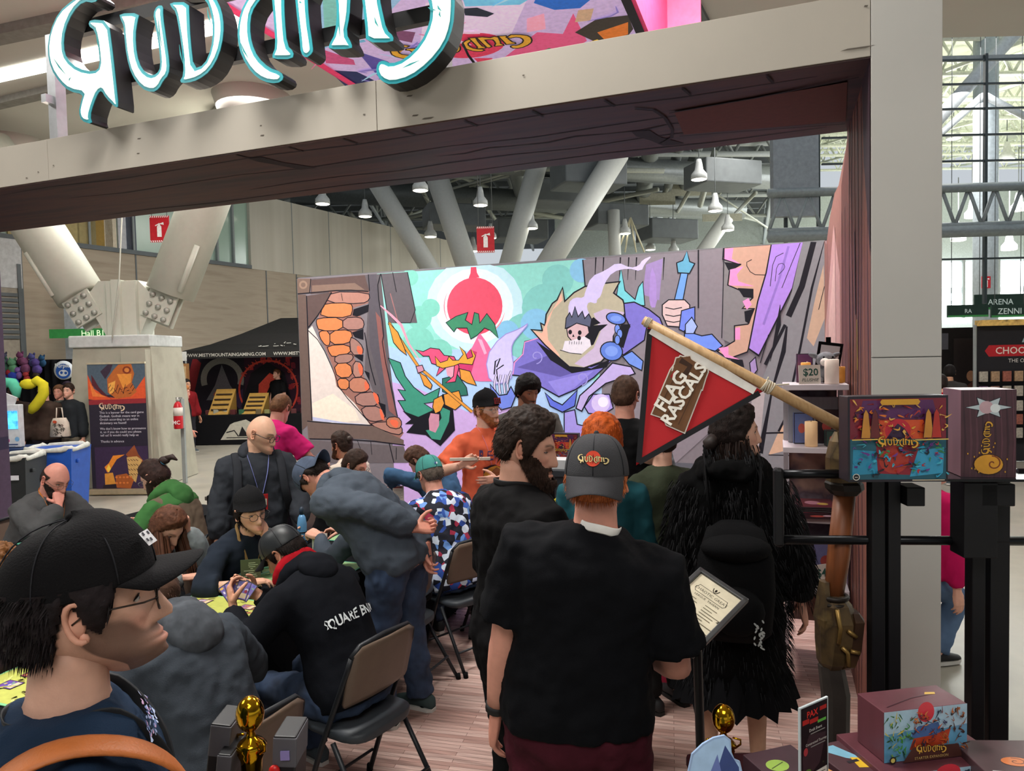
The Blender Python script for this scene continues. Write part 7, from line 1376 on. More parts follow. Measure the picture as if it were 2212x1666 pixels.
def tcol(t):
    c = [sum(vs[k][q] for k in t) / 3 for q in (0, 1)]
    def dist(p, q): d = Vector((q[0] - p[0], q[1] - p[1])); n = Vector((-d.y, d.x)).normalized(); return abs((Vector(c) - Vector(p)).dot(n))
    return 'b51f26'
for t in tri: mb.add([fpt(*vs[k]) for k in t], [(0, 1, 2)], tcol(t), 0, False)
bm_ = mb; o = mb.build('flag_cloth', MV(.75, var=.06, ns=8, bump=.05), None); W(o, fg)
import bmesh as _b
bmx = _b.new(); bmx.from_mesh(o.data); _b.ops.remove_doubles(bmx, verts=bmx.verts, dist=1e-5); bmx.to_mesh(o.data); bmx.free(); m = o.modifiers.new('t', 'SOLIDIFY'); m.thickness = .0025; m.offset = -1
for f in o.data.polygons: f.use_smooth = True
def c5(x, y): return (1280 + x / 2.3734, 480 + y / 2.3734)
art = Art().line('16151a', [(1404, 712), (1380, 1000)], 12).line('16151a', [(1380, 1000), (1640, 850)], 12).line('dcd8d2', [(1406, 714), (1520, 782), (1630, 846)], [18, 22, 16])
def tf(*p): return [c5(p[i], p[i + 1]) for i in range(0, len(p), 2)]
for col, gr in (('d9cfc4', 6), ('6b472c', 0)):
    for pl in ((400, 760, 450, 690, 480, 700, 560, 740, 590, 770, 470, 1080, 380, 1040, 365, 1005, 305, 985), (480, 690, 590, 760, 560, 860, 480, 830), (430, 700, 500, 690, 520, 760, 400, 800)): art.poly(col, offs(tf(*pl), -gr * .45))
art.line('9a2020', tf(405, 800, 440, 750, 470, 760), 9); art.line('3a2418', tf(450, 710, 500, 740, 470, 790), 12); art.line('4a2f1c', tf(380, 1000, 430, 900, 520, 780), 4); art.line('4a2f1c', tf(340, 960, 430, 780), 2); art.line('4a2f1c', tf(440, 1040, 560, 780), 2)
ang = math.atan2(780 - 985, 480 - 350)
art.text('efeae0', 'FLAG', c5(428, 885), 40, rot=ang, bold=.03); art.text('efeae0', 'RASCALS', c5(492, 900), 37, rot=ang, bold=.03)
mb = MB(); art.emit(mb, lambda x, y: fpt(x, y, .006), fn_, .0004); W(mb.build('flag_print', MV(.75)), fg)
mb = MB()
for k in range(7): c = pa.lerp(pb, .60 + .006 * k); t = (pb - pa).normalized(); u = t.orthogonal().normalized(); w = t.cross(u); mb.tube([c + (u * math.cos(a) + w * math.sin(a)) * .0215 + t * .004 * math.sin(a + k) for a in np.linspace(0, 6.283, 14, endpoint=False)], .0028, 6, closed=True)
for e_ in ((1690, 848), (1660, 815), (1705, 830)): mb.tube([pa.lerp(pb, .61), at(*e_, 2.46)], .0026, 6)
W(mb.build('tie_cord', M('d3c9b4', .8)), fg); mb = MB(); c = at(1644, 833, 2.49); mb.tube([c + CR * .010 * math.cos(a) + CU * .010 * math.sin(a) for a in np.linspace(0, 6.283, 14, endpoint=False)], .003, 6, closed=True); W(mb.build('grommet', M('c9a14a', .3, .9)), fg)
mb = MB(); 
for k in range(4): c = pa.lerp(pb, .015 + .006 * k); t = (pb - pa).normalized(); u = t.orthogonal().normalized(); w = t.cross(u); mb.tube([c + (u * math.cos(a) + w * math.sin(a)) * .0185 for a in np.linspace(0, 6.283, 12, endpoint=False)], .002, 5, closed=True)
W(mb.build('tip_cord', M('d3c9b4', .8)), fg)
# --- framed notice on its stand
tp_, rt_, lf_ = at(1512, 1228, 2.62), at(1617, 1298, 2.50), at(1392, 1340, 2.46); bt_ = rt_ + lf_ - tp_
ex, ey = (rt_ - tp_), (tp_ - lf_); fw_, fh_ = ex.length, ey.length; ex.normalize(); ey.normalize(); fz = ex.cross(ey).normalized(); fz = fz if fz.z > 0 else -fz; cen = (tp_ + bt_) / 2; fm3 = Matrix((ex, ey, fz)).transposed()
ns_ = empty('notice_stand', (cen.x, cen.y, 0), 0, 'framed paper notice tilted on a slim black stand', 'sign stand')
for c, d in (((0, fh_ / 2 - .008, 0), (fw_, .018, .02)), ((0, -fh_ / 2 + .008, 0), (fw_, .018, .02)), ((fw_ / 2 - .008, 0, 0), (.018, fh_, .02)), ((-fw_ / 2 + .008, 0, 0), (.018, fh_, .02))): mb = MB(); mb.box(cen + fm3 @ Vector(c), d, mat=fm3, bev=.003); W(mb.build('frame_rail', M('5f6164', .35, .8)), ns_)
mb = MB(); mb.box(cen - fz * .004, (fw_ - .02, fh_ - .02, .008), mat=fm3); W(mb.build('backing', M('2a2a2c', .6)), ns_)
art = Art().rect('d8cfb6', -fw_ / 2 + .018, -fh_ / 2 + .018, fw_ / 2 - .018, fh_ / 2 - .018)
art.ink('d8cfb6', [(-.055, .068), (.055, .068), (.062, .078), (.055, .098), (-.055, .098), (-.062, .078)], .002, ol='2a2622'); art.text('2a2622', 'CHAOTIC GREAT', (0, .077), .0165, flip=False); art.text('2a2622', 'LEAGUE  TAVERN', (0, .052), .0125, flip=False); art.ell('2a2622', (0, .112), .004, .007, 8); art.line('2a2622', [(-.012, .118), (-.008, .106), (0, .1)], .003); art.line('2a2622', [(.012, .118), (.008, .106), (0, .1)], .003)
for k in range(11): y = .035 - k * .0125; art.rect('77705f', -.085, y, -.085 + random.uniform(.04, .075), y + .0028); art.rect('77705f', .008, y, .008 + random.uniform(.03, .08), y + .0028)
art.poly('4a453a', [(.075, .0), (.098, .004), (.09, .03), (.082, .012)]); art.poly('4a453a', [(-.09, -.125), (-.075, -.125), (-.08, -.105)])
W(print_on('paper', art, plane_fn(cen + fz * .001, ex, ey), fz, mat=MV(.22, spec=.6), step=.0001), ns_)
mb = MB(); b0 = cen - fz * .01; mb.tube([b0, b0 - Vector((0, 0, .06)), Vector((b0.x + .02, b0.y, .02))], .016, 10); W(mb.build('pole', M('1a1a1c', .4)), ns_); mb = MB(); mb.lathe([(0, 0), (.15, 0), (.15, .012), (.03, .025)], (b0.x + .02, b0.y, 0), 24); W(mb.build('base', M('1a1a1c', .4)), ns_)
# --- right front table with boxes, acrylic sign, trophy
GOLD = M('c8961e', .12, 1.0, var=.05, ns=3)
tz = .90; tb = empty('display_table', tuple(cw(1.15, 1.75)), YAW, 'front display table under a maroon cloth', 'table'); mb = MB(); mb.box((0, 0, tz - .02), (1.35, .5, .04), bev=.01); mb.build('tabletop', M('3a1a20', .8), tb)
mb = MB(); mb.box((0, 0, tz / 2 - .02), (1.33, .48, tz - .06)); mb.build('cloth_skirt', M('4a1620', .85, var=.2), tb)
b1 = at(1985, 1640, 1.86); gbox('game_box', (b1.x, b1.y, tz + .001), (.34, .2, .105), YAW + .16, 'maroon GUDNAK expansion carton lying lowest on the front table', art_exp, None, None, '5a3038')
b2 = at(1968, 1640, 1.86); gbox('game_box', (b2.x, b2.y, tz + .107), (.235, .105, .13), YAW + .16, 'maroon GUDNAK expansion carton on top of the other carton', art_exp, None, lambda w, d: Art().line('3a2028', [(.1 * w, .2 * d), (.5 * w, .5 * d), (.8 * w, .6 * d)], .003).poly('c8a030', [(.7 * w, .6 * d), (.82 * w, .56 * d), (.85 * w, .66 * d), (.74 * w, .7 * d)]), '5a3038')
b3 = at(2195, 1660, 1.75); gbox('game_box', (b3.x, b3.y, tz + .001), (.2, .2, .125), YAW - .05, 'shrink-wrapped dark carton with orange snail on the front table', None, None, lambda w, d: Art().ell('c8703a', (.5 * w, .5 * d), .035, .02).line('6a2a14', [(.5 * w + t * .006 * math.cos(t * 2), .5 * d + t * .004 * math.sin(t * 2)) for t in np.linspace(.3, 4, 16)], .003).line('c9c4cc', [(.1 * w, .3 * d), (.9 * w, .2 * d)], .004), '4a3438')
b4 = at(1700, 1690, 1.82); gbox('game_box', (b4.x, b4.y, tz + .001), (.15, .16, .088), YAW + .3, 'low dark carton with green emblem beside the wooden sign base', None, None, lambda w, d: Art().ell('8fb04a', (.35 * w, .55 * d), .03, .025).line('3a4a1c', [(.2 * w, .5 * d), (.5 * w, .6 * d)], .003), '3f2a32')
b5 = at(1828, 1665, 1.84); gbox('game_box', (b5.x, b5.y, tz + .001), (.11, .15, .092), YAW + .3, 'small carton with yellow and blue top print behind the sign', None, None, lambda w, d: Art().poly('7ab0c8', [(.1 * w, .9 * d), (.5 * w, .5 * d), (.9 * w, .3 * d), (.6 * w, .9 * d)]).poly('d8b030', [(.5 * w, .2 * d), (.95 * w, .1 * d), (.9 * w, .4 * d), (.6 * w, .5 * d)]).rect('2a2a30', .4 * w, .35 * d, .7 * w, .42 * d), '4a3036')
s0_ = at(1763, 1648, 1.72); sh = empty('acrylic_sign', (s0_.x, s0_.y, tz + .001), YAW + .55, 'black printed acrylic sign in a pale wooden base', 'sign')
mb = MB(); mb.box((0, 0, .05), (.16, .05, .1), bev=.003); mb.build('wooden_base', M('c08a4e', .6, var=.15, stretch=(1, 8, 8)), sh); sw_, shh = .1, .2; mb = MB(); mb.box((-.01, 0, .1 + shh / 2), (sw_ + .008, .005, shh + .006)); mb.build('acrylic_panel', M('b9c4c8', .1, var=.02, spec=.6), sh)
art = Art().rect('1e181c', -sw_ / 2, 0, sw_ / 2, shh); art.poly('3a2a30', [(-.04, .02), (.02, .05), (.045, .12), (-.02, .13), (-.045, .08)]); art.text('d8342c', 'PAX', (-.008, .172), .022, flip=False, bold=.02); art.rect('b02a28', -.045, .158, -.02, .17); art.rect('b02a28', .02, .178, .046, .188); art.rect('b02a28', -.018, .155, .014, .166); art.rect('5fae4a', .012, .15, .044, .157)
art.text('d8d2cc', 'Draft Event', (.004, .136), .0105, flip=False); art.rect('8a8684', -.015, .129, .04, .1315); art.text('d8d2cc', 'Constructed Tourney', (.006, .104), .009, flip=False); art.rect('8a8684', -.015, .097, .04, .0995); art.ell('a83a40', (-.034, .092), .008, .01); art.ell('c8742c', (-.02, .018), .012, .006); art.ell('5a7a3a', (-.028, .04), .014, .008); art.poly('d8d2cc', [(.0, .008), (.046, .012), (.046, .036), (.004, .034)])
for y in (.014, .02, .026): art.rect('55504c', .006, y, .04, y + .002)
print_on('sign_print', art, plane_fn((-.01, -.003, .1), (1, 0, 0), (0, 0, 1)), (0, -1, 0), sh, MV(.2, coat=.5), .00006)
def trophy(name, loc, rz, label, k=1.0, cup=True):
    e = empty(name, loc, rz, label, 'trophy'); mb = MB(); mb.box((0, 0, .02 * k), (.075 * k, .075 * k, .04 * k), bev=.004); mb.build('base', M('3a1418', .3), e)
    mb = MB(); mb.lathe([(.012 * k, .04 * k), (.022 * k, .045 * k), (.024 * k, .11 * k), (.03 * k, .125 * k), (.028 * k, .13 * k), (.034 * k, .14 * k), (.026 * k, .15 * k), (.012 * k, .16 * k), (.008 * k, .172 * k), (.012 * k, .178 * k)], n=24); mb.build('cup', GOLD, e)
    mb = MB(); mb.ell((0, 0, .212 * k), (.031 * k, .031 * k, .04 * k), 20); mb.build('ball', GOLD, e)
    for sx in (-1, 1): mb = MB(); mb.tube([(sx * .03 * k, 0, .128 * k), (sx * .046 * k, 0, .14 * k), (sx * .046 * k, 0, .152 * k), (sx * .025 * k, 0, .158 * k)], .003 * k, 6); mb.build('handle', GOLD, e)
    return e
q = at(1563, 1600, 1.95); trophy('trophy', (q.x, q.y, q.z - .15), .3, 'gold ball trophy with handles on the front display table', 1.0)
ts = empty('trophy_stand', (q.x, q.y, 0), 0, 'slim dark pedestal beneath the gold ball trophy', 'pedestal'); mb = MB(); mb.box((0, 0, (q.z - .151) / 2), (.12, .12, q.z - .152), bev=.004); mb.build('pedestal_block', M('2a1216', .6), ts)
q2 = at(1552, 1668, 1.72); mb = MB(); pts = smoothp([(-.075, -.11), (.06, -.11), (.06, .02), (.035, .03), (.035, .085), (-.02, .075), (-.075, .03)], 1); mb.prism([(x, 0, z) for x, z in pts], (0, .008, 0)); o = mb.build('card_standee', M('9ab4d8', .5), None, (q2.x, q2.y, q2.z), (R(-12), 0, YAW)); tag(o, 'die-cut card standee with blue and purple art before the trophy', 'standee')
art = Art().poly('a9c8ea', offs(pts, .004)).poly('3a4a80', [(.0, -.1), (.05, -.1), (.05, .01), (.02, .06), (-.005, .0)]).poly('c8343a', [(-.06, -.05), (-.035, -.03), (-.02, -.07), (-.05, -.1)]).poly('6a7ab8', [(-.02, -.05), (.01, -.02), (.0, .04), (-.02, .0)]); print_on('standee_print', art, plane_fn((0, -.0008, 0), (1, 0, 0), (0, 0, 1)), (0, -1, 0), o, MV(.4), .0001)
st_ = empty('standee_plinth', (q2.x, q2.y, 0), YAW, 'low plinth under the card standee', 'pedestal'); mb = MB(); mb.box((0, .03, (q2.z - .11) / 2), (.2, .1, q2.z - .112), bev=.004); mb.build('plinth_block', M('2a1216', .6), st_)
# --- left front stand: black deck boxes around a gold trophy
q = at(540, 1640, 1.62); lz = q.z - .11; cb = empty('display_plinth', (q.x, q.y, 0), YAW, 'black plinth under the deck boxes at the near left', 'pedestal'); mb = MB(); mb.box((0, 0, lz / 2 - .002), (.3, .24, lz - .004), bev=.006); mb.build('plinth_block', M('141417', .5), cb)
trophy('trophy', (q.x + .005, q.y, lz), -.2, 'gold ball trophy standing between black deck boxes', 1.02)
DB = M('55545a', .55, var=.15)
for dx, dy, w, h, tl, lab in ((-.085, .03, .045, .2, .14, 'tall grey-topped black deck box left of the trophy'), (-.055, -.005, .03, .15, .12, 'shorter black deck box against the trophy'), (.085, .0, .05, .185, .06, 'black display box with purple square and red button')):
    c = Vector((q.x, q.y, lz)) + cw(dx, dy); e = empty('deck_box', c, YAW, lab, 'box'); rm_ = Matrix.Rotation(tl, 3, 'Y'); mb = MB(); mb.box((tl * h / 2, 0, h / 2), (w, .09, h), mat=rm_, bev=.003); mb.build('box_shell', M('17171b', .45), e)
    mb = MB(); mb.box((tl * h * .85, -.001, h * .8), (w + .003, .092, h * .36), mat=rm_, bev=.003); mb.build('box_lid', DB, e)
    if dx > 0: mb = MB(); mb.box((.012, -.05, h * .78), (.02, .004, .02)); mb.build('purple_label', M('8a7fb8', .5), e); mb = MB(); mb.ell((-.012, -.052, h * .6), (.013, .008, .014), 12); mb.build('red_button', M('c41c18', .35), e)
    else: print_on('lettering', Art().text('8a7a5a', 'Deck', (0, 0), .02, flip=False, rot=R(90)), plane_fn((tl * h * .3 + .0, -.0462, h * .25), (1, 0, 0), (0, 0, 1)), (0, -1, 0), e, MV(.5))
# --- shelves with merchandise at the side wall
shv = empty('wall_shelf_unit', (.22, 5.0, 0), 0, 'white shelving unit with merchandise beside the post', 'shelf'); SHW = M('cfc6cc', .5, var=.04); zsh = [1.835, 1.44, 1.0, .55]
for z in zsh: mb = MB(); mb.box((0, 0, z - .02), (.38, .42, .035), bev=.003); mb.build('shelf_board', SHW, shv)
for sx in (-.17, .17): mb = MB(); mb.box((sx, .19, .9), (.03, .03, 1.8)); mb.build('shelf_post', SHW, shv)
mb = MB(); mb.box((0, .2, 1.0), (.3, .01, 1.6)); mb.build('back_panel', MR(['8a8890', '4a3640', 'b08a78', '6a5a7a'], 2.5, .6, key='shb'), shv)
SP = lambda px, z, y=4.86: onY(px, 900, y).x
def onshelf(px, k, y): q = onY(px, 900, y); return (q.x, y, zsh[k] + .0005)
def price(px, k, y, w, h, txt, sub, label, rz=0):
    c = onshelf(px, k, y); mb = MB(); mb.box((0, 0, h / 2), (w, .006, h)); o = mb.build('price_sign', M('ded6cc', .6, var=.04), None, c, (R(-6), 0, YAW + rz)); tag(o, label, 'sign'); art = Art().text('2f5a50', txt, (.006, h * .45), h * .52, flip=False, bold=.02); art.text('4a5a54', sub, (0, h * .14), h * .24, flip=False, shear=.3); print_on('lettering', art, plane_fn((0, -.0035, 0), (1, 0, 0), (0, 0, 1)), (0, -1, 0), o, MV(.6))
price(1750, 0, 4.81, .135, .12, '$20', 'PLUSHIE', 'cream price sign $20 plushie on the top shelf'); price(1778, 3, 4.84, .13, .14, '$40', 'PLAYMAT', 'cream price sign $40 tilted on the lowest shelf', .3)
def shcandle(px, k, y, r, h, col, label): c = onshelf(px, k, y); e = empty('candle', c, 0, label, 'candle'); mb = MB(); mb.lathe([(0, 0), (r, 0), (r, h), (r * .85, h + .003), (r * .7, h - .01), (0, h - .012)], n=18); mb.build('wax', M(col, .5, var=.06, emit=.2), e); mb = MB(); mb.tube([(0, 0, h - .012), (0, 0, h + .008)], .002, 5); mb.build('wick', BLK, e)
shcandle(1797, 0, 4.85, .042, .15, 'dcc9bc', 'tall white pillar candle beside the $20 sign'); shcandle(1741, 0, 4.98, .03, .13, 'e8a04a', 'orange candle behind the $20 sign'); shcandle(1752, 1, 4.86, .038, .155, 'e8c090', 'pale orange pillar candle on the second shelf'); shcandle(1815, 0, 5.0, .03, .1, 'c8853a', 'amber candle behind the white pillar candle')
c = onshelf(1778, 0, 4.98); e = empty('plush_dog', c, YAW, 'grey and white plush dog sitting on the top shelf', 'plush toy'); PL = M('83858a', .95, var=.15, ns=40, bump=.3); mb = MB(); mb.ell((0, .0, .06), (.06, .05, .06), 14); mb.build('torso', PL, e)
mb = MB(); mb.ell((.005, -.03, .15), (.06, .055, .05), 16); hd = mb.build('head', PL, e); mb = MB(); mb.ell((-.025, -.085, .135), (.026, .035, .026), 12); mb.build('muzzle', M('d8d2ca', .95, var=.1), hd); mb = MB(); mb.ell((-.035, -.118, .14), (.01, .008, .008), 8); mb.build('nose', BLK, hd)
for sx in (-1, 1): mb = MB(); mb.ell((.005 + sx * .065, -.01, .175), (.04, .014, .016), 10, mat=Matrix.Rotation(-sx * .35, 3, 'Y')); mb.build('ear', PL, hd); mb = MB(); mb.ell((-.0 + sx * .028, -.078, .165), (.007, .005, .007), 8); mb.build('eye', BLK, hd); mb = MB(); mb.ell((sx * .04, -.045, .02), (.022, .035, .02), 10); mb.build('paw', PL, e)
c = onshelf(1790, 0, 5.12); e = empty('picture_frame', (c[0], c[1], c[2]), YAW - .3, 'black picture frame leaning at the back of the top shelf', 'picture frame'); mb = MB(); mb.box((0, 0, .15), (.15, .015, .22), mat=Matrix.Rotation(.15, 3, 'Y')); mb.build('frame', BLK, e); mb = MB(); mb.box((0, -.009, .15), (.115, .004, .18), mat=Matrix.Rotation(.15, 3, 'Y')); mt_ = mb.build('mount', M('cfccd0', .6), e); mb = MB(); mb.box((0, -.012, .14), (.06, .003, .08), mat=Matrix.Rotation(.15, 3, 'Y')); mb.build('picture', M('7a7880', .6), e); mb = MB(); mb.box((0, 0, .27), (.03, .01, .05)); mb.build('hanger', BLK, e); mb = MB(); mb.box((0, .01, .025), (.14, .05, .05)); mb.build('easel_foot', BLK, e)
for px, k, y, dm, col, lab in ((1738, 0, 5.08, (.1, .03, .19), '6a3a6c', 'purple game box at the back of the top shelf'), (1735, 1, 5.0, (.12, .04, .2), '5a6a9c', 'blue game box behind the candle on the second shelf'), (1790, 1, 5.05, (.16, .05, .22), '33262c', 'dark carton on the second shelf'), (1800, 1, 4.9, (.1, .06, .1), '2f4a44', 'teal carton on the second shelf'), (1765, 2, 4.9, (.24, .3, .035), '3a2228', 'flat red comic book on the third shelf'), (1790, 3, 5.02, (.2, .03, .24), '7a7aa8', 'tilted blue playmat print on the lowest shelf'), (1738, 3, 4.95, (.12, .03, .2), '54384c', 'maroon boxed print on the lowest shelf')):
    gbox('merch_box', onshelf(px, k, y), dm, YAW * .3, lab, lambda w, h: Art().rect('241c24', 0, 0, w, h).poly(col, [(.005, .005), (w - .005, .005), (w - .005, h - .005), (.005, h - .005)]).ell('b8504a', (.4 * w, .5 * h), w * .18, h * .16).ell('c9a8b8', (.65 * w, .6 * h), w * .12, h * .14), None, (lambda w, d: Art().rect('7a3a44', .005, .005, w - .005, d - .005).ell('c8a0a8', (.4 * w, .5 * d), w * .2, d * .16).ell('d8a05a', (.7 * w, .4 * d), w * .12, d * .1)) if dm[2] < .05 else None, col)
for i in range(3): gbox('comic_book', (onshelf(1755, 2, 4.9)[0] + .01 * i, 4.9, zsh[2] + .037 + .012 * i), (.22, .28, .01), .05 * i, 'comic book stacked on the third shelf', None, None, lambda w, d: Art().rect('6a2a38', .004, .004, w - .004, d - .004).ell('c8889a', (.4 * w, .5 * d), w * .22, d * .2).ell('d8b05a', (.65 * w, .4 * d), w * .15, d * .12), '241a1e', 'comic books stacked on the third shelf', 'book')
gbox('acrylic_box', onshelf(1755, 1, 5.08), (.3, .08, .3), 0, 'clear-edged display box at the back of the second shelf', None, None, None, '8f8d94')
gbox('white_dispenser', (onY(1212, 1005, 5.1).x, 5.1, 1.2055), (.16, .16, .07), 0, 'white low box on the dark counter', None, None, None, 'd2d4d6'); gbox('game_box', (onY(1216, 960, 5.3).x, 5.3, 1.2055), (.26, .07, .24), 0, 'red and blue game box standing on the dark counter', art_main, None, None, '2a2228')
# cables on the floor by the chairs
for k in range(3): 
    p0 = onz(960 + 14 * k, 1290 + 8 * k, .01); p1 = onz(985, 1318 + 4 * k, .01); mb = MB(); mb.tube([p0, p0.lerp(p1, .3) + Vector((.1, .1 * k, 0)), p0.lerp(p1, .7) - Vector((.08, .05, 0)), p1], .005, 6); tag(mb.build('floor_cable', BLK), 'black cable lying on the vinyl floor behind the empty chair', 'cable', 'floor cables')
# ------------------------------------------------------------------ things out in the hall
# roll-up banner
bb = pd(252, 11.2); e = empty('rollup_banner', (bb.x, bb.y, 0), YAW - .05, 'dark roll-up banner with orange creature art and white text before the column', 'banner'); bwid, bhgt = .93, 2.0
mb = MB(); mb.box((0, 0, .05), (bwid + .06, .16, .09), bev=.02); mb.build('base_cassette', M('c9b896', .35, .6), e); mb = MB(); mb.box((0, 0, bhgt + .08), (bwid + .02, .03, .03)); mb.build('top_rail', M('d2c6a8', .35, .6), e); mb = MB(); mb.tube([(0, .06, .08), (0, .03, bhgt + .07)], .012, 8); mb.build('support_pole', STEEL, e); mb = MB(); mb.box((0, 0, .08 + bhgt / 2), (bwid, .006, bhgt)); mb.build('fabric', M('241f2a', .6), e)
def c6(x, y): return ((x - 915) / 630 - .5, 1 - (y - 215) / 1335)
def bf(*p): return [(lambda q: (q[0] * bwid, q[1] * bhgt))(c6(p[i], p[i + 1])) for i in range(0, len(p), 2)]
art = Art().rect('29232f', -bwid / 2, 0, bwid / 2, bhgt); art.rect('4c5a66', -bwid / 2, bhgt * .75, bwid / 2, bhgt); art.poly('d0522c', bf(915, 330, 980, 480, 1100, 560, 1250, 590, 1420, 520, 1545, 360, 1545, 600, 1380, 640, 1100, 620, 915, 590)); art.poly('e07a3a', bf(930, 400, 1000, 520, 1120, 570, 960, 560)); art.poly('8a2a30', bf(915, 600, 1545, 590, 1545, 640, 915, 650))
art.poly('b0602c', bf(1130, 380, 1200, 290, 1260, 230, 1400, 225, 1430, 330, 1400, 420, 1450, 520, 1380, 570, 1220, 590, 1130, 520)); art.poly('d88a3a', bf(1240, 330, 1400, 330, 1390, 420, 1300, 480)); art.poly('e0a04a', bf(1140, 430, 1220, 400, 1200, 520, 1150, 540)); art.ell('7a3420', bf(1350, 290)[0], .07, .06); art.ell('c87a3a', bf(1350, 290)[0], .04, .035)
for k in range(14): art.line('2a1c1c', [(lambda q: q)(bf(1140 + k * 20, 480 + (k % 3) * 30)[0]), bf(1170 + k * 20, 440 + (k % 4) * 30)[0]], .008)
art.poly('3a2c3a', bf(1110, 380, 1170, 300, 1200, 220, 1150, 225, 1060, 300)); art.poly('55242c', bf(960, 330, 1040, 470, 1130, 560, 1180, 590, 1060, 540, 960, 440))
logo(art, 'd8c0a0', bf(1170, 675)[0], .42, flip=False)
for y, t in ((745, 'This is a banner for the card game'), (782, 'Gudnak. Gudnak means war in'), (818, 'Orcish according to an online'), (855, 'dictionary we found!'), (915, "We don't know how to pronounce"), (950, 'it, so if you do could you please'), (985, 'tell us? It would really help us'), (1050, 'Thanks in advance')): art.text('cfc9d2', t, bf(1030, y)[0], .052, 'LEFT', flip=False)
art.poly('3a2a44', bf(960, 1100, 1545, 1090, 1545, 1550, 960, 1550)); art.poly('8a4a2a', bf(1300, 1180, 1400, 1080, 1440, 1180, 1500, 1260, 1400, 1300)); art.poly('e0862c', bf(1060, 1310, 1110, 1270, 1160, 1190, 1290, 1180, 1200, 1230, 1130, 1330, 1090, 1370)); art.poly('f2c84a', bf(1080, 1330, 1110, 1280, 1130, 1330, 1105, 1370)); art.poly('d8923a', bf(1060, 1380, 1150, 1370, 1180, 1500, 1060, 1520)); art.poly('c8a060', bf(1310, 1210, 1420, 1200, 1480, 1240, 1440, 1330, 1400, 1480, 1330, 1420)); art.poly('a85a2a', bf(1180, 1400, 1300, 1380, 1380, 1450, 1340, 1540, 1180, 1530)); art.poly('2a2028', bf(1040, 1500, 1180, 1490, 1190, 1550, 1030, 1550))
for k in range(16): art.line('3a2418', [bf(1320 + (k % 4) * 30, 1230 + (k // 4) * 50)[0], bf(1345 + (k % 4) * 30, 1250 + (k // 4) * 50)[0]], .008)
for k in range(9): art.ell('d87a3a', bf(1190 + (k % 5) * 40, 1420 + (k // 5) * 60)[0], .02, .016)
print_on('banner_print', art, plane_fn((0, -.004, .08), (1, 0, 0), (0, 0, 1)), (0, -1, 0), e, MV(.5, emit=.05), .0002)
# bins
def bin_(px, d, w, dp, h, col, label, text=None):
    q = pd(px, d); e = empty('waste_bin', (q.x, q.y, 0), YAW + .1, label, 'bin'); mb = MB(); mb.loft([[Vector((x * w * k / 2, y * dp * k / 2, z)) for x, y in ((-1, -1), (1, -1), (1, 1), (-1, 1))] for z, k in ((0, .84), (h - .06, 1), (h, 1.02))], smooth=False); mb.build('bin_body', M(col, .5, var=.1), e)
    n = 28; mb = MB(); mb.tube([Vector((math.copysign(abs(math.cos(a)) ** .35, math.cos(a)) * w * .52, math.copysign(abs(math.sin(a)) ** .35, math.sin(a)) * dp * .52, h + .015 * math.sin(a * 5))) for a in np.linspace(0, 6.283, n, endpoint=False)], [(.035 + .01 * math.sin(i * 2.3), .02) for i in range(n)], 8, closed=True); mb.build('liner_rim', M('c3c5bd', .6, var=.15, ns=20), e)
    mb = MB(); mb.box((.03, -dp / 2 - .004, h * .72), (w * .55, .006, .06)); mb.build('bin_label', M('c9ccd2', .6), e); mb = MB(); mb.box((w * .5 + .01, -dp * .2, h * .8), (.03, .06, .05), bev=.01); mb.build('bin_handle', M(col, .5), e)
bin_(118, 9.9, .62, .55, .92, '1f4fa8', 'blue recycling bin with pale liner beside the black bin'); bin_(26, 9.2, .5, .5, .9, '1d2022', 'black waste bin with pale liner beside the blue bin')
# kiosk with screen
q = pd(22, 10.7); e = empty('screen_kiosk', (q.x, q.y, 0), YAW, 'white promotional kiosk with glowing blue screen behind the bins', 'kiosk'); mb = MB(); mb.box((0, .1, .42), (.9, .6, .84)); mb.build('kiosk_table', M('243a66', .7), e); mb = MB(); mb.box((0, 0, 1.17), (.3, .1, .64), bev=.01); mb.build('kiosk_housing', M('cfd4d8', .5), e); mb = MB(); mb.box((.02, -.055, 1.26), (.2, .01, .27)); mb.build('screen', MR(['1a6ab8', '5fd0ff', '2a8ae0', 'aaf0ff'], 6, .4, key='scr', emit=1.2), e)
print_on('kiosk_print', Art().ell('4aa03a', (-.09, .97), .03).ell('b05a8a', (-.04, .95), .03).ell('7ab0d8', (.1, .97), .035).rect('4a5a80', -.11, .88, .11, .9).rect('7a86a0', -.07, .85, .07, .865), plane_fn((0, -.0515, 0), (1, 0, 0), (0, 0, 1)), (0, -1, 0), e, MV(.5)); mb = MB(); mb.box((-.03, 0, 1.56), (.2, .03, .16), mat=Matrix.Rotation(.4, 3, 'Y')); mb.build('top_panel', M('c9ccd0', .5), e)
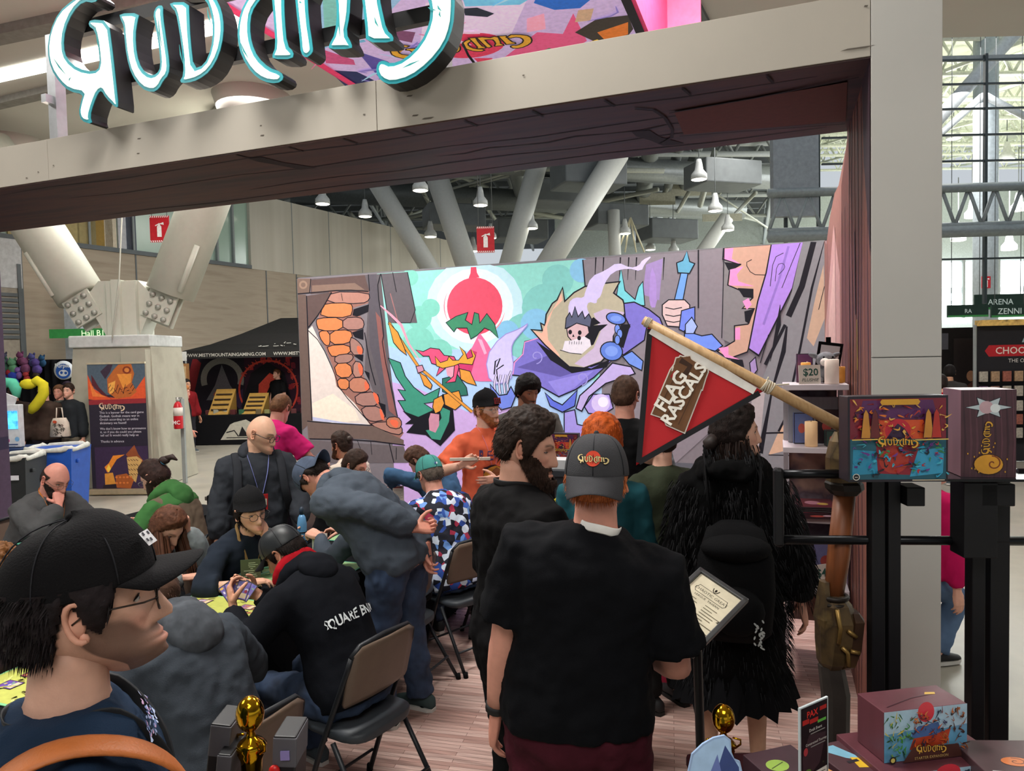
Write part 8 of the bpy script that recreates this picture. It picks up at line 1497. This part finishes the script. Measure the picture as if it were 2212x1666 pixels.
# plush snakes
def snake(px, py, d, col, pts, label, r=.05): 
    c = at(px, py, d); e = empty('plush_snake', tuple(c), YAW, label, 'plush toy'); path = [(x * .0065, 0, -y * .0065) for x, y in pts]; mb = MB(); mb.tube(path, [r * .6] + [r] * (len(path) - 2) + [r * .5], 12); mb.build('snake_body', M(col, .9, var=.08), e); mb = MB(); p0 = path[0]; mb.ell((p0[0] - .02, -.01, p0[2] - .0), (r * 1.7, r * 1.2, r * 1.1), 14); mb.build('snake_head', M(col, .9), e); mb = MB(); mb.ell((p0[0] - .06, -.06, p0[2] + .03), (.012,) * 3, 8); mb.build('eye', BLK, e)
snake(75, 826, 11.2, 'cfc42e', [(-12, 4), (6, -4), (20, 6), (20, 28), (8, 46), (-6, 62), (-14, 74)], 'yellow plush snake arched over the puffer jacket', .075); snake(18, 826, 11.6, '5fc4a4', [(-24, 10), (-8, 0), (10, 2), (18, 16), (20, 40)], 'teal plush snake hood beside the yellow snake', .085)
# black curtain stall with plush toys
q0, q1 = pd(-260, 15.4), pd(192, 15.4); mb = MB(); rows = [];
for z in (0, 2.2): rows.append([q0.lerp(q1, i / 90) + cw(0, .06 * math.sin(i * 1.9)) + Vector((0, 0, z)) for i in range(91)])
mb.add(rows[0] + rows[1], [(i, i + 1, 92 + i, 91 + i) for i in range(90)], None, 0, True); o = mb.build('drape_curtain', M('17171b', .9)); tag(o, 'black pipe-and-drape curtain behind the left-hand stall', 'curtain')
for px, py, col, s_ in ((8, 790, '3a5a4c', .2), (22, 812, '8a2a34', .16), (28, 792, '5a8a6a', .2), (55, 790, '7a4a6a', .2), (80, 792, '5a4a8a', .2), (30, 822, '30409a', .22), (8, 812, '2a3a8a', .2), (58, 815, 'a03a3c', .14), (80, 818, '3a3226', .16), (10, 775, '3a3a4a', .15), (45, 775, '6a3a5a', .16), (70, 778, '4a4a7a', .16), (92, 780, '2a4a6a', .14), (40, 806, '7a5a9a', .15)):
    c = at(px, py, 15.15); e = empty('plush_toy', tuple(c), 0, 'colourful plush toy hung on the black curtain', 'plush toy', 'plush toys hung on the curtain'); pm = M(col, .95, var=.3, ns=12); mb = MB(); mb.ell((0, 0, -s_ * .3), (s_ * .6, s_ * .4, s_ * .6), 12); mb.build('torso', pm, e); mb = MB(); mb.ell((0, -.02, s_ * .45), (s_ * .5, s_ * .4, s_ * .42), 12); mb.build('head', pm, e)
    for sx in (-1, 1): mb = MB(); mb.ell((sx * s_ * .4, 0, s_ * .8), (s_ * .16, s_ * .1, s_ * .2), 8); mb.build('ear', pm, e)
c = at(138, 800, 15.1); e = empty('logo_sign', tuple(c), YAW, 'round blue and white logo sign on the black curtain', 'sign'); mb = MB(); mb.lathe([(0, -.02), (.2, -.02), (.2, .02), (0, .02)], n=28, mat=Matrix.Rotation(R(90), 3, 'X')); mb.build('disc', M('dfe6ee', .5), e); print_on('logo_print', Art().ell('2a5ab0', (0, -.02), .16).ell('dfe6ee', (0, -.06), .1, .07).ell('2a5ab0', (-.04, -.05), .03).ell('2a5ab0', (.05, -.06), .03).text('f2f6fa', 'Purple', (-.02, .06), .12, flip=False, bold=.02), plane_fn((0, -.021, 0), (1, 0, 0), (0, 0, 1)), (0, -1, 0), e, MV(.5))
# tote bag, extinguisher, easel board
def ob(px, py, d): return at(px, py, d)
c = ob(130, 925, 11.2); e = empty('tote_bag', tuple(c), YAW, 'cream tote bag with black drawings beside the puffer jacket', 'bag'); e.scale = (.8,) * 3; mb = MB(); mb.loft([[Vector((x * w, y * .05, z)) for x, y in ((-1, -1), (0, -1.4), (1, -1), (1, 1), (0, 1.4), (-1, 1))] for z, w in ((-.17, .16), (-.15, .18), (.1, .15), (.2, .1))]); mb.build('bag_body', M('c9bdae', .8), e); art = Art()
for k in range(22): art.line('2a2622', [(x := random.uniform(-.13, .1), y := random.uniform(-.14, .1)), (x + .03, y + random.uniform(-.04, .04)), (x + .04, y - .03)], .012)
art.ell('b84a2c', (-.05, .13), .04, .03); print_on('bag_print', art, plane_fn((0, -.075, 0), (1, 0, 0), (0, 0, 1)), (0, -1, 0), e, MV(.8)); mb = MB(); mb.tube([(-.07, 0, .18), (-.05, 0, .4), (.05, 0, .4), (.07, 0, .18)], .012, 6); mb.build('bag_handle', M('c9bdae', .8), e)
c = pd(382, 12.0); e = empty('fire_extinguisher', (c.x, c.y, .95), YAW, 'red fire extinguisher with white label mounted by the concrete column', 'extinguisher'); mb = MB(); mb.lathe([(0, 0), (.07, 0), (.075, .02), (.075, .36), (.05, .43), (.022, .46)], n=18); mb.build('cylinder', M('c01c28', .35), e); mb = MB(); mb.lathe([(.022, .46), (.03, .48), (.02, .53), (0, .53)], n=12); mb.box((.03, 0, .52), (.12, .02, .025)); mb.build('valve', M('b9b9b4', .4, .6), e); mb = MB(); mb.lathe([(.0755, .22), (.0758, .22), (.0758, .36), (.0755, .36)], n=18); mb.build('label_band', M('d8d2c8', .5), e); print_on('lettering', Art().text('f0e8e4', 'MC', (0, .08), .09, flip=False, bold=.02), plane_fn((0, -.078, 0), (1, 0, 0), (0, 0, 1)), (0, -1, 0), e, MV(.5)); mb = MB(); mb.box((0, .1, .25), (.08, .12, .5)); mb.build('bracket', STEEL, e); mb = MB(); mb.box((0, .16, -.3), (.06, .06, 1.3)); mb.build('stand_post', STEEL, e)
c = at(384, 800, 17.6); e = empty('display_board', (c.x, c.y, 0), YAW, 'pale wooden display board standing left of the tent', 'board'); mb = MB(); mb.box((0, 0, 1.6), (.55, .05, .9)); mb.build('board_frame', M('a5774a', .6), e); mb = MB(); mb.box((0, -.03, 1.6), (.43, .02, .76)); mb.build('board_panel', M('cdb084', .7), e)
for sx in (-.2, .2): mb = MB(); mb.tube([(sx, 0, 1.2), (sx * 1.4, .1, 0)], .02, 6); mb.build('board_leg', M('a5774a', .6), e)
mb = MB(); mb.box(at(390, 770, 16.9), (.28, .02, .22), mat=Matrix.Rotation(YAW, 3, 'Z')); o = mb.build('booth_number_sign', M('d6d6d2', .5)); tag(o, 'small white booth number card above the far stall', 'sign'); mb = MB(); a = at(390, 770, 16.92); mb.tube([a, (a.x, a.y, 0)], .012, 6); W(mb.build('sign_pole', STEEL), o)
# black pop-up tent
tq = pd(397, 17.8); tx = cw(1, 0); ty = cw(0, 1); te = empty('popup_tent', (tq.x, tq.y, 0), YAW, 'black pop-up tent with white web address along its valance', 'tent'); zE, zR = 2.36, 3.22; TBK = M('1d1c1b', .7, var=.15); tw, td = 6.0, 3.0
rows = [[(0, 0, zE), (tw, 0, zE), (tw, td, zE), (0, td, zE)], [(.55, .35, zE + .16), (tw - .55, .35, zE + .16), (tw - .55, td - .35, zE + .16), (.55, td - .35, zE + .16)], [(1.2, .7, zE + .42), (tw - 1.2, .7, zE + .42), (tw - 1.2, td - .7, zE + .42), (1.2, td - .7, zE + .42)], [(2.0, 1.5, zR), (tw - 2.0, 1.5, zR), (tw - 2.0, 1.52, zR), (2.0, 1.52, zR)]]
mb = MB(); vs = [Vector(p) for r_ in rows for p in r_]; mb.add(vs, [(k * 4 + i, k * 4 + (i + 1) % 4, k * 4 + 4 + (i + 1) % 4, k * 4 + 4 + i) for k in range(3) for i in range(4)]); mb.build('canopy', TBK, te)
for a, b in (((0, 0), (tw, 0)), ((tw, 0), (tw, td)), ((0, td), (0, 0))): mb = MB(); mb.prism([(*a, zE), (*b, zE), (*b, zE - .2), (*a, zE - .2)], (.01, .01, 0)); mb.build('valance', TBK, te)
for x in (.05, tw - .05):
    for y in (.05, td - .05): mb = MB(); mb.tube([(x, y, 0), (x, y, zE)], .025, 6); mb.build('tent_leg', STEEL, te)
art = Art().text('b9b7ae', 'WWW.MISTYMOUNTAINGAMING.COM', (1.05, zE - .15), .115, flip=False, bold=.02).text('b9b7ae', 'WWW.MISTYMOUNTAINGAMING.COM', (3.3, zE - .15), .115, flip=False, bold=.02); print_on('valance_lettering', art, plane_fn((0, -.004, 0), (1, 0, 0), (0, 0, 1)), (0, -1, 0), te, MV(.6))
art = Art(); 
for k in range(30): a = random.uniform(1.9, 3.6); z = random.uniform(.02, .5) ; z = z if z < .5 - abs(a - 2.8) * .5 else .03; art.line('c9c7be', [(a, z), (a + random.uniform(-.12, .12), z + random.uniform(.0, .05))], .025)
sl = Vector((0, .7, .42)) ; print_on('canopy_print', art, lambda x, y: Vector((x, 0, zE)) + Vector((0, y * 1.0, y * .47)) + Vector((0, -.02, .06)), (0, -.5, .85), te, MV(.7))
mb = MB(); mb.box((tw / 2 - .4, 1.3, 1.2), (tw + .8, .04, 2.1)); mb.build('backdrop', M('1a141c', .7), te); art = Art().rect('1f1a26', -.75, .1, 1.05, 2.2).rect('38182c', 1.05, .1, tw, 2.2); 
art.poly('7a1a20', [(-.6, 1.1), (-.3, 2.1), (-.1, 1.9), (-.4, .8)]); art.line('8c8a84', [(.45 + .5 * math.cos(a), 1.45 + .5 * math.sin(a)) for a in np.linspace(-.3, 3.44, 24)], .16); art.poly('6a6a70', [(.25, 1.3), (.45, 1.85), (.65, 1.3), (.9, .9), (0, .9)]); art.poly('3a2a4a', [(.6, .9), (1.0, 1.2), (.95, .6)]); art.ell('a85a4a', (.3, 1.05), .1, .08)
for k in range(36): x, z = random.uniform(1.1, 3.2), random.uniform(.4, 2.05); art.rect(random.choice(['a02c34', '7a2438', 'c0383c']), x, z, x + .09, z + .14)
art.line('d84a3a', [(1.68 + .78 * math.cos(a), 1.15 + .78 * math.sin(a)) for a in np.linspace(0, 6.283, 40)], .05); art.poly('15121a', [(0.93, .7), (1.23, 1.6), (1.68, 1.9), (2.13, 1.6), (2.33, .7)]); art.poly('e0503e', [(1.38, .6), (1.43, 1.3), (1.73, 1.6), (2.03, 1.45), (2.03, 1.1), (1.63, .6)]); art.poly('17131a', [(1.53, .6), (1.65, 1.1), (1.78, 1.35), (1.93, 1.3), (1.91, 1.05), (1.73, .6)])
for k in range(10): a = 2.6 - k * .28; art.text('d84a3a', 'RUNEDMFSLK'[k], (1.68 + .68 * math.cos(a), 1.2 + .68 * math.sin(a)), .2, flip=False, rot=a - 1.57)
print_on('backdrop_print', art, plane_fn((0, 1.275, .15), (1, 0, 0), (0, 0, 1)), (0, -1, 0), te, MV(.7))
st = empty('stall_table', tuple(tq + tx * 2.0 + ty * .3), YAW, 'long black-clothed stall table with white mountain emblem', 'table'); mb = MB(); mb.box((0, 0, .37), (4.4, .75, .74), bev=.01); mb.build('table_cloth', M('141417', .85), st); print_on('emblem', Art().poly('b7b4a6', [(-.75, .12), (-.5, .5), (-.4, .55), (-.1, .62), (.1, .5), (.35, .12)]).poly('1a1a1c', [(-.3, .2), (-.2, .45), (-.05, .2)]).line('1a1a1c', [(-.6, .3), (-.4, .35), (-.3, .2)], .03).line('1a1a1c', [(.1, .4), (.0, .2)], .03).rect('1a1a1c', -.6, .16, .25, .18), plane_fn((-.35, -.38, 0), (1, 0, 0), (0, 0, 1)), (0, -1, 0), st, MV(.7))
for dx, w, lab in ((-1.2, .5, 'tall slanted wooden dice display on the stall table'), (-.35, .5, 'lower slanted wooden display on the stall table')):
    c = tq + tx * (2.0 + dx) + ty * .35; e = empty('slanted_display', (c.x, c.y, .745), YAW, lab, 'display'); mb = MB(); mb.prism([(-w / 2, -.3, 0), (-w / 2, .3, 0), (-w / 2, .3, .62 if dx < -1 else .5)], (w, 0, 0)); mb.build('ramp', M('b08a42', .6, var=.1), e)
    for k in range(4): mb = MB(); zt = .62 if dx < -1 else .5; t = .18 + k * .2; mb.box((0, -.3 + .6 * t - .02, zt * t + .01), (w * .8, .05, .03)); mb.build('display_slot', M('3a2a1c', .7), e)
for k in range(18): c = tq + tx * (.5 + k * .22) + ty * (.05 + .2 * random.random()); mb = MB(); mb.box((0, 0, .04), (.13, .1, .08 * (1 + random.random())), bev=.01); o = mb.build('trinket_box', M(random.choice(['6a5a3a', '3a6a4a', '8a8a5a', '4a3a2a', '9a9a8a', '5a2a2c']), .6), None, (c.x, c.y, .755), (0, 0, random.random())); tag(o, 'small merchandise box laid out along the stall table', 'box', 'boxes on the stall table')
# --- right-hand stall
sx_ = pd(2106, 12.6); sb = empty('book_stall', (sx_.x, sx_.y, 0), YAW - .05, 'dark stall wall with red title lozenge and shelves of small books', 'stall'); mb = MB(); mb.box((1.4, 0, 1.2), (2.8, .08, 2.4)); mb.build('stall_wall', M('1c1a1f', .7), sb); mb = MB(); mb.tube([(-.03, -.06, 0), (-.03, -.06, 2.42)], .03, 8); mb.build('stall_post', STEEL, sb); mb = MB(); mb.box((1.4, -.1, 2.45), (2.8, .2, .1)); mb.build('header', MR(['8a6a3a', 'c9a45a', '4a3a2a'], 6, .5, key='hd', emit=.3), sb)
art = Art(); art.poly('b8242c', smoothp([(.22, 1.86), (2.4, 1.86), (2.4, 2.06), (.22, 2.06), (.15, 1.96)], 0)); art.text('e8dcd0', 'CHOOSE', (.33, 1.905), .17, 'LEFT', flip=False, bold=.012); art.text('d8d2cc', 'THE ORIGINAL', (.55, 1.75), .095, 'LEFT', flip=False); art.poly('9ab4b8', [(.78, 2.1), (.86, 2.28), (.95, 2.1)]); print_on('lettering', art, plane_fn((0, -.042, 0), (1, 0, 0), (0, 0, 1)), (0, -1, 0), sb, MV(.5))
bkp = None
for k, z in enumerate((1.42, 1.16, .9, .66, .42)):
    mb = MB(); mb.box((1.4, -.08, z - .02), (2.7, .12, .03)); mb.build('shelf_board', BLK, sb)
    for j in range(7):
        c = sb.location + Matrix.Rotation(YAW - .05, 3, 'Z') @ Vector((.1 + j * .2, -.09, z)); mb = MB(); mb.box((0, 0, .09), (.14, .03, .18)); o = mb.build('book', M(random.choice(['8a6a5a', 'a88a6a', '6a7a8a', '9a5a4a', '5a6a5a', 'b0a89a', '7a5a7a']), .5, var=.35, ns=30), None, c, (0, 0, YAW - .05)); tag(o, 'small illustrated book on the shelves of the dark stall', 'book', 'books on the stall shelves')
pq = pd(2035, 13.2); mb = MB(); mb.box((0, 0, 1.2), (1.5, .06, 2.4)); o = mb.build('poster_wall', M('1a1716', .8), None, (pq.x, pq.y, 0), (0, 0, YAW)); tag(o, 'dark poster wall beside the book stall', 'wall panel'); art = Art().rect('241c1a', .2, .3, .72, 2.2).poly('5a3428', [(.3, .5), (.42, 1.3), (.55, 1.4), (.68, 1.2), (.7, .5)]).ell('a87a5a', (.52, 1.5), .08, .1).poly('8a2020', [(.45, 1.25), (.6, 1.3), (.58, 1.0)]).rect('4a4a50', -.7, 2.0, .1, 2.3); W(print_on('poster_print', art, lambda x, z: pq + cw(x, -.035) + Vector((0, 0, z)), cw(0, -1), mat=MV(.6)), o)
for px, py, w, h, txt, ts_, lab in ((2160, 652, 1.3, .38, 'ARENA', .2, 'dark green hanging sign ARENA beyond the stalls'), (2090, 672, 1.0, .3, 'RA', .14, 'green hanging sign with antler logo RA beyond the stalls'), (2180, 672, .9, .3, 'ZENNI', .2, 'green hanging sign ZENNI beyond the stalls')):
    c = at(px, py, 18 if txt == 'ARENA' else 17.5); e = empty('hanging_sign', tuple(c), YAW, lab, 'sign'); mb = MB(); mb.box((0, 0, 0), (w, .05, h)); mb.build('sign_panel', M('1f3a30', .6), e); print_on('lettering', Art().text('cfdcd6', txt, (0, -ts_ * .35), ts_, flip=False, bold=.01).rect('3f8a4a', -w / 2, -h / 2, w / 2, -h / 2 + .05), plane_fn((0, -.026, 0), (1, 0, 0), (0, 0, 1)), (0, -1, 0), e, MV(.5, emit=.15)); mb = MB(); mb.tube([(-w * .4, 0, h / 2), (-w * .4, 0, 10)], .01, 4); mb.tube([(w * .4, 0, h / 2), (w * .4, 0, 10)], .01, 4); mb.build('cord', DSTEEL, e)
